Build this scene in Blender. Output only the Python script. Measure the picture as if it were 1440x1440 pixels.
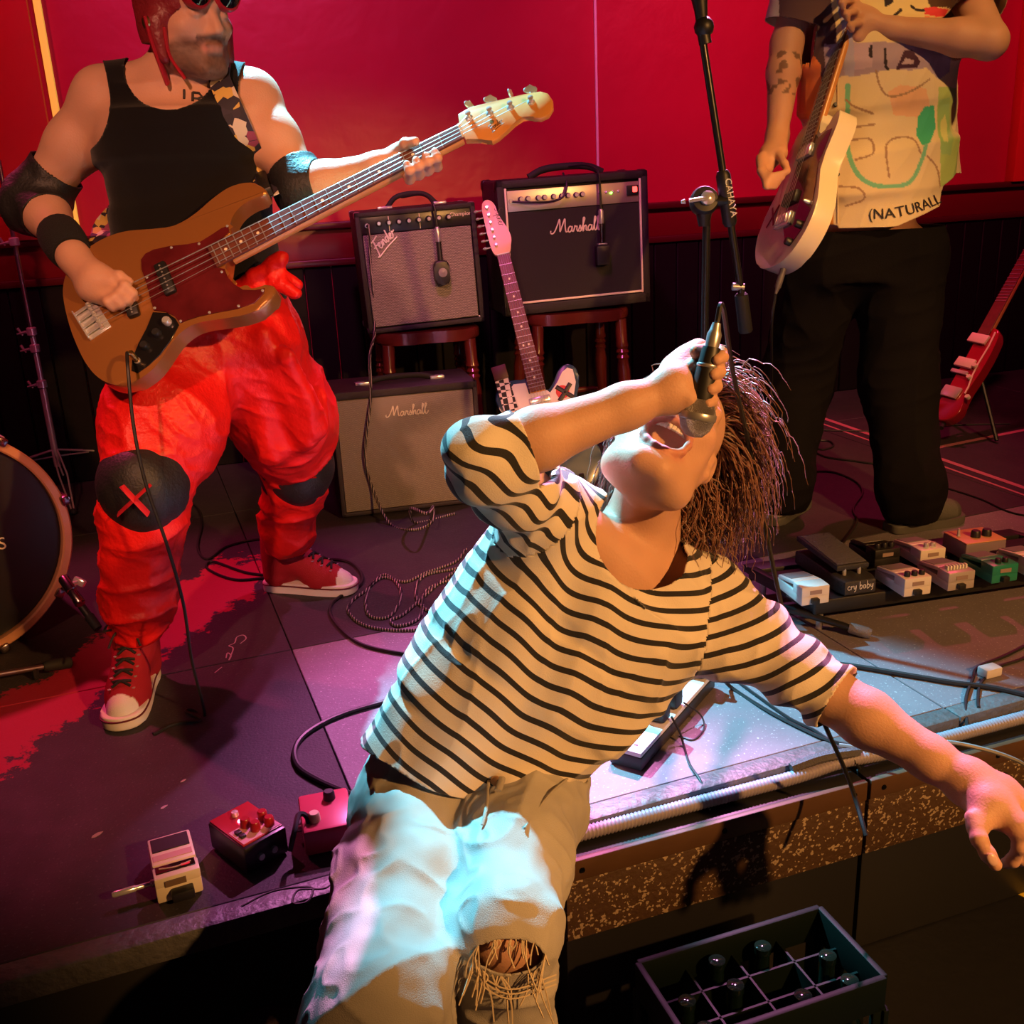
import bpy, bmesh, math, random
import numpy as np
from mathutils import Vector, Matrix, noise as mnoise
for o in list(bpy.data.objects): bpy.data.objects.remove(o, do_unlink=True)
SC = bpy.context.scene
COL = SC.collection
random.seed(7); np.random.seed(7)

# ------------------------------------------------------------------ camera
# photo frame 1440 x 1440; z = 0 is the stage deck; camera stands in the audience
H, F, PITCH, ROLL = 1.12, 1440.0, math.radians(18.6), math.radians(2.7)
_f = np.array([0, math.cos(PITCH), -math.sin(PITCH)])
_u0 = np.array([0, math.sin(PITCH), math.cos(PITCH)]); _r0 = np.array([1.0, 0, 0])
CR = math.cos(ROLL)*_r0 - math.sin(ROLL)*_u0
CU = math.sin(ROLL)*_r0 + math.cos(ROLL)*_u0
CP = np.array([0, 0, H])
cam_d = bpy.data.cameras.new('camera'); cam = bpy.data.objects.new('camera', cam_d); COL.objects.link(cam)
cam_d.sensor_fit = 'HORIZONTAL'; cam_d.sensor_width = 36; cam_d.lens = 36*F/1440; cam_d.clip_start = 0.02
cam.matrix_world = Matrix(((CR[0], CU[0], -_f[0], CP[0]), (CR[1], CU[1], -_f[1], CP[1]), (CR[2], CU[2], -_f[2], CP[2]), (0, 0, 0, 1)))
SC.camera = cam

# ------------------------------------------------------------------ world, lights, exposure
w = bpy.data.worlds.new('world'); SC.world = w; w.use_nodes = True
w.node_tree.nodes['Background'].inputs[0].default_value = (0.25, 0.06, 0.12, 1)
w.node_tree.nodes['Background'].inputs[1].default_value = 0.05
SC.view_settings.view_transform = 'Standard'; SC.view_settings.look = 'None'
SC.view_settings.gamma = 1.0; SC.view_settings.use_curve_mapping = False
SC.view_settings.exposure = 0.0

def spot(name, loc, target, color, power, size_deg, blend=0.3, radius=0.05):
    d = bpy.data.lights.new(name, 'SPOT'); d.color = color; d.energy = power
    d.spot_size = math.radians(size_deg); d.spot_blend = blend; d.shadow_soft_size = radius
    o = bpy.data.objects.new(name, d); COL.objects.link(o); o.location = loc
    o.rotation_euler = (Vector(target)-Vector(loc)).to_track_quat('-Z', 'Y').to_euler()
    return o
# lighting rig: cyan and magenta cans behind the band, warm can over the audience, red washes on the wall
spot('cyan_back_spot', (-0.80, 3.30, 2.60), (0.30, 1.64, 0.1), (0.20, 0.74, 1.0), 1650, 31, 0.5, 0.03)
spot('magenta_back_spot', (0.20, 3.95, 2.45), (-0.17, 1.90, 0.0), (1.0, 0.26, 0.72), 850, 21, 0.9, 0.04)
spot('pink_hair_spot', (0.85, 3.7, 2.60), (0.36, 1.8, 0.66), (1.0, 0.30, 0.70), 1700, 22, 0.8, 0.04)
spot('magenta_fill_spot', (0.45, 3.9, 2.55), (0.05, 2.9, 0.4), (1.0, 0.20, 0.60), 170, 38, 0.8, 0.05)
spot('warm_front_spot', (2.4, -0.9, 2.15), (0.60, 1.9, 0.42), (1.0, 0.44, 0.12), 620, 43, 0.5, 0.05)
spot('warm_right_spot', (1.7, 0.5, 3.25), (1.25, 3.05, 1.05), (1.0, 0.50, 0.16), 330, 27, 0.6, 0.06)
spot('warm_left_spot', (-0.75, -0.9, 2.85), (-0.64, 2.3, 0.90), (1.0, 0.40, 0.22), 400, 26, 0.6, 0.06)
spot('red_drum_spot', (-2.0, 3.2, 2.3), (-0.95, 2.45, 0.0), (1.0, 0.06, 0.20), 190, 42, 0.6, 0.05)
spot('red_wall_wash', (-0.2, 1.9, 3.1), (-0.25, 4.1, 1.75), (1.0, 0.13, 0.50), 250, 70, 0.9, 0.1)
spot('red_side_wash', (1.9, 2.6, 3.0), (1.7, 4.9, 1.6), (1.0, 0.07, 0.18), 260, 75, 0.9, 0.1)
spot('red_corner_wash', (-2.1, 2.3, 2.9), (-1.75, 3.8, 1.7), (1.0, 0.07, 0.14), 110, 60, 0.9, 0.1)
spot('red_floor_spot', (2.0, 4.4, 2.7), (1.35, 3.4, 0.0), (1.0, 0.05, 0.16), 160, 50, 0.6, 0.05)

# ------------------------------------------------------------------ photo pixel -> place
def ray(px, py): return _f + (px-720)/F*CR + (720-py)/F*CU
def gp(px, py, z=0.0):                       # where a pixel's ray meets a level surface
    d = ray(px, py); return CP + d*((z-H)/d[2])
def dp(px, py, zc): return CP + ray(px, py)*zc   # point at depth zc along the view axis
def pp(px, py, p0, n):                       # where a pixel's ray meets a plane
    d = ray(px, py); return CP + d*(np.dot(np.array(p0)-CP, n)/np.dot(d, n))
def proj(p):
    q = np.array(p)-CP; z = q@_f; return 720+F*(q@CR)/z, 720-F*(q@CU)/z, z
def nz(v): v = np.array(v, float); return v/np.linalg.norm(v)
def lerp(a, b, t): return np.array(a)*(1-t)+np.array(b)*t
def frame(o, x, y):                          # 4x4 with given origin, x axis, approx y axis
    x = nz(x); z = nz(np.cross(x, y)); y = np.cross(z, x)
    M = np.eye(4); M[:3, 0] = x; M[:3, 1] = y; M[:3, 2] = z; M[:3, 3] = o; return M
def rotz(a): c, s = math.cos(a), math.sin(a); return np.array([[c, -s, 0], [s, c, 0], [0, 0, 1.0]])
def mat4(R=None, t=(0, 0, 0)):
    M = np.eye(4); 
    if R is not None: M[:3, :3] = R
    M[:3, 3] = t; return M
def smooth_path(pts, n=8, closed=False):     # Catmull-Rom
    P = [np.array(p, float) for p in pts]
    Q = [P[-1]]+P+[P[0], P[1]] if closed else [2*P[0]-P[1]]+P+[2*P[-1]-P[-2]]
    out = []
    for i in range(1, len(Q)-2):
        a, b, c, d = Q[i-1], Q[i], Q[i+1], Q[i+2]
        for k in range(n):
            t = k/n
            out.append(0.5*((2*b)+(c-a)*t+(2*a-5*b+4*c-d)*t*t+(3*b-a-3*c+d)*t**3))
    if not closed: out.append(P[-1])
    return out

# ------------------------------------------------------------------ materials
MATS = {}
def mat(name, color=(0.5, 0.5, 0.5), rough=0.5, metal=0.0, var=0.0, vscale=8.0, bump=0.0, bscale=60.0, emit=None, estr=0.0, sheen=0.0, spec=0.5, coat=0.0, sss=0.0, trans=0.0):
    if name in MATS: return MATS[name]
    m = bpy.data.materials.new(name); m.use_nodes = True; MATS[name] = m
    nt = m.node_tree; b = nt.nodes['Principled BSDF']
    b.inputs['Base Color'].default_value = (*color, 1); b.inputs['Roughness'].default_value = rough
    b.inputs['Metallic'].default_value = metal; b.inputs['Specular IOR Level'].default_value = spec
    b.inputs['Sheen Weight'].default_value = sheen; b.inputs['Coat Weight'].default_value = coat
    b.inputs['Transmission Weight'].default_value = trans
    if sss: b.inputs['Subsurface Weight'].default_value = sss; b.inputs['Subsurface Radius'].default_value = (0.02, 0.008, 0.004); b.inputs['Subsurface Scale'].default_value = 0.4
    if emit: b.inputs['Emission Color'].default_value = (*emit, 1); b.inputs['Emission Strength'].default_value = estr
    tc = nt.nodes.new('ShaderNodeTexCoord')
    if var:
        n = nt.nodes.new('ShaderNodeTexNoise'); n.inputs['Scale'].default_value = vscale; n.inputs['Detail'].default_value = 4
        nt.links.new(tc.outputs['Object'], n.inputs['Vector'])
        mx = nt.nodes.new('ShaderNodeMix'); mx.data_type = 'RGBA'
        mx.inputs[6].default_value = (*[c*(1-var) for c in color], 1); mx.inputs[7].default_value = (*[min(1, c*(1+var)) for c in color], 1)
        nt.links.new(n.outputs['Fac'], mx.inputs[0]); nt.links.new(mx.outputs[2], b.inputs['Base Color'])
    if bump:
        n = nt.nodes.new('ShaderNodeTexNoise'); n.inputs['Scale'].default_value = bscale; n.inputs['Detail'].default_value = 3
        nt.links.new(tc.outputs['Object'], n.inputs['Vector'])
        bp = nt.nodes.new('ShaderNodeBump'); bp.inputs['Strength'].default_value = bump; bp.inputs['Distance'].default_value = 0.01
        nt.links.new(n.outputs['Fac'], bp.inputs['Height']); nt.links.new(bp.outputs['Normal'], b.inputs['Normal'])
    return m
def attr_mat(name, attr='col', rough=0.8, sheen=0.0, bump=0.0, bscale=400, sss=0.0, spec=0.3):   # base colour = the thing's own pattern stored per vertex
    m = mat(name, rough=rough, sheen=sheen, bump=bump, bscale=bscale, sss=sss, spec=spec)
    nt = m.node_tree; a = nt.nodes.new('ShaderNodeAttribute'); a.attribute_name = attr
    nt.links.new(a.outputs['Color'], nt.nodes['Principled BSDF'].inputs['Base Color']); return m

BLACK = mat('black_plastic', (0.012, 0.012, 0.013), 0.45)
TOLEX = mat('black_tolex', (0.016, 0.014, 0.015), 0.55, bump=0.35, bscale=420)
CHROME = mat('chrome', (0.78, 0.78, 0.80), 0.20, 0.6)
STEEL = mat('steel', (0.55, 0.55, 0.57), 0.32, 0.7)
RUBBER = mat('black_rubber', (0.010, 0.010, 0.011), 0.75)
CABLE = mat('cable_rubber', (0.012, 0.012, 0.013), 0.5)
WHITE = mat('white_plastic', (0.74, 0.73, 0.70), 0.42)
CREAM = mat('cream_lettering', (0.80, 0.74, 0.58), 0.45)

# ------------------------------------------------------------------ mesh builder
class MB:
    def __init__(s): s.v, s.f, s.m, s.s = [], [], [], []
    def add(s, V, Fc, mi=0, sm=True, M=None):
        V = np.asarray(V, float)
        if M is not None: V = V@M[:3, :3].T+M[:3, 3]
        o = len(s.v); s.v += [tuple(p) for p in V]
        for f in Fc: s.f.append(tuple(int(i)+o for i in f)); s.m.append(mi); s.s.append(sm)
        return s
    def bm(s, b, mi=0, sm=False, M=None):
        b.verts.ensure_lookup_table(); b.verts.index_update()
        V = [tuple(v.co) for v in b.verts]; Fc = [[v.index for v in f.verts] for f in b.faces]
        b.free(); return s.add(V, Fc, mi, sm, M)
    def box(s, c, size, bev=0.0, mi=0, M=None, seg=2, taper=None):
        b = bmesh.new(); bmesh.ops.create_cube(b, size=1)
        for v in b.verts:
            k = 1.0
            if taper and v.co.z > 0: k = taper
            v.co = Vector((v.co.x*size[0]*k+c[0], v.co.y*size[1]*k+c[1], v.co.z*size[2]+c[2]))
        if bev: bmesh.ops.bevel(b, geom=list(b.edges), offset=bev, segments=seg, affect='EDGES', profile=0.5)
        return s.bm(b, mi, bev > 0 and seg > 1, M)
    def tube(s, pts, r, n=8, mi=0, closed=False, cap=True, M=None, flat=1.0):
        P = np.array(pts, float); N = len(P); R = np.full(N, r) if np.isscalar(r) else np.array(r, float)
        if closed: T = np.roll(P, -1, 0)-np.roll(P, 1, 0)
        else: T = np.gradient(P, axis=0)
        T /= np.maximum(np.linalg.norm(T, axis=1, keepdims=True), 1e-9)
        up = np.array([0, 0, 1.0]) if abs(T[0][2]) < 0.9 else np.array([1.0, 0, 0])
        a = nz(np.cross(T[0], up)); V = []
        ang = np.arange(n)*2*math.pi/n
        for i in range(N):
            a = a-T[i]*np.dot(a, T[i]); a = a/max(np.linalg.norm(a), 1e-9); bb = np.cross(T[i], a)
            V.append(P[i]+R[i]*(np.cos(ang)[:, None]*a+np.sin(ang)[:, None]*bb*flat))
        V = np.concatenate(V); Fc = []
        for i in range(N if closed else N-1):
            j = (i+1) % N
            for k in range(n): Fc.append((i*n+k, i*n+(k+1) % n, j*n+(k+1) % n, j*n+k))
        if cap and not closed: Fc.append(tuple(range(n-1, -1, -1))); Fc.append(tuple((N-1)*n+k for k in range(n)))
        return s.add(V, Fc, mi, True, M)
    def cyl(s, a, b, r, n=16, mi=0, r2=None, M=None, bev=0.0):
        a, b = np.array(a, float), np.array(b, float); r2 = r if r2 is None else r2
        if bev:
            d = nz(b-a); return s.tube([a, a+d*1e-4, a+d*bev, b-d*bev, b-d*1e-4, b], [r-bev, r-bev*0.7, r, r2, r2-bev*0.7, r2-bev], n, mi, M=M)
        return s.tube([a, b], [r, r2], n, mi, M=M)
    def lathe(s, prof, n=20, mi=0, M=None, sm=True):
        ang = np.arange(n)*2*math.pi/n; V = []
        for r, z in prof: V.append(np.stack([r*np.cos(ang), r*np.sin(ang), np.full(n, z)], 1))
        Fc = []
        for i in range(len(prof)-1):
            for k in range(n): Fc.append((i*n+k, i*n+(k+1) % n, (i+1)*n+(k+1) % n, (i+1)*n+k))
        Fc.append(tuple(range(n-1, -1, -1))); Fc.append(tuple((len(prof)-1)*n+k for k in range(n)))
        return s.add(np.concatenate(V), Fc, mi, sm, M)
    def ball(s, c, r, mi=0, M=None, n=12):
        r = np.array([r]*3 if np.isscalar(r) else r, float); V, Fc = [], []
        m = n//2
        for i in range(m+1):
            t = math.pi*i/m
            for k in range(n): V.append((c[0]+r[0]*math.sin(t)*math.cos(2*math.pi*k/n), c[1]+r[1]*math.sin(t)*math.sin(2*math.pi*k/n), c[2]+r[2]*math.cos(t)))
        for i in range(m):
            for k in range(n): Fc.append((i*n+k, (i+1)*n+k, (i+1)*n+(k+1) % n, i*n+(k+1) % n))
        return s.add(V, Fc, mi, True, M)
    def prism(s, pts, z0, z1, bev=0.0, mi=0, M=None, seg=3, sm=None):   # outline in xy, extruded z0..z1
        P = [tuple(p[:2]) for p in pts]
        area = sum(P[i][0]*P[(i+1) % len(P)][1]-P[(i+1) % len(P)][0]*P[i][1] for i in range(len(P)))
        if area < 0: P = P[::-1]
        b = bmesh.new(); n = len(P)
        lo = [b.verts.new((x, y, z0)) for x, y in P]; hi = [b.verts.new((x, y, z1)) for x, y in P]
        b.faces.new(lo[::-1]); b.faces.new(hi)
        for i in range(n): b.faces.new((lo[i], lo[(i+1) % n], hi[(i+1) % n], hi[i]))
        if bev:
            b.edges.ensure_lookup_table()
            E = [e for e in b.edges if abs(e.verts[0].co.z-e.verts[1].co.z) < 1e-7]
            bmesh.ops.bevel(b, geom=E, offset=bev, segments=seg, affect='EDGES', profile=0.5)
        bmesh.ops.recalc_face_normals(b, faces=list(b.faces))
        return s.bm(b, mi, bool(bev) if sm is None else sm, M)
    def build(s, name, mats, parent=None, label=None, cat=None, group=None, kind=None, origin=None, auto=True):
        me = bpy.data.meshes.new(name); V = np.array(s.v)
        if origin is not None: V = V-np.array(origin)
        me.from_pydata([tuple(p) for p in V], [], s.f)
        mats = mats if isinstance(mats, (list, tuple)) else [mats]
        for m in mats: me.materials.append(m)
        me.polygons.foreach_set('material_index', s.m); me.polygons.foreach_set('use_smooth', s.s)
        me.update()
        if auto:
            try: me.set_sharp_from_angle(angle=math.radians(42))
            except Exception: pass
        o = bpy.data.objects.new(name, me); COL.objects.link(o)
        if origin is not None: o.location = origin
        return fin(o, parent, label, cat, group, kind)
WT = {}
def fin(o, parent=None, label=None, cat=None, group=None, kind=None):
    WT[o.name] = Vector(o.location)
    if parent is not None:
        o.parent = parent; o.matrix_parent_inverse = Matrix.Translation(-WT.get(parent.name, Vector(parent.location)))
    for k, v in (('label', label), ('category', cat), ('group', group), ('kind', kind)):
        if v: o[k] = v
    return o
def copy_tree(o, parent=None, shift=(0, 0, 0)):
    c = o.copy(); COL.objects.link(c)
    if parent is not None: c.parent = parent; c.matrix_parent_inverse = o.matrix_parent_inverse.copy()
    else: c.location = Vector(o.location)+Vector([float(x) for x in shift])
    for ch in [x for x in list(bpy.data.objects) if x.parent == o]: copy_tree(ch, c)
    return c
def thing(name, label, cat, loc=(0, 0, 0), group=None):
    o = bpy.data.objects.new(name, None); COL.objects.link(o); o.location = [float(x) for x in loc]
    o.empty_display_size = 0.1; o['label'] = label; o['category'] = cat
    if group: o['group'] = group
    return o
def text_mesh(body, size, depth=0.0008, font=None):   # flat lettering outline -> (verts, faces)
    c = bpy.data.curves.new('t', 'FONT'); c.body = body; c.size = size; c.extrude = depth; c.align_x = 'CENTER'; c.align_y = 'CENTER'
    c.resolution_u = 3
    o = bpy.data.objects.new('t', c); COL.objects.link(o)
    dg = bpy.context.evaluated_depsgraph_get(); me = bpy.data.meshes.new_from_object(o.evaluated_get(dg))
    V = np.array([v.co[:] for v in me.vertices]); Fc = [tuple(p.vertices) for p in me.polygons]
    bpy.data.objects.remove(o); bpy.data.curves.remove(c); bpy.data.meshes.remove(me); return V, Fc
# ------------------------------------------------------------------ setting
E = nz(gp(1440, 985)-gp(0, 1385)); E[2] = 0; E = nz(E)          # along the stage front
NV = np.array([-E[1], E[0], 0])                                  # into the stage
S0 = gp(0, 1385)                                                 # point on the stage front
FLOORZ = -0.44
def SP(u, v, z=0.0): return np.array([S0[0], S0[1], 0])+E*u+NV*v+np.array([0, 0, z])
def suv(p): q = np.array(p)-S0; return q@E, q@NV
SM = frame(SP(0, 0), E, NV)                                      # stage frame

def deck_material(name='black_painted_ply', k=1.0):
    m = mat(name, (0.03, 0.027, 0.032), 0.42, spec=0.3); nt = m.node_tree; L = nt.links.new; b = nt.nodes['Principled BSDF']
    g = nt.nodes.new('ShaderNodeNewGeometry')
    def nd(t, **k):
        n = nt.nodes.new(t)
        for a, v in k.items(): setattr(n, a, v)
        return n
    def mth(op, a, b_=None, c=None):
        n = nd('ShaderNodeMath', operation=op)
        for i, x in enumerate((a, b_, c)):
            if x is None: continue
            if isinstance(x, (int, float)): n.inputs[i].default_value = x
            else: L(x, n.inputs[i])
        return n.outputs[0]
    def noi(scale, detail=4, rough=0.55, dist=0.0):
        n = nd('ShaderNodeTexNoise'); n.inputs['Scale'].default_value = scale; n.inputs['Detail'].default_value = detail
        n.inputs['Roughness'].default_value = rough; n.inputs['Distortion'].default_value = dist
        L(g.outputs['Position'], n.inputs['Vector']); return n.outputs['Fac']
    sep = nd('ShaderNodeSeparateXYZ'); L(g.outputs['Position'], sep.inputs[0]); X, Y = sep.outputs[0], sep.outputs[1]
    a, c = gp(0, 1030), gp(345, 800); d = nz(c-a); nn = np.array([-d[1], d[0], 0])
    dist = mth('ADD', mth('ADD', mth('MULTIPLY', X, float(nn[0])), mth('MULTIPLY', Y, float(nn[1]))), float(-(a@nn)))
    along = mth('ADD', mth('ADD', mth('MULTIPLY', X, float(d[0])), mth('MULTIPLY', Y, float(d[1]))), float(-(a@d)))
    edge = mth('MULTIPLY', mth('SUBTRACT', noi(9, 6, 0.7), 0.5), 0.34)
    half = 0.125
    band = mth('SUBTRACT', half, mth('ADD', mth('ABSOLUTE', dist), edge))
    far = mth('SUBTRACT', float(np.linalg.norm(c-a))+0.08, along)                 # the worn red paint breaks up towards the amplifiers
    chips = mth('MULTIPLY', mth('SUBTRACT', noi(22, 5, 0.75), 0.50), 0.6)
    mask = mth('MINIMUM', mth('MULTIPLY', band, 90.0), mth('MULTIPLY', mth('ADD', far, chips), 60.0))
    mask = nd('ShaderNodeClamp'); mm = mth('MINIMUM', mth('MULTIPLY', band, 90.0), mth('MULTIPLY', mth('ADD', far, chips), 60.0)); L(mm, mask.inputs[0])
    mx = nd('ShaderNodeMix', data_type='RGBA'); L(mask.outputs[0], mx.inputs[0])
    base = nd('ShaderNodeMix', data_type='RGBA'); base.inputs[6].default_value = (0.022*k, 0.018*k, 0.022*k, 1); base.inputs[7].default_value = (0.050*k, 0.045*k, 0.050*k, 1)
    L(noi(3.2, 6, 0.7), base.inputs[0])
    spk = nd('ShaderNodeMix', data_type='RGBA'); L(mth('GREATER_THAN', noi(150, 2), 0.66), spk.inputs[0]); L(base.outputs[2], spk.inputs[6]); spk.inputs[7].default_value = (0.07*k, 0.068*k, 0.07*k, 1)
    L(spk.outputs[2], mx.inputs[6]); mx.inputs[7].default_value = (0.42, 0.020, 0.055, 1)
    L(mx.outputs[2], b.inputs['Base Color'])
    r = nd('ShaderNodeMapRange'); L(noi(14, 5), r.inputs[0]); r.inputs[3].default_value = 0.46; r.inputs[4].default_value = 0.72; L(r.outputs[0], b.inputs['Roughness'])
    bp = nd('ShaderNodeBump'); bp.inputs['Strength'].default_value = 0.25; bp.inputs['Distance'].default_value = 0.004; L(noi(160, 3), bp.inputs['Height']); L(bp.outputs['Normal'], b.inputs['Normal'])
    return m
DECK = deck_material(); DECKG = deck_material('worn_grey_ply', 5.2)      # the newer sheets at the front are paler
UND = mat('stage_carcass_black', (0.012, 0.012, 0.012), 0.8)
# stage base (under the panels) with fascia
b = MB(); b.box((1.2, 2.9, (FLOORZ-0.02)/2), (9.0, 5.74, -FLOORZ-0.02), 0, M=SM)
base = b.build('floor', UND, kind='structure')
base['label'] = 'black stage platform with a dark fascia towards the audience'
u0 = suv(gp(440, 985))[0]; PW = 1.22
rows = [(0.048, 0.95), (0.953, 2.17), (2.173, 3.39), (3.393, 4.6)]
for j, (v0, v1) in enumerate(rows):
    for i in range(-3, 4):
        off = 0.0 if j % 2 == 0 else 0.0
        a0, a1 = u0+off+i*PW+0.0015, u0+off+(i+1)*PW-0.0015
        b = MB(); b.box(((a0+a1)/2, (v0+v1)/2, -0.009), (a1-a0, v1-v0, 0.018), 0.0015, seg=1, M=SM)
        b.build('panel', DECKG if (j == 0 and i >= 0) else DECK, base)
NOSE = mat('stage_nosing', (0.10, 0.10, 0.105), 0.5, bump=0.5, bscale=60, var=0.4, vscale=30)
for i in range(-3, 4):
    a0, a1 = u0+i*PW+0.001, u0+(i+1)*PW-0.001
    b = MB(); b.box(((a0+a1)/2, 0.022, -0.020), (a1-a0, 0.046, 0.045), 0.004, M=SM); b.build('nosing', NOSE, base)
# audience floor
b = MB(); b.box((0, 1.0, FLOORZ-0.02), (9, 7, 0.04)); b.build('floor_audience', mat('audience_floor', (0.008, 0.008, 0.009), 0.5, bump=0.2, bscale=30), kind='structure', label='black floor in front of the stage')

# back wall
WA = math.radians(16.5); WX = np.array([math.cos(WA), math.sin(WA), 0]); WN = np.array([math.sin(WA), -math.cos(WA), 0])
_r = ray(483, 367); W0 = CP+_r*(4.30/_r[1]); DADO = float(W0[2]); W0[2] = 0
WM = frame(W0, WX, np.array([0, 0, 1.0]))          # x along wall, y up, z out into the room
if np.dot(WM[:3, 2], WN) < 0: print('wall flip')
def wuv(px, py): p = pp(px, py, W0, WN); return (p-W0)@WX, p[2]
RED = mat('red_wall_paint', (0.44, 0.008, 0.040), 0.38, var=0.12, vscale=2.5, bump=0.35, bscale=9)
REDB = mat('deep_red_gloss_paint', (0.14, 0.004, 0.010), 0.28, bump=0.2, bscale=12)
DRK = mat('dark_oxblood_gloss', (0.075, 0.006, 0.010), 0.25)
BLKW = mat('black_panel_paint', (0.0045, 0.004, 0.0045), 0.65, spec=0.15, bump=0.2, bscale=20)
GOLD = mat('gold_glow_strip', (0.90, 0.60, 0.08), 0.35, emit=(1.0, 0.55, 0.08), estr=0.55)  # gold strip, mild emission added to keep it bright yellow
b = MB(); b.box((0.6, 1.6, -0.06), (9.0, 4.0, 0.12), M=WM)
wall = b.build('wall_back', RED, kind='structure', label='red painted wall behind the band')
dtop = wuv(1327, 267)[1]
b = MB(); b.box((0.6, (DADO+dtop)/2, 0.010), (9.0, dtop-DADO, 0.02), 0.003, M=WM); b.build('dado_band', REDB, wall)
b = MB(); b.box((0.6, dtop+0.008, 0.022), (9.0, 0.028, 0.044), 0.008, M=WM); b.build('dado_cap', DRK, wall)
b = MB(); b.box((0.6, DADO, 0.018), (9.0, 0.030, 0.036), 0.008, M=WM); b.build('dado_moulding', DRK, wall)
pl = None
for i in range(-22, 46):
    b = MB(); b.box((i*0.11, (DADO-0.015)/2, 0.012), (0.106, DADO-0.017, 0.022), 0.004, seg=1, M=WM)
    if pl is None: pl = b.build('plank', BLKW, wall); pl0 = i
    else:
        o = pl.copy(); COL.objects.link(o); o.location = Vector(((i-pl0)*0.11*WX)); o.parent = wall; b = None
# vertical seam bead, gilded strip, pilasters
x, _ = wuv(838, 110); b = MB(); b.box((x, 1.6+DADO/2, 0.004), (0.010, 3.2-DADO, 0.010), 0.002, M=WM)
b.build('trim_1', mat('white_bead', (0.85, 0.72, 0.72), 0.4), kind='structure', label='thin pale vertical bead on the red wall')
x, _ = wuv(78, 150); b = MB(); b.box((x, 1.9, 0.012), (0.026, 2.1, 0.03), 0.006, M=WM); b.build('trim_2', GOLD, kind='structure', label='gold strip with a mild added glow down the red wall')
REDH = mat('bright_red_pilaster', (0.62, 0.016, 0.018), 0.4, bump=0.3, bscale=10)
b = MB(); b.box((x-0.65, 1.75+dtop/2+0.02, 0.025), (1.24, 3.5-dtop, 0.05), 0.005, M=WM); b.build('pilaster_left', REDH, kind='structure', label='bright red raised panel beside the gold strip')
x, _ = wuv(1424, 140); b = MB(); b.box((x+0.4, 1.75+dtop/2+0.02, 0.03), (0.8, 3.5-dtop, 0.06), 0.005, M=WM); b.build('pilaster_right', mat('orange_red_pilaster', (0.70, 0.035, 0.020), 0.4, bump=0.3, bscale=10), kind='structure', label='orange red raised panel at the end of the wall')
# ceiling out of the frame, dark
b = MB(); b.box((0.6, 2.5, 3.55), (11, 12, 0.1)); b.build('ceiling', mat('black_ceiling', (0.02, 0.02, 0.02), 0.9), kind='structure')
# taped lines on the far right of the stage
TAPE = mat('pink_gaffer_tape', (0.46, 0.16, 0.20), 0.6)
def tape(name, a, c, wd=0.024, n=1):
    p, q = gp(*a), gp(*c); M = frame(p+np.array([0, 0, 0.0004]), q-p, np.array([-(q-p)[1], (q-p)[0], 0])); l = np.linalg.norm(q-p)
    b = MB(); b.box((l/2, 0, 0.0006), (l, wd, 0.0012), M=M); return b.build(name, TAPE, kind='structure')
tape('trim_3', (1145, 584), (1445, 688))['label'] = 'long strip of pale tape across the stage deck'
tape('trim_4', (1150, 594), (1450, 700), 0.012)['label'] = 'narrow strip of pale tape beside the long one'
tape('trim_5', (1316, 630), (1445, 604))['label'] = 'short strip of pale tape near the red guitar'
# ------------------------------------------------------------------ lettering drawn as pen strokes
MARSH = [[(-.55, .55), (-.6, .15), (-.25, .02), (.15, .35), (.7, 1.4), (1.12, 2.35), (1.15, 1.2), (1.12, .25), (1.6, 1.3), (2.1, 2.35), (2.1, 1.2), (2.18, .2), (2.5, .2)],
  [(3.3, .9), (2.95, 1.0), (2.62, .5), (2.8, .05), (3.2, .35), (3.38, 1.0), (3.32, .3), (3.55, .08)],
  [(3.55, .08), (3.8, .7), (3.9, 1.1), (4.0, .9), (4.28, .95), (4.2, .4), (4.4, .05)],
  [(4.4, .05), (4.75, .8), (4.85, 1.1), (4.95, .6), (4.98, .2), (4.65, .03)],
  [(4.98, .12), (5.4, 1.2), (5.75, 2.15), (5.5, 2.25), (5.4, 1.0), (5.38, .02), (5.6, .8), (5.95, .95), (5.92, .3), (6.15, .05)],
  [(6.95, .9), (6.6, 1.0), (6.27, .5), (6.45, .05), (6.85, .35), (7.03, 1.0), (6.97, .3), (7.15, .06)],
  [(7.15, .06), (7.55, 1.3), (7.82, 2.1), (7.6, 2.3), (7.45, 1.0), (7.55, .1), (7.8, .15)],
  [(7.8, .15), (8.15, 1.3), (8.5, 2.1), (8.25, 2.35), (8.08, 1.0), (8.2, .08), (8.55, .2), (8.85, .7)]]
FENDER = [[(-.1, -.75), (.15, -.9), (.45, -.3), (.75, .8), (1.05, 1.9), (1.0, 2.1)], [(.15, 1.5), (.45, 1.9), (1.2, 1.95), (2.2, 2.25)], [(.35, .75), (.9, .95), (1.3, .95)],
  [(1.3, .5), (1.75, .8), (1.65, 1.05), (1.35, .8), (1.35, .2), (1.65, .05), (2.0, .4)], [(2.0, .4), (2.15, 1.0), (2.15, .1), (2.45, .9), (2.7, .95), (2.7, .2), (2.95, .3)],
  [(3.5, .95), (3.15, .9), (3.05, .3), (3.3, .1), (3.6, .9), (3.95, 2.1), (3.7, 1.0), (3.75, .15), (3.95, .3)], [(4.0, .5), (4.4, .8), (4.3, 1.05), (4.02, .7), (4.1, .1), (4.4, .15), (4.65, .5)],
  [(4.65, .5), (4.8, 1.05), (4.95, .85), (5.3, 1.0)], [(0.2, -.95), (2.5, -.55), (5.0, -.35)]]
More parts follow.
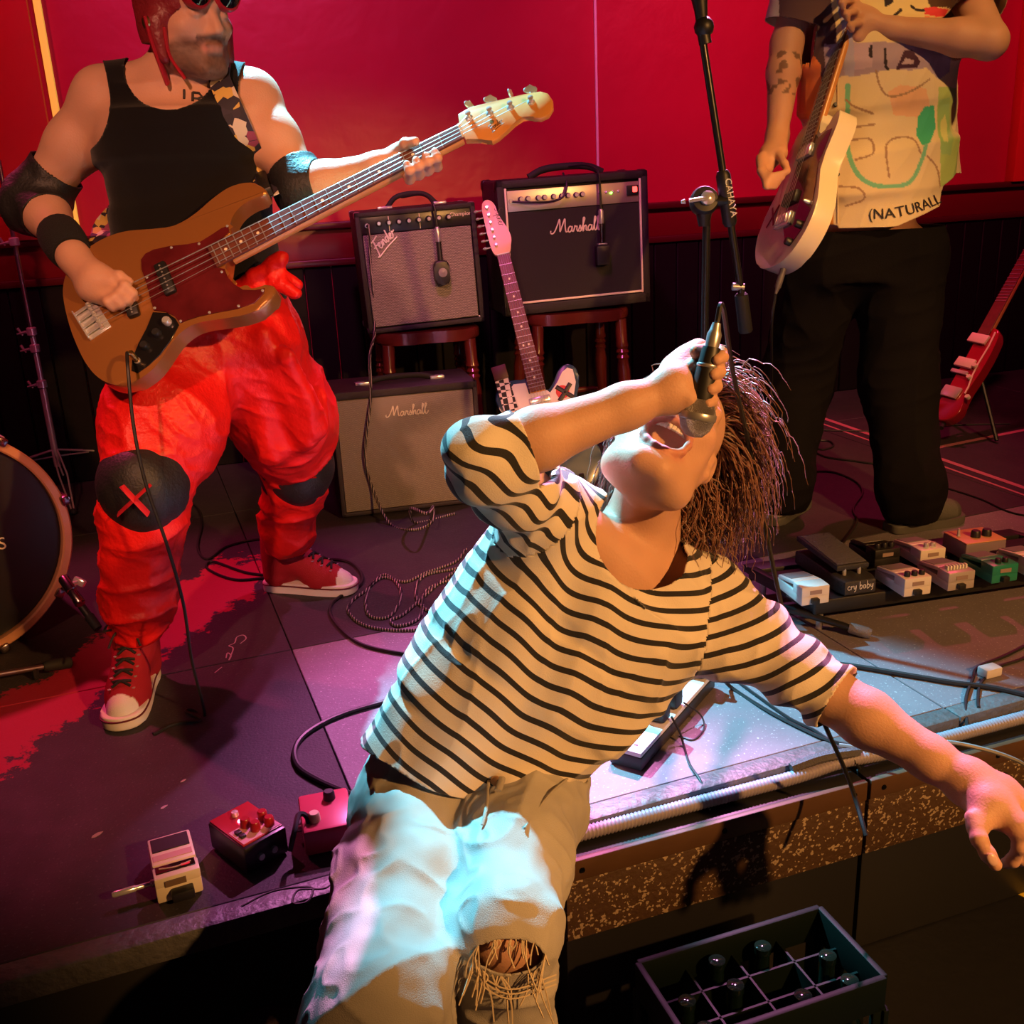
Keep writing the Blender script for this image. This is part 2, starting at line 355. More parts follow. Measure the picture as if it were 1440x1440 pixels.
SQUIER = [[(.9, 1.8), (.5, 2.0), (.2, 1.5), (.7, .9), (.6, .2), (0, .1)], [(1.7, .9), (1.3, 1.0), (1.1, .5), (1.4, .1), (1.75, .8), (1.7, -.7)], [(2.0, 1.0), (2.0, .3), (2.3, .1), (2.6, .9), (2.6, .1)], [(3.0, 1.0), (2.95, .1)], [(3.3, .5), (3.7, .8), (3.5, 1.05), (3.3, .6), (3.5, .1), (3.8, .2)], [(4.0, .1), (4.1, 1.0), (4.4, 1.0)]]
CRYBABY = [[(.7, .8), (.4, 1.0), (.1, .5), (.4, .05), (.8, .2)], [(1.0, .05), (1.05, 1.0), (1.1, .7), (1.5, 1.0)], [(1.7, 1.0), (1.8, .3), (2.1, .2), (2.3, 1.0), (2.25, -.2), (1.9, -.6)],
  [(3.3, 1.9), (3.3, .1), (3.7, .05), (3.9, .6), (3.6, 1.0), (3.3, .7)], [(4.7, .9), (4.3, .9), (4.25, .2), (4.6, .1), (4.8, .9), (4.85, .05)], [(5.2, 1.9), (5.2, .1), (5.6, .05), (5.8, .6), (5.5, 1.0), (5.2, .7)], [(6.1, 1.0), (6.2, .3), (6.5, .2), (6.7, 1.0), (6.65, -.2), (6.3, -.6)]]
def strokes(b, S, width, M, rw=0.016, mi=0, mirror=False):      # S drawn in the xy plane of M, fitted to width, origin at its left/bottom
    A = np.array([p for s in S for p in s]); x0, x1 = A[:, 0].min(), A[:, 0].max(); k = width/(x1-x0)
    for s in S:
        P = [np.array([(p[0]-x0)*k, p[1]*k, 0]) for p in smooth_path([(x, y, 0) for x, y in s], 5)]
        b.tube(P, rw*width, 5, mi, M=M, flat=1.0)
    return b

# ------------------------------------------------------------------ amplifiers and stools
def amp_frame(bl, br, z=None, zc=None, yaw=13.0, roll=0.0):
    p = gp(*bl, z) if zc is None else dp(*bl, zc)
    u = np.array([math.cos(math.radians(yaw)), math.sin(math.radians(yaw)), 0])
    n = np.array([u[1], -u[0], 0])
    q = pp(br[0], br[1], p, n); W = (q-p)@u
    M = frame(p, u, np.array([0, 0, 1.0]))
    c, s = math.cos(roll), math.sin(roll); R = np.array([[c, -s, 0, 0], [s, c, 0, 0], [0, 0, 1, 0], [0, 0, 0, 1.0]])
    return M@R, W                    # local x along front, y up, z toward the audience; origin front lower left
def grille_mat(name, c1, c2, sc):
    m = mat(name, c1, 0.7); nt = m.node_tree; L = nt.links.new; tc = nt.nodes['Texture Coordinate']
    br = nt.nodes.new('ShaderNodeTexBrick'); mp = nt.nodes.new('ShaderNodeMapping'); mp.inputs['Rotation'].default_value = (math.radians(90), 0, 0)
    L(tc.outputs['Object'], mp.inputs[0]); L(mp.outputs[0], br.inputs['Vector'])
    br.inputs['Color1'].default_value = (*c1, 1); br.inputs['Color2'].default_value = (*[x*0.8 for x in c1], 1); br.inputs['Mortar'].default_value = (*c2, 1)
    br.inputs['Scale'].default_value = sc; br.inputs['Mortar Size'].default_value = 0.018; br.inputs['Brick Width'].default_value = 0.12; br.inputs['Row Height'].default_value = 0.10
    nz_ = nt.nodes.new('ShaderNodeTexNoise'); nz_.inputs['Scale'].default_value = 60; L(tc.outputs['Object'], nz_.inputs['Vector'])
    mx = nt.nodes.new('ShaderNodeMix'); mx.data_type = 'RGBA'; mx.blend_type = 'MULTIPLY'; mx.inputs[0].default_value = 0.5
    L(br.outputs['Color'], mx.inputs[6]); L(nz_.outputs['Fac'], mx.inputs[7])
    L(br.outputs['Color'], nt.nodes['Principled BSDF'].inputs['Base Color'])
    bp = nt.nodes.new('ShaderNodeBump'); bp.inputs['Strength'].default_value = 0.6; bp.inputs['Distance'].default_value = 0.001; L(br.outputs['Fac'], bp.inputs['Height']); bp.invert = True
    L(bp.outputs['Normal'], nt.nodes['Principled BSDF'].inputs['Normal']); return m
SILVER_CLOTH = grille_mat('silver_grille_cloth', (0.42, 0.38, 0.33), (0.06, 0.05, 0.05), 22)
GREY_CLOTH = grille_mat('grey_basket_cloth', (0.40, 0.36, 0.30), (0.16, 0.13, 0.11), 26)
BLACK_CLOTH = mat('black_grille_cloth', (0.018, 0.015, 0.017), 0.8, bump=0.4, bscale=500)
PIPING = mat('cream_piping', (0.78, 0.72, 0.58), 0.4)
ALU = mat('brushed_panel', (0.62, 0.56, 0.50), 0.35, 0.7)
def loc_origin(M, W, D): return (M@np.array([W/2, 0, -D/2, 1]))[:3]
def handle(b, M, x0, x1, y, z, h, r=0.008, mi=0):
    P = smooth_path([(x0, y, z), (x0+0.2*(x1-x0), y+h*0.8, z), ((x0+x1)/2, y+h, z), (x1-0.2*(x1-x0), y+h*0.8, z), (x1, y, z)], 6)
    b.tube(P, r, 8, mi, M=M, flat=0.6)
def knob(b, M, x, y, z, r, h, mi=0): b.lathe([(r, 0), (r, h*0.7), (r*0.85, h), (0.001, h)], 14, mi, M=M@mat4(t=(x, y, z)))
def corners(M, W, Hh, D, name, root, mt, s=0.035):
    for x in (0, W):
        for y in (0, Hh):
            for z in (0, -D):
                b = MB(); sx, sy, sz = (1 if x == 0 else -1), (1 if y == 0 else -1), (-1 if z == 0 else 1)
                b.box((x+sx*s*0.42, y+sy*s*0.42, z+sz*s*0.42), (s, s, s), s*0.28, M=M); b.build(name, mt, root)

def amp_silver():
    M, W = amp_frame((519, 470), (682, 455), zc=3.74, yaw=12, roll=math.radians(2.2))
    Hh = W*0.985; D = 0.235
    r = thing('guitar_amplifier', 'square black combo amplifier with silver grille cloth and a black control panel, on a stool', 'amplifier', loc_origin(M, W, D))
    t = 0.018
    b = MB(); b.box((W/2, Hh/2, -D/2-0.006), (W, Hh, D-0.012), 0.007, M=M); b.build('cabinet', TOLEX, r)
    for (cx, cy, sx, sy) in ((W/2, t/2, W, t), (W/2, Hh-t/2, W, t), (t/2, Hh/2, t, Hh), (W-t/2, Hh/2, t, Hh)):
        b = MB(); b.box((cx, cy, -0.004), (sx, sy, 0.03), 0.004, M=M); b.build('front_rail', TOLEX, r)
    ph = 0.058
    b = MB(); b.box((W/2, (t+Hh-t-ph)/2, 0.0), (W-2*t-0.006, Hh-2*t-ph-0.006, 0.012), 0.003, M=M, seg=1); gr = b.build('grille', SILVER_CLOTH, r)
    b = MB(); b.box((W/2, Hh-t-ph/2, -0.002), (W-2*t, ph, 0.016), 0.002, M=M); cp = b.build('control_panel', mat('black_fascia', (0.015, 0.014, 0.016), 0.3), r)
    for x in np.linspace(0.19, 0.77, 8)*W:
        b = MB(); knob(b, M, x, Hh-t-ph*0.42, 0.006, 0.010, 0.016); b.lathe([(0.007, 0), (0.006, 0.002), (0.001, 0.002)], 12, 1, M=M@mat4(t=(x, Hh-t-ph*0.42, 0.0215))); b.build('knob', [BLACK, CHROME], cp)
    for x in (0.03, 0.265, 0.52, 0.968): b = MB(); b.box((x*W+0.004, Hh-t-ph/2, 0.0065), (0.0022, ph*0.9, 0.001), M=M); b.build('divider_line', PIPING, cp)
    b = MB(); V, Fc = text_mesh('Champion', 0.019); b.add(V, Fc, 0, False, M@mat4(t=(W*0.875, Hh-t-ph*0.32, 0.0065))); b.build('panel_lettering', PIPING, cp)
    b = MB(); b.lathe([(0.009, 0), (0.008, 0.006), (0.001, 0.006)], 12, 0, M=M@mat4(t=(W*0.095, Hh-t-ph*0.5, 0.006))); b.build('input_jack', CHROME, cp)
    b = MB(); c, s = math.cos(0.62), math.sin(0.62); R = np.array([[c, -s, 0], [s, c, 0], [0, 0, 1]])
    strokes(b, FENDER, 0.105, M@mat4(R, (0.058, Hh*0.66, 0.009)), 0.026); b.build('logo', mat('silver_logo', (0.80, 0.78, 0.74), 0.35), gr)
    b = MB(); handle(b, M, W*0.30, W*0.72, Hh+0.004, -D*0.45, 0.042, 0.009)
    b.build('handle', RUBBER, r)
    for x in (W*0.28, W*0.74):
        b = MB(); b.box((x, Hh+0.005, -D*0.45), (0.055, 0.010, 0.028), 0.003, M=M); b.build('handle_bracket', CHROME, r)
    corners(M, W, Hh, D, 'corner_protector', r, STEEL, 0.026)
    for x in (0.05, W-0.05):
        for z in (-0.03, -D+0.03):
            pass
    return M, W, Hh, D
def amp_big_black():
    M, W = amp_frame((722, 444), (914, 424), zc=3.86, yaw=13, roll=math.radians(1.4))
    # left edge of the front is hidden by the guitar neck; widen to the visible upper corner
    x0 = 0.0; Hh = 0.49; D = 0.25
    pl = pp(697, 264, M[:3, 3], M[:3, 2]); lx = (np.linalg.inv(M)@np.array([*pl, 1]))[:2]
    Hh = float((np.linalg.inv(M)@np.array([*pp(915, 238, M[:3, 3], M[:3, 2]), 1]))[1]); lx0 = float(lx[0]); M = M@mat4(t=(lx0, 0, 0)); W = W-lx0
    r = thing('guitar_amplifier', 'large black combo amplifier with cream piping and a metal control strip, on a stool', 'amplifier', loc_origin(M, W, D))
    t = 0.028
    b = MB(); b.box((W/2, Hh/2, -D/2-0.008), (W, Hh, D-0.012), 0.012, M=M); b.build('cabinet', TOLEX, r)
    for (cx, cy, sx, sy) in ((W/2, t*0.7, W, t*1.4), (W/2, Hh-t/2, W, t), (t/2, Hh/2, t, Hh), (W-t/2, Hh/2, t, Hh)):
        b = MB(); b.box((cx, cy, -0.004), (sx, sy, 0.03), 0.006, M=M); b.build('front_rail', TOLEX, r)
    ph = 0.085
    gy0, gy1 = t*1.4, Hh-t-ph
    b = MB(); b.box((W/2, (gy0+gy1)/2, 0.0), (W-2*t, gy1-gy0, 0.012), 0.002, M=M, seg=1); gr = b.build('grille', BLACK_CLOTH, r)
    b = MB(); b.box((W/2, gy0+0.006, 0.008), (W-2*t, 0.008, 0.007), 0.002, M=M); b.build('piping', PIPING, r)
    for x in (t+0.004, W-t-0.004):
        b = MB(); b.box((x, (gy0+Hh-t)/2, 0.008), (0.008, Hh-t-gy0, 0.007), 0.002, M=M); b.build('piping', PIPING, r)
    b = MB(); b.box((W/2, gy1+ph/2-0.004, 0.002), (W-2*t-0.02, ph-0.012, 0.012), 0.001, M=M); cp = b.build('control_panel', ALU, r)
    cy = gy1+ph*0.52
    for x in (0.115, 0.165, 0.24, 0.285, 0.35, 0.41, 0.455, 0.515, 0.56):
        b = MB(); knob(b, M, t+x*(W-2*t), cy, 0.008, 0.0095, 0.014); b.lathe([(0.0085, 0), (0.007, 0.002), (0.001, 0.002)], 12, 1, M=M@mat4(t=(t+x*(W-2*t), cy, 0.0222))); b.build('knob', [BLACK, CHROME], cp)
    for x in (0.69, 0.74, 0.79, 0.83):
        b = MB(); b.lathe([(0.005, 0), (0.005, 0.004), (0.001, 0.007)], 10, 0, M=M@mat4(t=(t+x*(W-2*t), cy, 0.008))); b.build('switch', CHROME, cp)
    b = MB(); b.ball((t+0.775*(W-2*t), cy-0.004, 0.012), 0.004, M=M); b.build('green_indicator', mat('green_led', (0.1, 0.5, 0.05), emit=(0.3, 1, 0.1), estr=6), cp)
    b = MB(); b.box((t+0.935*(W-2*t), cy, 0.010), (0.045, 0.036, 0.008), 0.002, M=M); ps = b.build('power_switch', BLACK, cp)
    b = MB(); b.box((t+0.950*(W-2*t), cy+0.003, 0.014), (0.018, 0.020, 0.008), 0.003, M=M); b.build('lit_rocker', mat('red_lamp', (0.6, 0.02, 0.02), emit=(1, 0.05, 0.04), estr=5), ps)
    b = MB(); b.lathe([(0.008, 0), (0.008, 0.006), (0.001, 0.006)], 12, 0, M=M@mat4(t=(t+0.045*(W-2*t), cy-0.004, 0.008))); b.build('input_jack', CHROME, cp)
    b = MB(); strokes(b, MARSH, 0.20, M@mat4(t=(W*0.335, gy1-0.088, 0.008)), 0.013); b.build('logo', CREAM, gr)
    b = MB(); handle(b, M, W*0.26, W*0.76, Hh+0.002, -D*0.4, 0.030, 0.013); b.build('handle', RUBBER, r)
    corners(M, W, Hh, D, 'corner_protector', r, BLACK, 0.042)
    return M, W, Hh, D
def amp_small_grey():
    M, W = amp_frame((481, 727), (679, 702), z=0.006, yaw=13)
    Hh = float((np.linalg.inv(M)@np.array([*pp(485, 551, M[:3, 3], M[:3, 2]), 1]))[1]); D = 0.24
    r = thing('guitar_amplifier', 'low black combo amplifier with grey basket cloth front, standing on the stage', 'amplifier', loc_origin(M, W, D))
    b = MB(); b.box((W/2, Hh/2, -D/2-0.004), (W, Hh, D), 0.010, M=M); b.build('cabinet', mat('purple_black_tolex', (0.028, 0.020, 0.026), 0.5, bump=0.35, bscale=420), r)
    t = 0.016
    b = MB(); b.box((W/2, Hh/2-0.006, 0.002), (W-2*t, Hh-2*t-0.012, 0.016), 0.004, M=M); gr = b.build('grille', GREY_CLOTH, r)
    for (cx, cy, sx, sy) in ((W/2, t/2, W, t), (W/2, Hh-t*0.8, W, t*1.6), (t/2, Hh/2, t, Hh), (W-t/2, Hh/2, t, Hh)):
        b = MB(); b.box((cx, cy, 0.0), (sx, sy, 0.024), 0.004, M=M); b.build('front_rail', MATS['purple_black_tolex'], r)
    b = MB(); strokes(b, MARSH, 0.145, M@mat4(t=(W*0.36, Hh*0.775, 0.012)), 0.014); b.build('logo', CREAM, gr)
    b = MB(); handle(b, M, W*0.26, W*0.74, Hh+0.002, -D*0.4, 0.016, 0.010); b.build('handle', RUBBER, r)
    for x in (W*0.24, W*0.76):
        b = MB(); b.box((x, Hh+0.004, -D*0.4), (0.05, 0.012, 0.03), 0.003, M=M); b.build('handle_bracket', CHROME, r)
    for x in (0.06, 0.10):
        b = MB(); knob(b, M, x, Hh, -D*0.7, 0.008, 0.012); 
    for x in (0.04, W-0.04):
        for z in (-0.03, -D+0.03):
            b = MB(); b.lathe([(0.012, -0.006), (0.012, 0.002), (0.001, 0.002)], 10, 0, M=M@mat4(np.array([[1, 0, 0], [0, 0, 1], [0, -1, 0.]]), (x, 0, z))); b.build('foot', RUBBER, r)
    return M, W, Hh, D
WOODR = mat('oxblood_varnished_wood', (0.085, 0.012, 0.010), 0.25, var=0.4, vscale=14, coat=0.4)
def stool(M, W, D, label, dw=0.02):
    # M is the frame of the amp standing on it: the seat follows its base
    c = (M@np.array([W/2, 0, -D/2, 1]))[:3]; top = float(min((M@np.array([x, 0, z, 1]))[2] for x in (0, W) for z in (0, -D))-0.002)
    u = nz(np.array([M[0, 0], M[1, 0], 0])); v = np.array([-u[1], u[0], 0]); S = frame(np.array([c[0], c[1], 0]), u, v)
    r = thing('wooden_stool', label, 'stool', (c[0], c[1], 0), 'varnished stools under the amplifiers')
    sw, sd = W/2-dw, 0.165
    O = []
    for k in range(64):                         # seat outline: rounded square with scalloped edges
        a = 2*math.pi*k/64; ca, sa = math.cos(a), math.sin(a); q = (abs(ca)**5+abs(sa)**5)**(-1/5)
        q *= 1-0.035*math.cos(4*a)*0-0.03*math.cos(8*a)
        O.append((ca*q*sw, sa*q*sd))
    b = MB(); b.prism(O, top-0.042, top, 0.012, M=S); b.build('seat', WOODR, r)
    prof = lambda h: [(0.016, 0), (0.019, 0.03), (0.017, 0.10*h/0.5), (0.024, 0.14*h/0.5), (0.018, 0.17*h/0.5), (0.023, 0.22*h/0.5), (0.025, 0.32*h/0.5), (0.020, 0.355*h/0.5), (0.026, 0.365*h/0.5), (0.020, 0.375*h/0.5), (0.026, 0.385*h/0.5), (0.020, 0.395*h/0.5), (0.026, 0.405*h/0.5), (0.022, 0.42*h/0.5), (0.024, h)]
    for sx in (-1, 1):
        for sy in (-1, 1):
            h = top-0.04; a = np.array([sx*(sw-0.02), sy*(sd-0.0), 0]); bb = np.array([sx*(sw-0.045), sy*(sd-0.035), h]); d = bb-a
            L = frame(a, [1, 0, 0], [0, 1, 0]); L[:3, 2] = d/h
            b = MB(); b.lathe(prof(h), 14, 0, M=S@L); b.build('leg', WOODR, r)
    for (p, q) in (((-1, -1), (1, -1)), ((-1, 1), (1, 1)), ((-1, -1), (-1, 1)), ((1, -1), (1, 1))):
        hz = 0.22 if p[1] == q[1] else 0.15
        b = MB(); b.tube([(p[0]*(sw-0.03), p[1]*(sd-0.012), hz), ((p[0]+q[0])/2*(sw-0.03), (p[1]+q[1])/2*(sd-0.012), hz), (q[0]*(sw-0.03), q[1]*(sd-0.012), hz)], [0.010, 0.015, 0.010], 10, M=S); b.build('stretcher', WOODR, r)
FA = amp_silver(); MA = amp_big_black(); SA = amp_small_grey()
stool(FA[0], FA[1], FA[3], 'dark red turned stool carrying the silver fronted amplifier')
stool(MA[0], MA[1], MA[3], 'dark red turned stool carrying the large black amplifier', 0.08)
# ------------------------------------------------------------------ organic forms: blended distance fields meshed as one skin
class Prim:
    def __init__(s, fn, lo, hi, k, op): s.fn, s.lo, s.hi, s.k, s.op = fn, np.array(lo), np.array(hi), k, op
def dot(a, b): return a@b
class Body:
    def __init__(s): s.P = []
    def cone(s, a, b, ra, rb=None, k=0.02, op='u'):
        a, b = np.array(a, float), np.array(b, float); rb = ra if rb is None else rb; d = b-a; L = max(d@d, 1e-9)
        def fn(p):
            q = p-a; t = np.clip(q@d/L, 0, 1); r = q-t[:, None]*d
            return np.sqrt((r*r).sum(1))-(ra+(rb-ra)*t)
        m = max(ra, rb); s.P.append(Prim(fn, np.minimum(a, b)-m, np.maximum(a, b)+m, k, op)); return s
    def chain(s, pts, rs, k=0.02):
        for i in range(len(pts)-1): s.cone(pts[i], pts[i+1], rs[i], rs[i+1], k)
        return s
    def ball(s, c, r, k=0.02, op='u'): return s.cone(c, np.array(c)+1e-6, r, r, k, op)
    def ell(s, c, r, R=None, k=0.02, op='u'):
        c = np.array(c, float); r = np.array(r, float); R = np.eye(3) if R is None else np.array(R)   # columns of R = local axes
        def fn(p):
            q = (p-c)@R; k0 = np.sqrt(((q/r)**2).sum(1)); k1 = np.sqrt(((q/(r*r))**2).sum(1))
            return k0*(k0-1)/np.maximum(k1, 1e-6)
        m = r.max(); s.P.append(Prim(fn, c-m, c+m, k, op)); return s
    def loft(s, st, k=0.02, n=2.4):          # stations: (centre, side vector*halfwidth, front vector*halfdepth)
        st = [tuple(np.array(x, float) for x in q) for q in st]
        for i in range(len(st)-1):
            (c0, a0, b0), (c1, a1, b1) = st[i], st[i+1]; d = c1-c0; L = d@d; Ln = math.sqrt(L)
            x0, x1 = (0.0 if i == 0 else 0.05), (0.0 if i == len(st)-2 else 0.05)
            def fn(p, c0=c0, d=d, L=L, Ln=Ln, a0=a0, a1=a1, b0=b0, b1=b1, x0=x0, x1=x1):
                q = p-c0; tr = q@d/L; t = np.clip(tr, 0, 1)[:, None]; r = q-t*d
                A = a0+(a1-a0)*t; B = b0+(b1-b0)*t; ra = np.sqrt((A*A).sum(1)); rb = np.sqrt((B*B).sum(1))
                x = (r*A).sum(1)/ra**2; y = (r*B).sum(1)/rb**2
                g = (np.abs(x)**n+np.abs(y)**n)**(1/n); dd = (g-1)*np.minimum(ra, rb)
                e = (tr-t[:, 0])*Ln; e = np.maximum(np.maximum(e-x1, -e-x0), 0)
                return np.where(e > 1e-6, np.where(dd > 0, np.sqrt(dd*dd+e*e), np.maximum(dd, e)), dd)
            m = max(np.linalg.norm(x) for x in (a0, a1, b0, b1))*1.1
            s.P.append(Prim(fn, np.minimum(c0, c1)-m, np.maximum(c0, c1)+m, k, 'u'))
        return s
    def val(s, p, lo=None, hi=None, slack=0.0):
        v = np.full(len(p), 0.5)
        for q in s.P:
            if lo is not None and (np.any(q.lo-q.k-slack > hi) or np.any(q.hi+q.k+slack < lo)): continue
            d = q.fn(p)
            if q.op == 'u':
                if q.k > 0: h = np.maximum(q.k-np.abs(v-d), 0)/q.k; v = np.minimum(v, d)-h*h*q.k*0.25
                else: v = np.minimum(v, d)
            else:
                d = -d
                if q.k > 0: h = np.maximum(q.k-np.abs(v-d), 0)/q.k; v = np.maximum(v, d)+h*h*q.k*0.25
                else: v = np.maximum(v, d)
        return v
    def mesh(s, h=0.004, B=14):
        lo = np.min([q.lo for q in s.P if q.op == 'u'], 0)-0.03; hi = np.max([q.hi for q in s.P if q.op == 'u'], 0)+0.03
        nb = np.ceil((hi-lo)/(h*B)).astype(int)
        I = np.stack(np.meshgrid(*[np.arange(n) for n in nb], indexing='ij'), -1).reshape(-1, 3)
        C = lo+(I+0.5)*h*B; f = np.concatenate([s.val(C[i:i+200000]) for i in range(0, len(C), 200000)])
        I = I[np.abs(f) < h*B*0.5*1.733*1.5+0.012]
        g = np.stack(np.meshgrid(*[np.arange(B+1)]*3, indexing='ij'), -1).reshape(-1, 3)
        NN = nb*B+2; kk = lambda c: (c[:, 0]*NN[1]+c[:, 1])*NN[2]+c[:, 2]
        keys, pos, quads = [], [], []
        offs = [(0, 0, 0), (1, 0, 0), (0, 1, 0), (1, 1, 0), (0, 0, 1), (1, 0, 1), (0, 1, 1), (1, 1, 1)]
        edges = [(a, b) for a in range(8) for b in range(a+1, 8) if sum(abs(offs[a][i]-offs[b][i]) for i in range(3)) == 1]
        for bi in I:
            base = bi*B; P = lo+(base+g)*h
            V = s.val(P, P[0], P[-1], 2*h)
            if V.min() > 0 or V.max() < 0: continue
            V = V.reshape(B+1, B+1, B+1); S = V < 0
            cs = np.stack([S[o[0]:o[0]+B, o[1]:o[1]+B, o[2]:o[2]+B] for o in offs]); n = cs.sum(0)
            ac = np.argwhere((n > 0) & (n < 8))
            if len(ac) == 0: continue
            cv = np.stack([V[ac[:, 0]+o[0], ac[:, 1]+o[1], ac[:, 2]+o[2]] for o in offs], 1)
            acc = np.zeros((len(ac), 3)); cnt = np.zeros(len(ac))
            for a, b in edges:
                va, vb = cv[:, a], cv[:, b]; m = (va < 0) != (vb < 0); t = np.where(m, va/np.where(m, va-vb, 1), 0)
                oa, ob = np.array(offs[a]), np.array(offs[b]); acc += np.where(m[:, None], oa+t[:, None]*(ob-oa), 0); cnt += m
            keys.append(kk(ac+base)); pos.append(lo+(ac+base+acc/cnt[:, None])*h)
            for ax in range(3):
                sl = [slice(0, B)]*3; s2 = list(sl); s2[ax] = slice(1, B+1)
                A = S[tuple(sl)]; Bq = S[tuple(s2)]; e = np.argwhere(A != Bq)
                if len(e) == 0: continue
                fl = A[e[:, 0], e[:, 1], e[:, 2]]; e = e+base; u, v = (ax+1) % 3, (ax+2) % 3
                du = np.zeros(3, int); du[u] = 1; dv = np.zeros(3, int); dv[v] = 1
                q = np.stack([kk(e-du-dv), kk(e-dv), kk(e), kk(e-du)], 1)
                q[~fl] = q[~fl][:, ::-1]; quads.append(q)
        keys = np.concatenate(keys); pos = np.concatenate(pos); quads = np.concatenate(quads)
        o = np.argsort(keys); ks = keys[o]; ix = np.searchsorted(ks, quads); ok = (ix < len(ks)).all(1); ix = np.minimum(ix, len(ks)-1); ok &= (ks[ix] == quads).all(1)
        return pos[o], ix[ok]
def normals(V, Q):
    n = np.cross(V[Q[:, 2]]-V[Q[:, 0]], V[Q[:, 3]]-V[Q[:, 1]]); N = np.zeros_like(V)
    for i in range(4): np.add.at(N, Q[:, i], n)
    return N/np.maximum(np.linalg.norm(N, axis=1, keepdims=True), 1e-12)
def relax(V, Q, it=2, f=0.5):
    E_ = np.concatenate([Q[:, [0, 1]], Q[:, [1, 2]], Q[:, [2, 3]], Q[:, [3, 0]]])
    for _ in range(it):
        A = np.zeros_like(V); c = np.zeros(len(V)); np.add.at(A, E_[:, 0], V[E_[:, 1]]); np.add.at(c, E_[:, 0], 1)
        np.add.at(A, E_[:, 1], V[E_[:, 0]]); np.add.at(c, E_[:, 1], 1); V = V*(1-f)+f*A/np.maximum(c, 1)[:, None]
    return V
def cut(V, Q, g):                          # keep where g > 0, pull the rim onto g = 0
    gv = g(V); keep = (gv[Q] > 0).sum(1) >= 2; Q = Q[keep]
    bad = (gv < 0) & np.isin(np.arange(len(V)), Q)
    if bad.any():
        P = V[bad].copy()
        for _ in range(3):
            g0 = g(P); e = 1e-4; gr = np.stack([(g(P+np.eye(3)[i]*e)-g0)/e for i in range(3)], 1)
            P -= gr*(g0/np.maximum((gr*gr).sum(1), 1e-6))[:, None]
        d = P-V[bad]; l = np.linalg.norm(d, axis=1, keepdims=True); P = V[bad]+d*np.minimum(1, 0.012/np.maximum(l, 1e-9)); V = V.copy(); V[bad] = P
    return compact(V, Q)
def compact(V, Q, *att):
    u, inv = np.unique(Q, return_inverse=True); return V[u], inv.reshape(Q.shape)
def vnoise(P, scale, seed=0):               # smooth value noise, vectorised
    p = P*scale+seed*17.13; i = np.floor(p).astype(np.int64); f = p-i; f = f*f*(3-2*f)
    def hsh(a): 
        n = (a[:, 0]*73856093 ^ a[:, 1]*19349663 ^ a[:, 2]*83492791) & 0x7fffffff
        n = (n*1103515245+12345) & 0x7fffffff; n = (n ^ (n >> 13))*60493 & 0x7fffffff
        return n/0x7fffffff
    r = 0
    for dx in (0, 1):
        for dy in (0, 1):
            for dz in (0, 1):
                wgt = (f[:, 0] if dx else 1-f[:, 0])*(f[:, 1] if dy else 1-f[:, 1])*(f[:, 2] if dz else 1-f[:, 2])
                r = r+wgt*hsh(i+np.array([dx, dy, dz]))
    return r*2-1
def skin_obj(name, V, Q, m, parent=None, col=None, attrs=None, solid=0.0, **kw):
    me = bpy.data.meshes.new(name); n, q = len(V), len(Q)
    me.vertices.add(n); me.vertices.foreach_set('co', np.ascontiguousarray(V, np.float32).ravel())
    me.loops.add(q*4); me.loops.foreach_set('vertex_index', np.ascontiguousarray(Q, np.int32).ravel())
    me.polygons.add(q); me.polygons.foreach_set('loop_start', np.arange(0, q*4, 4, dtype=np.int32)); me.polygons.foreach_set('loop_total', np.full(q, 4, np.int32))
    me.update(calc_edges=True); me.validate(); me.polygons.foreach_set('use_smooth', np.ones(len(me.polygons), bool))
    if col is not None:
        a = me.attributes.new('col', 'FLOAT_COLOR', 'POINT'); c = np.ones((n, 4), np.float32); c[:, :3] = col; a.data.foreach_set('color', c.ravel())
    for k, v in (attrs or {}).items():
        a = me.attributes.new(k, 'FLOAT', 'POINT'); a.data.foreach_set('value', np.ascontiguousarray(v, np.float32))
    me.materials.append(m); o = bpy.data.objects.new(name, me); COL.objects.link(o)
    if solid: md = o.modifiers.new('thickness', 'SOLIDIFY'); md.thickness = solid; md.offset = -1
    return fin(o, parent, **kw)
def pick(V, c, r): return np.exp(-((np.linalg.norm(V-np.array(c), axis=1)/r)**2))
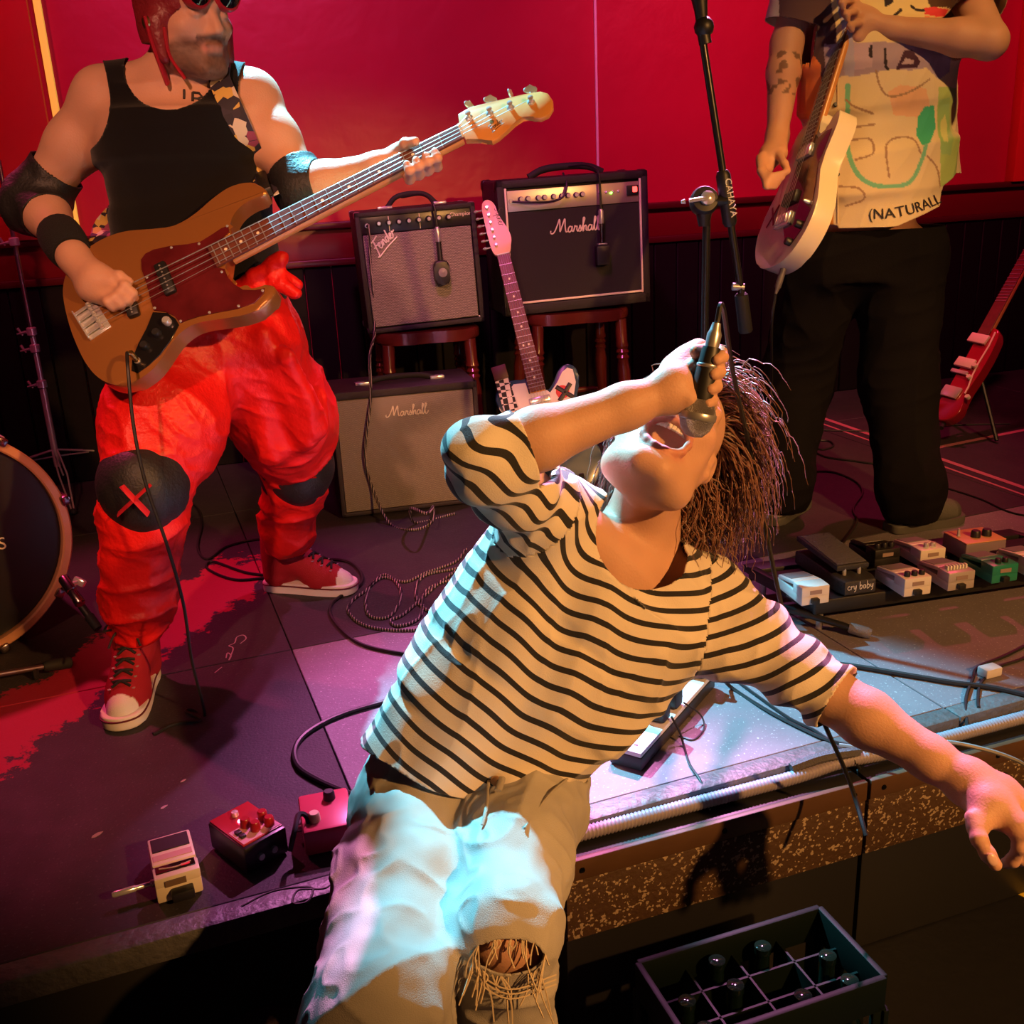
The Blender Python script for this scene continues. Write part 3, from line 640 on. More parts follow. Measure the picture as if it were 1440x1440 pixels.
def head(S, c, R, mouth=0.0, ears=True):    # c = between the ears at eye level, R columns: own left, forward, up
    L = lambda x, y, z: np.array(c)+R@np.array([x, y, z])
    dj = np.array([0, -0.010, -0.030])*mouth
    J = lambda x, y, z: L(*(np.array([x, y, z])+dj))
    S.ell(L(0, -0.014, 0.035), (0.075, 0.094, 0.084), R, 0.02); S.ell(L(0, 0.026, -0.030), (0.060, 0.066, 0.082), R, 0.03)
    for x in (-1, 1):
        S.cone(L(x*0.056, 0.0, -0.045), J(x*0.050, 0.020, -0.082), 0.018, 0.018, 0.025); S.cone(J(x*0.050, 0.020, -0.082), J(x*0.017, 0.070, -0.104), 0.018, 0.015, 0.025)
        S.ell(L(x*0.044, 0.056, -0.026), (0.022, 0.020, 0.020), R, 0.02)
        S.cone(L(x*0.046, 0.068, 0.020), L(x*0.012, 0.083, 0.018), 0.010, 0.010, 0.014)
        S.ell(L(x*0.032, 0.092, 0.000), (0.017, 0.012, 0.010), R, 0.010, 's'); S.ell(L(x*0.032, 0.076, -0.001), (0.015, 0.013, 0.011), R, 0.004)
        S.ball(L(x*0.012, 0.092, -0.036), 0.008, 0.006)
        S.cone(L(x*0.052, 0.035, -0.03), J(x*0.046, 0.030, -0.085), 0.014, 0.016, 0.02)
        if ears: S.ell(L(x*0.077, -0.008, -0.018), (0.008, 0.018, 0.030), R@rotz(x*0.35), 0.008); S.ell(L(x*0.085, -0.004, -0.016), (0.006, 0.010, 0.018), R, 0.006, 's'); S.ball(L(x*0.073, 0.002, -0.044), 0.009, 0.008)
    S.cone(J(0.014, 0.073, -0.104), J(-0.014, 0.073, -0.104), 0.0145, 0.0145, 0.02); S.ell(J(0, 0.030, -0.088), (0.046, 0.048, 0.018), R, 0.03)
    if mouth: S.ell(J(0, 0.032, -0.066), (0.053, 0.046, 0.045), R, 0.03)
    S.cone(L(0, 0.084, 0.012), L(0, 0.106, -0.030), 0.0075, 0.0115, 0.012)
    if mouth:
        mc = L(0, 0.082, -0.068-0.016*mouth); S.ell(mc, (0.035, 0.045, 0.012+0.016*mouth), R, 0.006, 's')
        ring = [L(0.035*math.cos(a), 0.086-0.008*abs(math.cos(a))-0.004*mouth*(math.sin(a) < 0), -0.068-0.016*mouth+(0.013+0.016*mouth)*math.sin(a)) for a in np.arange(14)*2*math.pi/14]
        for i in range(14): S.cone(ring[i], ring[(i+1) % 14], 0.0062, 0.0062, 0.004)
        return ring, mc
    S.ell(L(0, 0.090, -0.060), (0.024, 0.009, 0.0055), R, 0.006); S.ell(L(0, 0.088, -0.071), (0.020, 0.010, 0.0068), R, 0.006)
    return [L(0.02*t, 0.094-0.01*t*t, -0.066) for t in (-1, -0.5, 0, 0.5, 1)], L(0, 0.09, -0.066)
def ridged(V, scale, axis, stretch=4.0, seed=0):   # sharp cloth creases running along an axis
    a = nz(axis); W = V-np.outer(V@a, a)*(1-1/stretch); n = 1-np.abs(vnoise(W, scale, seed)); return n**3
def finger(S, pts, r=0.0085, k=0.005, tip=0.85):
    n = len(pts); rs = [r*(1.08-(1.08-tip)*i/(n-1)) for i in range(n)]; S.chain(pts, rs, k)
    for i in range(1, n-1): S.ball(pts[i], rs[i]*1.06, k)
SKIN = attr_mat('skin', rough=0.52, sss=0.12, bump=0.10, bscale=260, spec=0.3)
# ------------------------------------------------------------------ singer, sitting on the stage front and leaning back
def make_singer():
    B = -_f
    pel, wai, che, upc = dp(660, 1120, 1.70), dp(715, 1010, 1.69), dp(812, 868, 1.68), dp(868, 795, 1.69)
    nek = dp(900, 745, 1.72)
    T = nz(upc-pel); side = nz(np.array(dp(800, 950, 1.7))-np.array(dp(640, 850, 1.66))); side = nz(side-T*(side@T)); front = nz(np.cross(T, side)); front = front if front@B > 0 else -front
    Rsh, Rel, Rwr = dp(778, 735, 1.60), dp(680, 645, 1.43), dp(945, 548, 1.47)
    Lsh, Lel, Lwr = dp(985, 833, 1.74), dp(1168, 978, 1.62), dp(1362, 1100, 1.50)
    Rhi, Lhi = dp(598, 1118, 1.70), dp(738, 1108, 1.70)
    Lkn = dp(712, 1302, 1.37); Rkn = dp(530, 1425, 1.30)
    Lan = Lkn+np.array([-0.02, 0.10, 0]); Lan[2] = FLOORZ+0.10
    Ran = Rkn+np.array([-0.05, -0.16, 0]); Ran[2] = FLOORZ+0.10
    root = thing('person', 'singer in a black striped cream shirt and torn pale jeans, leaning back', 'person', (pel[0], pel[1], 0.0))
    # head
    upi = nz(0.60*CR+0.80*CU); th = math.radians(40); fwd = math.cos(th)*B+math.sin(th)*upi; up = math.cos(th)*upi-math.sin(th)*B
    lft = np.cross(fwd, up)
    yw = math.radians(13); fwd, lft = fwd*math.cos(yw)+lft*math.sin(yw), lft*math.cos(yw)-fwd*math.sin(yw)
    R = np.stack([lft, fwd, up], 1)
    hc = dp(940, 608, 1.535)-R@np.array([0, 0.085, -0.088])
    # ---- body: one skin
    S = Body()
    S.loft([(pel, side*0.12, front*0.085), (wai-side*0.01, side*0.105, front*0.075), (che, side*0.125, front*0.085), (upc, side*0.115, front*0.070)], 0.03)
    S.cone(upc, nek, 0.07, 0.060, 0.03); S.cone(upc, Lsh, 0.06, 0.056, 0.03); S.cone(upc, Rsh, 0.06, 0.056, 0.03)
    nb = hc+R@np.array([0, -0.030, -0.055]); S.cone(nek, nb, 0.058, 0.054, 0.03); S.cone(nek+front*0.02, hc+R@np.array([0, 0.025, -0.10]), 0.040, 0.034, 0.03)
    # tendons of the stretched neck and the collar bones
    S.cone(nek+front*0.052+side*0.012, hc+R@np.array([0.055, -0.02, -0.055]), 0.012, 0.014, 0.02); S.cone(nek+front*0.052-side*0.02, hc+R@np.array([-0.055, -0.02, -0.055]), 0.012, 0.014, 0.02)
    ring, mc = head(S, hc, R, 1.25)
    S.cone(Rsh, Rel, 0.050, 0.042, 0.02); S.cone(Lsh, Lel, 0.050, 0.041, 0.02)
    def forearm(e, w, perp):
        m = lerp(e, w, 0.28); S.cone(e, m, 0.041, 0.043, 0.02); S.cone(m, lerp(e, w, 0.75), 0.043, 0.031, 0.02); S.cone(lerp(e, w, 0.75), w, 0.031, 0.026, 0.02)
        S.cone(w-perp*0.010, w+perp*0.010, 0.023, 0.023, 0.02)
    forearm(Rel, Rwr, CU); forearm(Lel, Lwr, nz(CU+CR*0.6))
    S.chain([Lhi, Lkn, Lan], [0.075, 0.053, 0.038], 0.03); S.chain([Rhi, Rkn, Ran], [0.075, 0.053, 0.038], 0.03)
    # right hand round the microphone
    mh, mt = dp(980, 590, 1.465), dp(1001, 488, 1.45); ma = nz(mt-mh)
    pal = dp(962, 535, 1.505)
    S.cone(Rwr, pal, 0.026, 0.030, 0.02); S.cone(pal, dp(968, 512, 1.515), 0.027, 0.022, 0.02); S.cone(pal, dp(974, 560, 1.50), 0.026, 0.022, 0.02)
    S.cone(dp(952, 520, 1.50), dp(982, 492, 1.52), 0.022, 0.017, 0.02)
    for i, t in enumerate((0.90, 0.70, 0.50, 0.30)):           # fingers wrap behind the handle and come round on the far side
        o = mh+(mt-mh)*t; px, py, z = proj(o); w = (1.0, 1.05, 1.0, 0.88)[i]
        finger(S, [dp(px-20, py-4, z+0.016), dp(px-4, py-6, z+0.034), dp(px+14*w, py-2, z+0.024), dp(px+16*w, py+4, z-0.002), dp(px+9, py+8, z-0.012)], 0.0092)
    finger(S, [dp(952, 552, 1.475), dp(968, 560, 1.455), dp(984, 566, 1.462), dp(1001, 571, 1.478)], 0.0105)
    S.cone(dp(945, 540, 1.475), dp(966, 559, 1.462), 0.022, 0.014, 0.015)
    # left hand hanging over the speaker, knuckles out of the picture
    S.cone(Lwr, dp(1392, 1130, 1.465), 0.027, 0.028, 0.02); S.cone(Lwr, dp(1408, 1114, 1.49), 0.024, 0.022, 0.02); S.cone(dp(1392, 1130, 1.465), dp(1432, 1162, 1.43), 0.026, 0.019, 0.02); S.cone(dp(1408, 1114, 1.49), dp(1462, 1150, 1.46), 0.022, 0.017, 0.02)
    S.cone(dp(1385, 1135, 1.455), dp(1375, 1165, 1.43), 0.022, 0.015, 0.015)
    finger(S, [dp(1368, 1150, 1.435), dp(1377, 1180, 1.415), dp(1389, 1201, 1.408), dp(1400, 1216, 1.402)], 0.0105)
    for i, (kx, ky, kz) in enumerate(((1428, 1166, 1.425), (1444, 1164, 1.435), (1460, 1160, 1.448), (1474, 1154, 1.462))):
        K = dp(kx, ky, kz); finger(S, [K, dp(kx+6-3*i, ky+24, kz+0.012), dp(kx-4-2*i, ky+44, kz+0.032), dp(kx-14-i, ky+48, kz+0.045)], 0.0095)
    V, Q = S.mesh(0.0030)
    V = relax(V, Q, 1, 0.4)
    skin = np.array([0.62, 0.36, 0.25]); C = np.tile(skin, (len(V), 1))
    lip = np.max([pick(V, p, 0.011) for p in ring], 0)[:, None]; C = C*(1-0.75*lip)+np.array([0.50, 0.12, 0.11])*0.75*lip
    Lm = (V-mc)@R; inside = (((Lm/np.array([0.026, 0.045, 0.026]))**2).sum(1) < 1.0) & (Lm[:, 1] < -0.0)
    C[inside] = (0.16, 0.018, 0.018)
    C *= (1+0.06*vnoise(V, 35)[:, None])
    body = skin_obj('body', V, Q, SKIN, root, C)
    # teeth, tongue
    b = MB()
    Hm = mat4(R, hc)
    for i in range(8):
        a = (i-3.5)*0.22; b.box((0.024*math.sin(a)/0.75, 0.066+0.012*math.cos(a), -0.066), (0.0068, 0.005, 0.010), 0.0015, M=Hm)
    b.build('upper_teeth', mat('teeth', (0.80, 0.74, 0.62), 0.25), root, kind='stuff')
    b = MB()
    for i in range(8):
        a = (i-3.5)*0.2; b.box((0.021*math.sin(a)/0.7, 0.056+0.012*math.cos(a), -0.108), (0.006, 0.005, 0.009), 0.0015, M=Hm)
    b.build('lower_teeth', MATS['teeth'], root, kind='stuff')
    b = MB(); b.ball((0, 0.040, -0.106), (0.019, 0.030, 0.010), M=Hm); b.build('tongue', mat('tongue', (0.45, 0.10, 0.10), 0.35), root)
    b = MB(); q = dp(1396, 1209, 1.392); b.ball((0, 0, 0), (0.0068, 0.0095, 0.0022), M=frame(q, CR+CU*0.6, -CU+0.9*CR)); b.build('thumbnail', mat('nail', (0.72, 0.48, 0.42), 0.25), root)
    # ---- striped shirt
    S = Body(); a_, f_ = 0.165, 0.115
    hemc = dp(655, 1078, 1.69)
    S.loft([(dp(625, 1130, 1.69), side*0.168, front*0.130), (hemc, side*0.164, front*0.132), (dp(706, 995, 1.68), side*0.172, front*0.127), (dp(765, 925, 1.675), side*0.183, front*0.128), (dp(826, 848, 1.68), side*0.188, front*0.130), (dp(868, 800, 1.69), side*0.140, front*0.105), (dp(892, 765, 1.70), side*0.085, front*0.090)], 0.03)
    S.cone(dp(860, 800, 1.68), Rsh, 0.085, 0.072, 0.05); S.cone(dp(880, 815, 1.70), Lsh, 0.085, 0.068, 0.05)
    S.cone(Rsh, Rel, 0.072, 0.055, 0.03); cuR = dp(726, 622, 1.43); S.cone(Rel, lerp(Rel, Rwr, 0.35), 0.055, 0.052, 0.02)
    S.cone(Rsh, dp(735, 845, 1.62), 0.06, 0.055, 0.06)        # cloth hanging under the raised arm
    S.cone(Lsh, Lel, 0.068, 0.047, 0.03); S.cone(Lel, lerp(Lel, Lwr, 0.30), 0.046, 0.044, 0.01)
    S.cone(dp(940, 890, 1.67), dp(1090, 935, 1.66), 0.05, 0.045, 0.05)
    V, Q = S.mesh(0.0042); N = normals(V, Q)
    Cn = dp(935, 615, 1.66)
    dR = (lerp(Rel, Rwr, 0.21)); aR = nz(Rwr-Rel); aL = nz(Lwr-Lel); dL = lerp(Lel, Lwr, 0.05)
    ax_up = nz(Rel-Rsh); tR = (V-Rsh)@ax_up; rR = np.minimum(np.linalg.norm((V-Rsh)-np.clip(tR, 0, 0.24)[:, None]*ax_up, axis=1), np.linalg.norm(V-lerp(Rel, Rwr, 0.12), axis=1)); onR = np.clip((tR-0.035)/0.05, 0, 1)*np.clip((0.125-rR)/0.03, 0, 1)
    # creases: long drags from the raised armpit to the waist, bunching at both elbows
    t1 = (V-pel)@T; s1 = (V-pel)@side
    fold = 0.0065*np.sin(s1*46+t1*9+2.2*vnoise(V, 5, 1))*np.clip(1.1-np.abs(s1+0.06)*4, 0, 1)*(1-onR)
    fold += 0.004*vnoise(V, 11, 2)+0.002*vnoise(V, 24, 3)+0.008*ridged(V, 9, T+0.5*side, 4.0, 7)+0.004*ridged(V, 22, T-0.3*side, 3.0, 8)-0.004
    eR = np.clip((V-Rel)@aR/0.1, -1, 1); fold += onR*0.005*np.sin(np.linalg.norm(V-Rsh, axis=1)*95+2*vnoise(V, 9, 5))
    tl = (V-Lsh)@nz(Lel-Lsh); onL = np.clip((tl-0.05)/0.05, 0, 1); fold += onL*0.0045*np.sin(tl*75+3*vnoise(V, 10, 6))
    V = V+N*fold[:, None]
    sC = np.linalg.norm(V-Cn, axis=1)+0.010*vnoise(V, 6, 4)+0.35*fold
    sn = nz(np.cross(dp(1003, 765, 1.7)-dp(978, 905, 1.7), _f)); sn = sn if sn@CR > 0 else -sn; sL = sC+np.where((V-dp(1003, 765, 1.7))@sn > 0, 0.010, 0.0)
    sR = (V-Rel)@nz(ax_up*0.75+aR)*1.0+0.9*fold+0.007*vnoise(V, 8, 8)
    st = np.where(onR > 0.5, sR, sL)
    # keep: above hem, outside neck opening, short of both cuffs
    hemn = nz(T*0.55+CU*0.6)
    def g(P):
        h = (P-hemc)@hemn+0.004+0.008*np.sin((P@side)*21)
        cR = (dR-P)@aR; fr = (P-Rel)@aR; farR = (np.linalg.norm((P-Rel)-fr[:, None]*aR, axis=1) > 0.066) | (fr < 0) | (fr > 0.2)
        cL = (dL-P)@aL; farL = np.linalg.norm(P-lerp(Lel, Lwr, 0.2), axis=1) > 0.10
        q = P-dp(893, 742, 1.66); u_, v_ = q@nz(side), q@T; f2 = q@front
        # V-shaped scoop on the chest, wide at the shoulders
        nk = np.sqrt((u_/0.088)**2+(np.minimum(v_, 0)/0.085)**2+(np.maximum(v_, 0)/0.11)**2)*0.075-0.075
        r = h; r = np.minimum(r, np.where(farR, 1, cR)); r = np.minimum(r, np.where(farL, 1, cL)); return np.minimum(r, nk)
    keep_attr = st
    gv = g(V); kq = (gv[Q] > 0).sum(1) >= 2
    grp = np.where(onR > 0.5, 1, np.where((V-dp(1003, 765, 1.7))@sn > 0, 2, 0))
    V2, Q2 = cut(V, Q, g); u = np.unique(Q[kq]); gf = grp[u][Q2]; fg = np.where((gf == 1).sum(1) >= 2, 1, np.where((gf == 2).sum(1) >= 2, 2, 0))
    flds = (sC, sR, sC+0.010); VV, QQ, SS, off = [], [], [], 0          # body and sleeves are separate cloth panels met at the seams
    for k_ in range(3):
        uq, inv = np.unique(Q2[fg == k_], return_inverse=True); VV.append(V2[uq]); QQ.append(inv.reshape(-1, 4)+off); SS.append(flds[k_][u][uq]); off += len(uq)
    V2, Q2, st2 = np.concatenate(VV), np.concatenate(QQ), np.concatenate(SS)
    m = mat('striped_jersey', (0.78, 0.70, 0.58), 0.85, sheen=0.3, bump=0.15, bscale=500); nt = m.node_tree
    at = nt.nodes.new('ShaderNodeAttribute'); at.attribute_name = 'stripe'
    md = nt.nodes.new('ShaderNodeMath'); md.operation = 'FRACT'; mu = nt.nodes.new('ShaderNodeMath'); mu.operation = 'MULTIPLY'; mu.inputs[1].default_value = 1/0.0275
    lt = nt.nodes.new('ShaderNodeMath'); lt.operation = 'LESS_THAN'; lt.inputs[1].default_value = 0.32
    mx = nt.nodes.new('ShaderNodeMix'); mx.data_type = 'RGBA'; mx.inputs[6].default_value = (0.78, 0.70, 0.58, 1); mx.inputs[7].default_value = (0.012, 0.011, 0.013, 1)
    L = nt.links.new; L(at.outputs['Fac'], mu.inputs[0]); L(mu.outputs[0], md.inputs[0]); L(md.outputs[0], lt.inputs[0]); L(lt.outputs[0], mx.inputs[0]); L(mx.outputs[2], nt.nodes['Principled BSDF'].inputs['Base Color'])
    shirt = skin_obj('striped_shirt', V2, Q2, m, root, attrs={'stripe': st2}, solid=0.0025)
    # ---- jeans
    S = Body()
    wst = dp(672, 1066, 1.70)
    S.loft([(dp(640, 1165, 1.71), side*0.155, front*0.115), (pel, side*0.158, front*0.118), (wst, side*0.142, front*0.108)], 0.03)
    S.chain([Rhi, lerp(Rhi, Rkn, 0.5)+CR*0.0, Rkn, lerp(Rkn, Ran, 0.5), Ran], [0.108, 0.102, 0.090, 0.082, 0.075], 0.03)
    S.chain([Lhi, lerp(Lhi, Lkn, 0.55), Lkn, lerp(Lkn, Lan, 0.5), Lan], [0.108, 0.088, 0.068, 0.068, 0.062], 0.03)
    # standing folds from the fly down the stretched thigh
    for (a, c, r) in (((690, 1150, 1.60), (600, 1260, 1.42), 0.010), ((655, 1175, 1.58), (545, 1330, 1.33), 0.009), ((620, 1150, 1.585), (520, 1250, 1.44), 0.008), ((650, 1260, 1.44), (600, 1420, 1.26), 0.010)):
        S.cone(dp(*a), dp(*c), r, r*1.5, 0.03)
    V, Q = S.mesh(0.0045); N = normals(V, Q)
    tt = (V-Rhi)@nz(Rkn-Rhi)
    V = V+N*(0.004*vnoise(V, 9, 11)+0.010*ridged(V, 13, Rkn-Rhi-0.25*side, 4.0, 3)+0.004*ridged(V, 34, side, 3.0, 5)+0.002*vnoise(V, 40, 12)-0.006)[:, None]
    hole = Lkn+B*0.055-CU*0.012+CR*0.004
    def gj(P):
        h = (wst-P)@T+0.075
        q = P-hole; u_, v_ = q@CR, q@CU
        hl = np.sqrt((u_/0.045)**2+(v_/0.024)**2)*0.03-0.03; near = np.linalg.norm(q, axis=1) < 0.075
        a2 = np.minimum((P-Lan)[:, 2], (P-Ran)[:, 2])*0+(P[:, 2]-FLOORZ-0.07)
        return np.minimum(np.minimum(h, a2), np.where(near, hl, 1))
    V2, Q2 = cut(V, Q, gj)
    C = np.tile(np.array([0.44, 0.42, 0.38]), (len(V2), 1))*(1+0.10*vnoise(V2, 14, 3)[:, None]+0.06*vnoise(V2, 60, 4)[:, None])
    fade = (0.5*pick(V2, lerp(Lhi, Lkn, 0.6)+B*0.08, 0.11)+0.3*pick(V2, lerp(Rhi, Rkn, 0.6)+B*0.08, 0.13))[:, None]; C = C*(1-fade)+np.array([0.66, 0.65, 0.63])*fade
    jeans = skin_obj('jeans', V2, Q2, attr_mat('washed_denim', rough=0.9, bump=0.25, bscale=700, sheen=0.2), root, C, solid=0.0025)
    # fly, waistband, belt loop
    def on(px, py, S=S):                # first point of the garment under a pixel
        z = 1.2
        for _ in range(80):
            p = dp(px, py, z); d = S.val(p[None])[0]
            if d < 0.001: break
            z += max(d, 0.001)
        return dp(px, py, z-0.004)
    DEN = mat('denim_seam', (0.40, 0.37, 0.32), 0.9, bump=0.3, bscale=500)
    b = MB(); P = smooth_path([on(688, 1090), on(686, 1112), on(684, 1135), on(678, 1160)], 4); b.tube(P, 0.0025, 6, flat=0.5); b.build('fly', DEN, jeans)
    b = MB(); b.tube(smooth_path([on(704, 1072), on(706, 1092), on(700, 1112)], 4), 0.006, 6, flat=0.5); b.build('belt_loop', DEN, jeans)
    b = MB(); b.tube(smooth_path([on(738, 1165), on(770, 1120), on(798, 1095)], 4), 0.0022, 5); b.build('pocket_seam', DEN, jeans)
    b = MB(); q = on(697, 1098); b.lathe([(0.008, 0), (0.007, 0.004), (0.001, 0.005)], 12, 0, M=frame(q, CR, CU)); b.build('fly_button', mat('copper_button', (0.5, 0.3, 0.16), 0.4, 1.0), jeans)
    # frayed threads at the knee hole
    b = MB(); rng = random.Random(3)
    for i in range(44):
        a = rng.uniform(0, 2*math.pi); p = hole+CR*0.046*math.cos(a)+CU*0.026*math.sin(a)+B*0.012
        ln = rng.uniform(0.012, 0.075); d = -CU*rng.uniform(0.7, 1)+CR*rng.uniform(-0.35, 0.35)+B*rng.uniform(0, 0.25)
        b.tube(smooth_path([p, p+d*ln*0.5+CR*rng.uniform(-.006, .006), p+d*ln], 3), 0.0011, 4)
    for j in range(3):
        y = -0.012-j*0.006; b.tube(smooth_path([hole+CR*-0.05+CU*(y-0.008), hole+CU*(y-0.026)+B*0.020, hole+CR*0.06+CU*(y-0.012)+B*0.01], 5), 0.0013, 4)
    b.build('frayed_threads', mat('cotton_thread', (0.72, 0.60, 0.42), 0.9), jeans, kind='stuff')
    # ---- shoes on the floor below
    for A, dx in ((Lan, 0.02), (Ran, -0.05)):
        b = MB(); d = nz(np.array([dx, -1, 0])); Mx = frame(np.array([A[0], A[1], FLOORZ]), d, np.array([-d[1], d[0], 0]))
        O = [(-0.07, 0), (-0.055, 0.035), (0.03, 0.04), (0.12, 0.047), (0.18, 0.035), (0.20, 0), (0.18, -0.035), (0.12, -0.047), (0.03, -0.04), (-0.055, -0.035)]
        O = [p[:2] for p in smooth_path([(x, y, 0) for x, y in O], 4, True)]
        b.prism(O, 0.001, 0.028, 0.006, 0, M=Mx); sh = b.build('shoe_sole', mat('dark_sole', (0.05, 0.04, 0.04), 0.7), root)
        SB = Body(); P_ = lambda x, y, z: (Mx@np.array([x, y, z, 1]))[:3]
        SB.cone(P_(-0.02, 0, 0.10), P_(-0.02, 0, 0.04), 0.045, 0.046, 0.03); SB.cone(P_(0, 0, 0.05), P_(0.15, 0, 0.035), 0.044, 0.034, 0.03)
        v, q = SB.mesh(0.006); v, q = cut(v, q, lambda P: P[:, 2]-FLOORZ-0.024)
        skin_obj('shoe', v, q, mat('dark_red_canvas', (0.10, 0.012, 0.014), 0.8, bump=0.3, bscale=300), root)
    # ---- hair: curly strands from the scalp, falling with gravity
    b = MB(); rng = np.random.RandomState(5); G = np.array([0, 0, -1.0]); n = 0
    while n < 3200:
        d = rng.normal(size=3); d /= np.linalg.norm(d)
        if (d[0] < -0.75 and d[2] < 0.15 and d[1] > -0.35) or (d[2] < -0.15 and d[1] > -0.15) or d[2] < -0.55 or (d[1] > 0.42 and d[2] < 0.62) or (abs(d[0]) > 0.6 and d[1] > 0.25 and d[2] < 0.4): continue
        n += 1
        p = hc+R@(np.array([0, -0.014, 0.035])+d*np.array([0.076, 0.095, 0.085])); dirw = R@d
        upw = max(0.0, dirw[2]); ln = rng.uniform(0.09, 0.17)+0.09*(1-upw)*rng.uniform(0.3, 1); steps = 20; ph = rng.uniform(0, 6.28); am = rng.uniform(0.003, 0.007); fq = rng.uniform(90, 200)
        tan = G-dirw*(G@dirw); tan = tan/max(np.linalg.norm(tan), 0.2)
        hug = max(0.0, float(dirw@nz(-CR+0.8*CU))); v = nz(dirw*(1.0-0.75*hug)+tan*(0.9*hug+0.25)+rng.normal(size=3)*0.35); P = []; q = p-dirw*0.004; sd = nz(np.cross(dirw, G)+1e-3); s2 = np.cross(dirw, sd)
        for i in range(steps):
            t = i/(steps-1); P.append(q+(sd*math.cos(ph+fq*t*ln)+s2*math.sin(ph+fq*t*ln))*am*min(1, 3*t))
            v = nz(v+G*(0.12+0.10*t)); q = q+v*ln/steps
            w_ = R.T@(q-hc)-np.array([0, -0.014, 0.035]); e = np.linalg.norm(w_/np.array([0.080, 0.099, 0.089]))
            if e < 1: q = hc+R@(np.array([0, -0.014, 0.035])+w_/e)
            w2 = q-lerp(nek, nb, 0.5); ax = nz(nb-nek); r2 = w2-ax*(w2@ax); lr = np.linalg.norm(r2)
            if lr < 0.062: q = q+r2*(0.062/max(lr, 1e-4)-1)
        b.tube(P, [0.0018]*4+list(np.linspace(0.0018, 0.0004, steps-4)), 3)
    b.build('hair', mat('brown_hair', (0.20, 0.085, 0.055), 0.34, var=0.4, vscale=30, sheen=0.3), root, kind='stuff', auto=False)
    # ---- microphone
    mr = thing('microphone', 'black hand microphone with a grey ball grille held to the singer\'s mouth', 'microphone', tuple(mh))
    Mm = frame(mh, np.cross(ma, CR), np.cross(ma, np.cross(ma, CR))); Mm[:3, 2] = ma; Mm[:3, 0] = nz(np.cross(CU, ma)); Mm[:3, 1] = np.cross(ma, Mm[:3, 0])
    ln = float(np.linalg.norm(mt-mh))
    b = MB(); b.lathe([(0.001, -0.026), (0.012, -0.024), (0.021, -0.014), (0.0255, 0.0), (0.0255, 0.010), (0.022, 0.020), (0.018, 0.030)], 24, 0, M=Mm); b.build('grille', mat('mic_mesh', (0.42, 0.41, 0.43), 0.4, 0.8, bump=0.8, bscale=700), mr)
    b = MB(); b.lathe([(0.0262, 0.000), (0.0270, 0.002), (0.0270, 0.008), (0.0262, 0.010)], 24, 0, M=Mm); b.build('band', STEEL, mr)
    b = MB(); b.lathe([(0.018, 0.026), (0.0185, 0.034), (0.0165, 0.06), (0.0135, ln-0.004), (0.0125, ln)], 24, 0, M=Mm); hd = b.build('handle', BLACK, mr)
    b = MB(); b.lathe([(0.0158, 0.075), (0.0164, 0.076), (0.0164, 0.079), (0.0158, 0.080)], 20, 0, M=Mm); b.build('ring', STEEL, hd)
    b = MB(); b.lathe([(0.0100, ln), (0.0105, ln+0.018), (0.0080, ln+0.024), (0.006, ln+0.034)], 16, 0, M=Mm); b.build('connector', STEEL, mr)
    b = MB(); b.box((0.012, 0.004, ln-0.014), (0.006, 0.012, 0.014), 0.002, M=Mm); b.build('yellow_tag', mat('yellow_tape', (0.75, 0.55, 0.05), 0.5), mr)
    return dict(mic_end=(Mm@np.array([0, 0, ln+0.034, 1]))[:3], mic_axis=ma, pel=pel)
SG = make_singer()
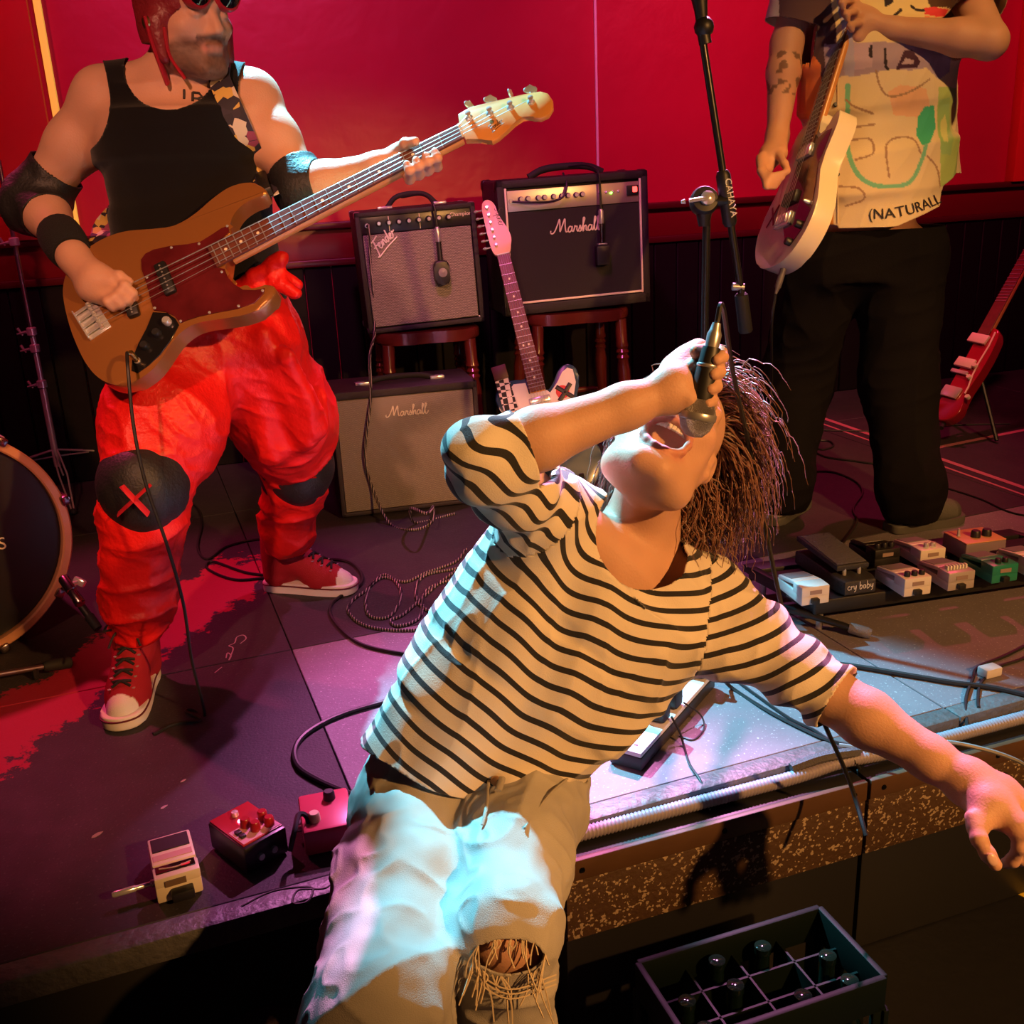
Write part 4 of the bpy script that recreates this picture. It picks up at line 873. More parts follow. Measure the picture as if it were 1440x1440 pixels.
# ------------------------------------------------------------------ bass player
def Y(px, py, y): return pp(px, py, (0, y, 0), np.array([0, 1.0, 0]))   # pixel at a given distance into the room
def cpx(c, x0, y0, k): return [(x0+x/k, y0+y/k) for x, y in c]
def make_bass():
    ax = nz(0.919*CR+0.394*CU); upb = nz(-0.394*CR+0.919*CU); n = nz(-_f*math.cos(0.33)+upb*math.sin(0.33)); P0 = dp(300, 365, 2.10)
    M = frame(P0, ax-n*(ax@n), np.cross(n, ax)); 
    if M[:3, 2]@n < 0: M[:3, 1] *= -1; M[:3, 2] *= -1
    Mi = np.linalg.inv(M)
    def loc(p): return (Mi@np.array([*pp(p[0], p[1], P0, n), 1]))[:2]
    K = 4.235
    body = cpx([(1250, 80), (1205, 38), (1120, 30), (1020, 60), (920, 130), (840, 200), (760, 255), (680, 290), (560, 305), (430, 315), (330, 340), (235, 385), (140, 455), (70, 540), (38, 640), (42, 740), (75, 880), (120, 1000), (170, 1100), (230, 1175), (300, 1220), (390, 1236), (480, 1205), (560, 1150), (620, 1080), (680, 990), (730, 930), (800, 880), (880, 855), (1000, 838), (1120, 815), (1230, 770), (1290, 700), (1298, 655), (1265, 632), (1185, 655), (1110, 660), (1050, 628), (1015, 590), (1003, 540), (1035, 330), (1030, 295), (1045, 235), (1085, 180), (1150, 135), (1225, 105)], 80, 250, K)
    O = [p[:2] for p in smooth_path([(*loc(p), 0) for p in body], 3, True)]
    r = thing('bass_guitar', 'copper coloured electric bass with tortoiseshell pickguard and rosewood fingerboard', 'bass guitar', tuple(M[:3, 3]))
    TH = 0.042
    GOLDP = mat('copper_gold_finish', (0.46, 0.19, 0.055), 0.28, 0.55, coat=0.6, bump=0.05, bscale=500)
    b = MB(); b.prism(O, -TH, 0, 0.0075, M=M, seg=4); bd = b.build('body', GOLDP, r)
    pg = cpx([(505, 490), (530, 455), (580, 430), (680, 410), (780, 400), (860, 385), (930, 340), (985, 302), (1022, 290), (1030, 330), (905, 425), (960, 540), (1000, 545), (1020, 600), (1060, 640), (1110, 672), (1180, 675), (1240, 660), (1235, 690), (1180, 748), (1080, 782), (950, 806), (850, 828), (780, 850), (740, 868), (700, 822), (650, 800), (580, 793), (565, 740), (550, 680), (530, 610), (507, 550)], 80, 250, K)
    b = MB(); b.prism([loc(p) for p in pg], 0.0002, 0.003, 0.0006, M=M, seg=1); g = b.build('pickguard', mat('tortoiseshell', (0.10, 0.010, 0.014), 0.2, var=0.7, vscale=18), r)
    for c in ((685, 420), (850, 398), (1018, 292), (985, 565), (1228, 676), (1085, 768), (912, 806), (740, 858), (586, 780), (540, 598)):
        q = loc(cpx([c], 80, 250, K)[0]); b = MB(); b.lathe([(0.0032, 0), (0.0026, 0.0012), (0.0005, 0.0014)], 10, 0, M=M@mat4(t=(q[0], q[1], 0.003))); b.build('screw', CHROME, g)
    cp = cpx([(575, 803), (660, 808), (708, 842), (730, 878), (690, 960), (620, 1055), (550, 1118), (485, 1165), (448, 1152), (452, 1080), (490, 990), (540, 900)], 80, 250, K)
    b = MB(); b.prism([loc(p) for p in cp], 0.0002, 0.003, 0.0006, M=M, seg=1); c_ = b.build('control_plate', mat('black_control_plate', (0.014, 0.013, 0.015), 0.2, 0.3), r)
    for i, c in enumerate(((665, 865), (605, 935), (535, 1010))):
        q = loc(cpx([c], 80, 250, K)[0]); b = MB(); b.lathe([(0.009, 0), (0.009, 0.010), (0.007, 0.013), (0.001, 0.013)], 14, 0, M=M@mat4(t=(q[0], q[1], 0.003))); b.build('knob', CHROME if i == 0 else BLACK, c_)
    q = loc(cpx([(485, 1095)], 80, 250, K)[0]); b = MB(); b.lathe([(0.007, 0), (0.007, 0.004), (0.001, 0.004)], 12, 0, M=M@mat4(t=(q[0], q[1], 0.003))); b.build('output_jack', STEEL, c_)
    jack = (M@np.array([q[0], q[1], 0.006, 1]))[:3]
    # pickups
    for c0, c1 in (((618, 520), (690, 700)), ((432, 690), (470, 835))):
        a, e = loc(cpx([c0], 80, 250, K)[0]), loc(cpx([c1], 80, 250, K)[0]); d = e-a; L = np.linalg.norm(d); Mp = M@frame([*a, 0], [*d, 0], [-d[1], d[0], 0])
        b = MB(); b.box((L/2, 0, 0.006), (L, 0.026, 0.014), 0.005, M=Mp); pk = b.build('pickup', BLACK, r)
        for i in range(8): 
            b = MB(); b.lathe([(0.0022, 0), (0.0018, 0.0012), (0.0004, 0.0014)], 8, 0, M=Mp@mat4(t=(L*(0.12+0.76*i/7), 0, 0.013))); b.build('pole_piece', STEEL, pk)
    # bridge
    a, e = loc(cpx([(165, 770)], 80, 250, K)[0]), loc(cpx([(265, 930)], 80, 250, K)[0]); d = e-a; L = np.linalg.norm(d); Mb = M@frame([*a, 0], [*d, 0], [-d[1], d[0], 0])
    b = MB(); b.box((L/2, 0, 0.0015), (L, 0.050, 0.003), 0.001, M=Mb); b.box((L/2, -0.024, 0.006), (L, 0.003, 0.012), 0.001, M=Mb); br = b.build('bridge', CHROME, r)
    for i in range(4): 
        b = MB(); b.cyl((L*(0.14+0.24*i)-0.006, 0.010, 0.009), (L*(0.14+0.24*i)+0.006, 0.010, 0.009), 0.005, 10, M=Mb); b.cyl((L*(0.14+0.24*i), -0.022, 0.008), (L*(0.14+0.24*i), 0.010, 0.008), 0.0016, 6, M=Mb); b.build('saddle', CHROME, br)
    # neck with fingerboard, frets and dots
    n0u, n0l, n1u, n1l = loc((293.7, 350.4)), loc((307, 378)), loc((645.5, 178.5)), loc((652.5, 197))
    NW = mat('maple_neck', (0.62, 0.27, 0.075), 0.3, var=0.15, vscale=25, coat=0.3)
    b = MB(); b.prism([n0u+(n1u-n0u)*0.06, n0l+(n1l-n0l)*0.06, n1l, n1u], -0.018, 0.0035, 0.006, M=M, seg=3); nk = b.build('neck', NW, r)
    b = MB(); b.prism([n0u, n0l, n1l, n1u], 0.003, 0.010, 0.001, M=M, seg=1); fb = b.build('fingerboard', mat('rosewood', (0.13, 0.035, 0.022), 0.4, var=0.4, vscale=40), r)
    at = lambda t, s: lerp(lerp(n0u, n0l, s), lerp(n1u, n1l, s), t)
    sc = lambda k: (1-2**(-k/12))/(1-2**(-20.6/12))
    for k in range(0, 21):
        t = 1-sc(k)*1.0
        if t < 0: break
        A, Bq = at(t, 0.02), at(t, 0.98); b = MB(); b.tube([(*A, 0.0103), (*Bq, 0.0103)], 0.0012 if k else 0.0028, 6, M=M); b.build('fret' if k else 'nut', STEEL if k else CREAM, fb)
    for k in (3, 5, 7, 9, 15, 17, 19):
        q = at(1-(sc(k-1)+sc(k))/2, 0.5); b = MB(); b.lathe([(0.0035, 0), (0.0034, 0.0004), (0.0005, 0.0004)], 10, 0, M=M@mat4(t=(q[0], q[1], 0.0101))); b.build('inlay_dot', CREAM, fb)
    hs = [(644, 160), (661, 150), (701, 141), (736, 132.5), (760, 128), (770.5, 131), (777.6, 141), (778, 151), (771.7, 161), (761, 166), (750.4, 165.6), (743, 162), (735, 163), (724.5, 171.5), (712.6, 183), (701, 194), (692, 199), (684, 195.7), (675, 194), (655, 197), (646, 178)]
    b = MB(); b.prism([loc(p) for p in hs], -0.014, 0.0, 0.0025, M=M, seg=2); h = b.build('headstock', NW, r)
    posts = cpx([(250, 640), (500, 590), (745, 520), (990, 455)], 630, 90, 8.47); keys = cpx([(240, 440), (490, 370), (735, 305), (970, 250)], 630, 90, 8.47)
    for i, (p, k) in enumerate(zip(posts, keys)):
        q, w = loc(p), loc(k); b = MB(); b.lathe([(0.0085, 0), (0.008, 0.002), (0.005, 0.003), (0.0045, 0.013), (0.006, 0.015), (0.001, 0.016)], 14, 0, M=M@mat4(t=(q[0], q[1], 0.0))); tu = b.build('tuner', CHROME, r)
        d = nz(w-q); b = MB(); b.tube([(*(q+d*0.012), -0.018), (*(w-d*0.004), -0.018)], 0.003, 8, M=M)
        Mk = M@frame([*w, -0.018], [*d, 0], [-d[1], d[0], 0]); rx = (0.9, 0.2, 1.3, 0.1)[i]; c, s = math.cos(rx), math.sin(rx); Mk = Mk@mat4(np.array([[1, 0, 0], [0, c, -s], [0, s, c]]))
        cl = [(-0.006, -0.003), (-0.003, -0.012), (0.003, -0.0145), (0.008, -0.012), (0.011, -0.004), (0.016, 0), (0.011, 0.004), (0.008, 0.012), (0.003, 0.0145), (-0.003, 0.012), (-0.006, 0.003)]
        b.prism([x[:2] for x in smooth_path([(*x, 0) for x in cl], 2, True)], -0.0018, 0.0018, 0.0008, M=Mk, seg=1); b.build('tuner_key', CHROME, tu)
    # strings
    sadd = [(Mb@np.array([L*(0.14+0.24*i), 0.010, 0.014, 1]))[:3] for i in range(4)]
    for i in range(4):
        s0 = (Mi@np.array([*sadd[i], 1]))[:3]; e = at(1.0, 0.14+0.24*i); q = loc(posts[i]); b = MB()
        b.tube([s0, (*e, 0.0125), (q[0], q[1], 0.010)], 0.0012-0.0002*i, 5, M=M); b.build('string', STEEL, r)
    q0 = loc((690, 184)); d = loc((724, 160))-q0; a = math.atan2(d[1], d[0]); c, s = math.cos(a), math.sin(a)
    b = MB(); strokes(b, FENDER, 0.034, M@mat4(np.array([[c, -s, 0], [s, c, 0], [0, 0, 1]]), (q0[0], q0[1], 0.0003)), 0.018); b.build('logo', mat('dark_decal', (0.05, 0.025, 0.015), 0.4), h)
    b = MB(); q = loc((692, 172)); b.lathe([(0.0045, 0), (0.004, 0.003), (0.001, 0.003)], 10, 0, M=M@mat4(t=(q[0], q[1], 0))); b.build('string_retainer', mat('aged_brass', (0.4, 0.3, 0.1), 0.4, 1.0), h)
    horn = (M@np.array([*loc((372, 268)), -0.02, 1]))[:3]; tail = (M@np.array([*loc((97, 430)), -0.02, 1]))[:3]
    return dict(M=M, loc=loc, jack=jack, horn=horn, tail=tail, n=n, at=at)
BASS = make_bass()

def make_bassist():
    root = thing('person', 'bass player in a black vest, red trousers and red high top shoes', 'person', tuple(gp(300, 800)))
    Ran, Lan = gp(193, 905, 0.11), gp(398, 778, 0.11)
    Rkn, Lkn = Y(203, 680, 2.13), Y(417, 655, 2.60)
    Rhi, Lhi = Y(258, 500, 2.36), Y(345, 490, 2.42)
    pel, wai, che, upc = Y(302, 430, 2.40), Y(272, 320, 2.41), Y(256, 190, 2.41), Y(248, 130, 2.42)
    Rsh, Lsh = Y(148, 140, 2.40), Y(352, 142, 2.46)
    Rel, Rwr = Y(52, 280, 2.40), dp(104, 362, 2.13)
    Lel, Lwr = Y(428, 268, 2.34), dp(528, 236, 2.15)
    side, up, front = nz(Lsh-Rsh), nz(upc-pel), None
    front = nz(np.cross(side, up)); front = front if front[1] < 0 else -front
    B = -_f
    S = Body()
    S.loft([(pel, side*0.150, front*0.10), (wai, side*0.150, front*0.105), (che, side*0.168, front*0.118), (upc, side*0.140, front*0.085)], 0.04)
    S.cone(upc, Rsh, 0.075, 0.066, 0.04); S.cone(upc, Lsh, 0.075, 0.066, 0.04)
    S.cone(Rsh, lerp(Rsh, Rel, 0.45), 0.062, 0.056, 0.03); S.cone(lerp(Rsh, Rel, 0.45), Rel, 0.056, 0.046, 0.03)
    S.cone(Lsh, lerp(Lsh, Lel, 0.45), 0.060, 0.054, 0.03); S.cone(lerp(Lsh, Lel, 0.45), Lel, 0.054, 0.045, 0.03)
    for e, w in ((Rel, Rwr), (Lel, Lwr)):
        m = lerp(e, w, 0.3); S.cone(e, m, 0.046, 0.047, 0.02); S.cone(m, w, 0.047, 0.030, 0.02)
    S.chain([Rhi, Rkn, Ran], [0.09, 0.055, 0.04], 0.03); S.chain([Lhi, Lkn, Lan], [0.09, 0.055, 0.04], 0.03); S.cone(Rhi, Lhi, 0.10, 0.10, 0.04)
    nek = Y(262, 108, 2.41)
    yaw = math.radians(50); fwd = nz(np.array([math.sin(yaw), -math.cos(yaw), -0.10])); lft = nz(np.cross(fwd, [0, 0, 1.0])); 
    lft = -lft if (lft@np.array([0, 0, 1]) > 0.5) else lft
    upv = np.cross(lft, fwd); upv = upv if upv[2] > 0 else -upv
    lft = np.cross(fwd, upv); R = np.stack([lft, fwd, upv], 1)
    hc = Y(262, 20, 2.37)
    S.cone(upc+up*0.01-front*0.01, hc+R@np.array([0, -0.035, -0.05]), 0.060, 0.054, 0.025); S.cone(upc+up*0.02+front*0.012, hc+R@np.array([0, -0.005, -0.075]), 0.040, 0.036, 0.02)
    ring, mc = head(S, hc, R, 0.0, ears=False)
    # plucking hand
    S.cone(Rwr, dp(138, 392, 2.09), 0.028, 0.030, 0.02); S.cone(Rwr, dp(128, 405, 2.10), 0.026, 0.026, 0.02); S.cone(dp(128, 402, 2.095), dp(150, 418, 2.085), 0.026, 0.020, 0.02); S.cone(dp(138, 392, 2.09), dp(160, 396, 2.075), 0.027, 0.021, 0.02)
    for i, (kx, ky, tx, ty) in enumerate(((164, 391, 190, 419), (159, 401, 183, 428), (153, 411, 172, 432), (146, 418, 160, 434))):
        finger(S, [dp(kx, ky, 2.075), dp(lerp(kx, tx, .45), lerp(ky, ty, .40), 2.058), dp(lerp(kx, tx, .85), lerp(ky, ty, .75), 2.066), dp(tx, ty, 2.085)], 0.0098)
    finger(S, [dp(150, 385, 2.08), dp(168, 388, 2.065), dp(182, 396, 2.070)], 0.0105)
    # fretting hand: palm behind the neck, thumb over the top, fingers coming up from below
    pc = dp(566, 224, 2.150); S.cone(Lwr, pc, 0.028, 0.030, 0.02); S.cone(pc, dp(592, 232, 2.155), 0.028, 0.022, 0.02); S.cone(pc, dp(578, 210, 2.150), 0.026, 0.020, 0.02)
    finger(S, [dp(560, 212, 2.13), dp(570, 202, 2.10), dp(584, 199, 2.080)], 0.0115)
    for i, t in enumerate((0, 1, 2, 3)):
        x, y = 568+13*i, 246-6*i; finger(S, [dp(x-2, y-8, 2.150), dp(x+8, y+6, 2.105), dp(x+8, y-6, 2.066), dp(x+4, y-15, 2.068)], 0.0098)
    V, Q = S.mesh(0.0040); V = relax(V, Q, 1, 0.4)
    C = np.tile(np.array([0.60, 0.33, 0.23]), (len(V), 1))
    Lh = (V-hc)@R; beard = np.clip((-0.046-Lh[:, 2]-0.25*np.clip(0.06-Lh[:, 1], 0, 1)+0.004*(np.abs(Lh[:, 0]) > 0.03))/0.014, 0, 1)*np.clip((Lh[:, 1]-0.005)/0.03, 0, 1)*(np.linalg.norm(Lh, axis=1) < 0.16)*np.clip((Lh[:, 2]+0.135)/0.02, 0, 1)
    must = np.clip(1.6-np.abs(Lh[:, 2]+0.050)/0.008, 0, 1)*(np.abs(Lh[:, 0]) < 0.036)*(Lh[:, 1] > 0.05)
    bd = np.clip(beard+must, 0, 1)*np.clip(0.92+0.12*vnoise(V, 240, 2), 0, 1); lip = np.max([pick(V, p, 0.008) for p in ring], 0); bd = bd*(1-lip)
    C = C*(1-0.88*bd[:, None])+np.array([0.06, 0.028, 0.02])*0.88*bd[:, None]; C = C*(1-0.6*lip[:, None])+np.array([0.48, 0.14, 0.13])*0.6*lip[:, None]
    # lettering tattoo below the collar
    C *= 1+0.05*vnoise(V, 30)[:, None]
    skin_obj('body', V, Q, SKIN, root, C)
    INK = mat('tattoo_ink', (0.035, 0.03, 0.03), 0.6)
    def on(px, py, S=S, z=1.9, off=0.002):
        for _ in range(120):
            p = dp(px, py, z); d = S.val(p[None])[0]
            if d < 0.001: break
            z += max(d*0.9, 0.001)
        return dp(px, py, z-off)
    b = MB()
    for pl in ([(259, 126), (259, 139)], [(271, 130), (271, 142)], [(271, 130), (280, 131), (284, 136), (278, 139), (271, 138)], [(278, 139), (284, 143)]):
        b.tube([on(*p, off=0.0) for p in pl], 0.0028, 5)
    b.build('chest_tattoo', INK, root, kind='stuff')
    # ---- black vest
    S2 = Body(); g_ = 0.013
    S2.loft([(pel-up*0.02, side*0.168, front*0.118), (wai, side*0.163, front*0.118), (che, side*0.180, front*0.130), (upc, side*0.150, front*0.098)], 0.04)
    S2.cone(upc, Rsh, 0.084, 0.076, 0.04); S2.cone(upc, Lsh, 0.084, 0.076, 0.04)
    V, Q = S2.mesh(0.0055); N = normals(V, Q); V = V+N*(0.004*vnoise(V, 9, 2)+0.002*vnoise(V, 22, 3))[:, None]
    def gv(P):
        q = P-upc; u_, v_ = q@side, q@up; f_ = q@front
        r = np.where(f_ > -0.02, np.sqrt((u_/0.098)**2+((v_-0.055)/0.105)**2), np.sqrt((u_/0.098)**2+((v_-0.075)/0.075)**2))*0.1-0.1
        for s_, sh in ((-1, Rsh), (1, Lsh)):
            w_ = P-sh; uu = (w_@side)*s_; vv = w_@up
            r = np.minimum(r, np.sqrt((np.minimum(uu-0.045, 0)/0.068)**2+((vv+0.02)/np.where(vv+0.02 < 0, 0.085, 0.15))**2)*0.08-0.08)
        return np.minimum(r, (P-pel)@up+0.03)
    V, Q = cut(V, Q, gv); skin_obj('vest', V, Q, mat('black_cotton_rib', (0.007, 0.006, 0.007), 0.9, spec=0.1, bump=0.3, bscale=600, sheen=0.15), root, solid=0.003)
    # ---- red trousers
    S3 = Body(); S3.cone(Rhi+up*0.02, Lhi+up*0.02, 0.128, 0.128, 0.05); S3.loft([(pel-up*0.10, side*0.175, front*0.13), (pel+up*0.03, side*0.160, front*0.118)], 0.04)
    S3.chain([Rhi, lerp(Rhi, Rkn, 0.55), lerp(Rhi, Rkn, 0.92)], [0.135, 0.128, 0.098], 0.05); S3.chain([Lhi, lerp(Lhi, Lkn, 0.55)+CR*0.02, lerp(Lhi, Lkn, 0.92)], [0.135, 0.130, 0.095], 0.05)
    S3.chain([Rkn, lerp(Rkn, Ran, 0.18), lerp(Rkn, Ran, 0.72), lerp(Rkn, Ran, 0.84), Ran+up*0.01], [0.072, 0.084, 0.078, 0.055, 0.052], 0.03); S3.chain([Lkn, lerp(Lkn, Lan, 0.2), lerp(Lkn, Lan, 0.70), lerp(Lkn, Lan, 0.84), Lan+up*0.01], [0.070, 0.078, 0.072, 0.052, 0.050], 0.03)
    for a, c in (((330, 420), (385, 640)), ((300, 500), (215, 620)), ((370, 470), (430, 620)), ((235, 560), (190, 620)), ((405, 500), (445, 600))):   # pleats and pocket folds
        S3.cone(Y(*a, 2.29), Y(*c, 2.38), 0.012, 0.022, 0.04)
    V, Q = S3.mesh(0.0055); N = normals(V, Q)
    low = np.clip((0.55-V[:, 2])/0.1, 0, 1); V = V+N*(0.005*vnoise(V, 7, 5)+0.012*ridged(V, 10, (0.25, 0.1, 1), 4.0, 3)*(1-0.6*low)+0.012*ridged(V, 16, (1, 0.2, 0.15), 3.0, 4)*low+0.004*ridged(V, 30, (0.8, 0, -0.6), 3, 9)-0.007)[:, None]
    V, Q = cut(V, Q, lambda P: np.minimum((pel+up*0.02-P)@up, P[:, 2]-0.125))
    tro = skin_obj('trousers', V, Q, mat('red_nylon', (0.66, 0.010, 0.008), 0.45, bump=0.3, bscale=70, spec=0.35), root, solid=0.003)
    # knotted sleeves at the hip
    S4 = Body(); rng = random.Random(2)
    for i in range(9):
        a = 0.5*i; c = Y(378+18*math.cos(a*1.7), 385+22*math.sin(a*1.3), 2.27); S4.cone(c, c+np.array([rng.uniform(-.03, .03), rng.uniform(-.02, .02), rng.uniform(-.03, .03)]), 0.016, 0.012, 0.008)
    S4.cone(Y(396, 400, 2.26), Y(415, 412, 2.25), 0.016, 0.014, 0.01); S4.cone(Y(360, 390, 2.28), Y(330, 420, 2.28), 0.02, 0.03, 0.02)
    v, q = S4.mesh(0.005); v = v+normals(v, q)*(0.003*vnoise(v, 60, 1))[:, None]; skin_obj('tied_sleeve', v, q, MATS['red_nylon'], root)
    # ---- pads and bands
    PAD = mat('black_padding', (0.014, 0.013, 0.014), 0.55, bump=0.2, bscale=150)
    def sleeve(name, a, c, r0, r1, m=PAD, bulge=0.0, nn=20):
        P = [lerp(a, c, t) for t in np.linspace(0, 1, 9)]; rr = [r0+(r1-r0)*t+bulge*math.sin(math.pi*t) for t in np.linspace(0, 1, 9)]
        b = MB(); b.tube(P, rr, nn); rr2 = [x-0.006 for x in rr]
        return b.build(name, m, root)
    SE = Body(); e = lerp(Rsh, Rel, 0.70); f2 = lerp(Rel, Rwr, 0.32); SE.chain([e, Rel, f2], [0.062, 0.066, 0.055], 0.02); SE.ball(Rel+np.array([-0.02, -0.01, -0.02]), 0.055, 0.03)
    dE, dF = nz(Rel-Rsh), nz(Rwr-Rel); v, q = SE.mesh(0.005); v = v+normals(v, q)*(0.003*vnoise(v, 40, 1))[:, None]
    v, q = cut(v, q, lambda P: np.minimum((P-e)@dE-0.0, (f2-P)@dF)); skin_obj('elbow_pad', v, q, PAD, root, solid=0.004)
    SE = Body(); e2 = lerp(Lsh, Lel, 0.78); f3 = lerp(Lel, Lwr, 0.28); SE.chain([e2, Lel, f3], [0.060, 0.062, 0.052], 0.02); dE2, dF2 = nz(Lel-Lsh), nz(Lwr-Lel); v, q = SE.mesh(0.005)
    v, q = cut(v, q, lambda P: np.minimum((P-e2)@dE2, (f3-P)@dF2)); skin_obj('elbow_pad', v, q, PAD, root, solid=0.004)
    wb = lerp(Rel, Rwr, 0.70); sleeve('wristband', lerp(Rel, Rwr, 0.60), lerp(Rel, Rwr, 0.96), 0.045, 0.040, mat('black_towelling', (0.010, 0.010, 0.010), 0.95, bump=0.6, bscale=300), 0.004)
    for nm, K, Hh, A in (('knee_pad', Rkn, Rhi, Ran), ('knee_pad', Lkn, Lhi, Lan)):
        SK = Body(); a, c = lerp(K, Hh, 0.26), lerp(K, A, 0.20); SK.chain([a, K, c], [0.094, 0.092, 0.084], 0.03); SK.ell(K+np.array([0.01, -0.055, 0.0]), (0.062, 0.05, 0.085), None, 0.02)
        d1, d2 = nz(K-Hh), nz(A-K); v, q = SK.mesh(0.005); v, q = cut(v, q, lambda P: np.minimum((P-a)@d1, (c-P)@d2)); kp = skin_obj(nm, v, q, PAD, root, solid=0.004)
        if K is Rkn:
            b = MB()
            for p, w_ in (((172, 683), (209, 722)), ((212, 681), (167, 722))):
                P = [on(*lerp(p, w_, t), S=SK, z=1.7, off=0.003) for t in np.linspace(0, 1, 7)]
                b.tube(P, 0.0115, 6, flat=0.25)
            b.build('tape_cross', mat('red_tape', (0.55, 0.015, 0.03), 0.5), kp)
        else:
            for pxy in ((436, 638, 446, 634), (437, 672, 444, 671)):
                b = MB(); b.tube([on(pxy[0], pxy[1], S=SK, z=2.1), on(pxy[2], pxy[3], S=SK, z=2.1)], 0.006, 6, flat=0.3); b.build('badge', MATS['red_tape'], kp)
    # ---- high top shoes
    def shoe(A, toe, heel_back=0.065):
        t = np.array(toe); d = nz(np.array([t[0]-A[0], t[1]-A[1], 0])); Lf = math.hypot(t[0]-A[0], t[1]-A[1]); s_ = np.array([-d[1], d[0], 0]); Mx = frame(np.array([A[0], A[1], 0]), d, s_)
        P_ = lambda x, y, z: (Mx@np.array([x, y, z, 1]))[:3]
        O = [(-heel_back, 0), (-heel_back+0.012, 0.032), (0.02, 0.036), (Lf*0.6, 0.047), (Lf*0.9, 0.040), (Lf, 0.0), (Lf*0.9, -0.040), (Lf*0.6, -0.047), (0.02, -0.036), (-heel_back+0.012, -0.032)]
        O = [p[:2] for p in smooth_path([(x, y, 0) for x, y in O], 5, True)]
        sh = thing('dummy', 'x', 'x') if False else None
        U = Body(); U.cone(P_(-0.015, 0, 0.15), P_(-0.018, 0, 0.05), 0.046, 0.046, 0.03); U.cone(P_(0.01, 0, 0.11), P_(Lf*0.55, 0, 0.045), 0.044, 0.042, 0.04); U.cone(P_(Lf*0.5, 0, 0.036), P_(Lf-0.045, 0, 0.028), 0.044, 0.034, 0.03)
        v, q = U.mesh(0.004); v, q = cut(v, q, lambda P: np.minimum(P[:, 2]-0.020, 0.165-P[:, 2]))
        lx = (v-Mx[:3, 3])@d; toecap = lx > Lf*0.78
        C = np.tile(np.array([0.36, 0.012, 0.022]), (len(v), 1)); C[toecap] = (0.82, 0.78, 0.74)
        up_ = skin_obj('shoe', v, q, attr_mat('red_canvas', rough=0.7, bump=0.3, bscale=500), root, C, solid=0.002)
        b = MB(); b.prism(O, 0.001, 0.032, 0.004, M=Mx); b.build('shoe_sole', mat('white_rubber', (0.80, 0.76, 0.72), 0.5), up_)
        b = MB(); b.tube([(x*1.006, y*1.015, 0.024) for x, y in O], 0.0022, 5, closed=True, M=Mx); b.build('sole_stripe', mat('dark_red_stripe', (0.12, 0.01, 0.015), 0.6), up_)
        def top(x, y):
            z = 0.22
            for _ in range(60):
                dd = U.val(P_(x, y, z)[None])[0]
                if dd < 0.001: break
                z -= max(dd*0.8, 0.001)
            return P_(x, y, z+0.002)
        LC = mat('black_lace', (0.015, 0.012, 0.012), 0.8)
        pts = []
        for i in range(6):
            x = Lf*0.70-i*(Lf*0.70-0.022)/5; 
            for sgn in (-1, 1):
                b = MB(); e1 = top(x, sgn*0.020); e2 = top(x-0.012, -sgn*0.020); b.tube(smooth_path([e1, top(x-0.006, 0)+np.array([0, 0, 0.003]), e2], 4), 0.0032, 6); b.build('lace', LC, up_)
                b = MB(); b.lathe([(0.0042, 0), (0.0035, 0.0015), (0.0015, 0.0012)], 10, 0, M=frame(top(x, sgn*0.026), s_, d)); b.build('eyelet', CHROME, up_)
        b = MB()
        for sgn in (-1, 1):
            c = top(0.03, 0); b.tube(smooth_path([c, c+s_*sgn*0.03+np.array([0, 0, 0.012])+d*0.01, c+s_*sgn*0.05+d*0.012-np.array([0, 0, 0.008]), c+s_*sgn*0.02+d*0.02], 6), 0.0026, 6)
            b.tube(smooth_path([c, c+s_*sgn*0.022+d*0.03-np.array([0, 0, 0.01]), c+s_*sgn*0.035+d*0.05-np.array([0, 0, 0.035])], 6), 0.0026, 6)
        b.build('lace_bow', LC, up_, kind='stuff')
        # round ankle badge on the inner side
        for sgn in (-1, 1):
            c = P_(-0.010, sgn*0.0475, 0.105); b = MB(); b.lathe([(0.018, 0), (0.0175, 0.0015), (0.001, 0.0018)], 18, 0, M=frame(c, d, np.array([0, 0, 1.0])*(-sgn)+0*d) if sgn > 0 else frame(c, d, np.array([0, 0, 1.0])))
            b.build('ankle_badge', WHITE, up_)
        # sock
        b = MB(); b.cyl(P_(-0.016, 0, 0.14), P_(-0.016, 0, 0.19), 0.040, 18); b.build('sock', mat('pale_sock', (0.6, 0.55, 0.55), 0.9), root)
    shoe(gp(190, 905, 0.11)*np.array([1, 1, 0]), gp(168, 1030)); shoe(Lan*np.array([1, 1, 0]), gp(503, 832))
    # ---- flying helmet with goggles
    SH = Body(); SH.ell(hc+R@np.array([0, -0.018, 0.040]), (0.091, 0.108, 0.098), R, 0.02); SH.ell(hc+R@np.array([0, -0.03, -0.03]), (0.088, 0.075, 0.075), R, 0.03)
    for x in (-1, 1): SH.cone(hc+R@np.array([x*0.080, 0.010, -0.02]), hc+R@np.array([x*0.078, 0.024, -0.085]), 0.022, 0.014, 0.02)
    v, q = SH.mesh(0.004); v = v+normals(v, q)*(0.002*vnoise(v, 40, 1))[:, None]
    def gh(P):
        w_ = (P-hc)@R; face = np.sqrt((w_[:, 0]/0.070)**2+((w_[:, 2]+0.045)/0.085)**2)*0.07-0.07; face = np.where(w_[:, 1] > 0.02, face, 1)
        return np.minimum(face, np.maximum(w_[:, 2]+0.060, np.where(w_[:, 1] > -0.01, w_[:, 2]+0.105, -1)))
    v, q = cut(v, q, gh); hm = skin_obj('helmet', v, q, mat('dark_red_leather', (0.20, 0.014, 0.022), 0.45, bump=0.25, bscale=120), root, solid=0.004)
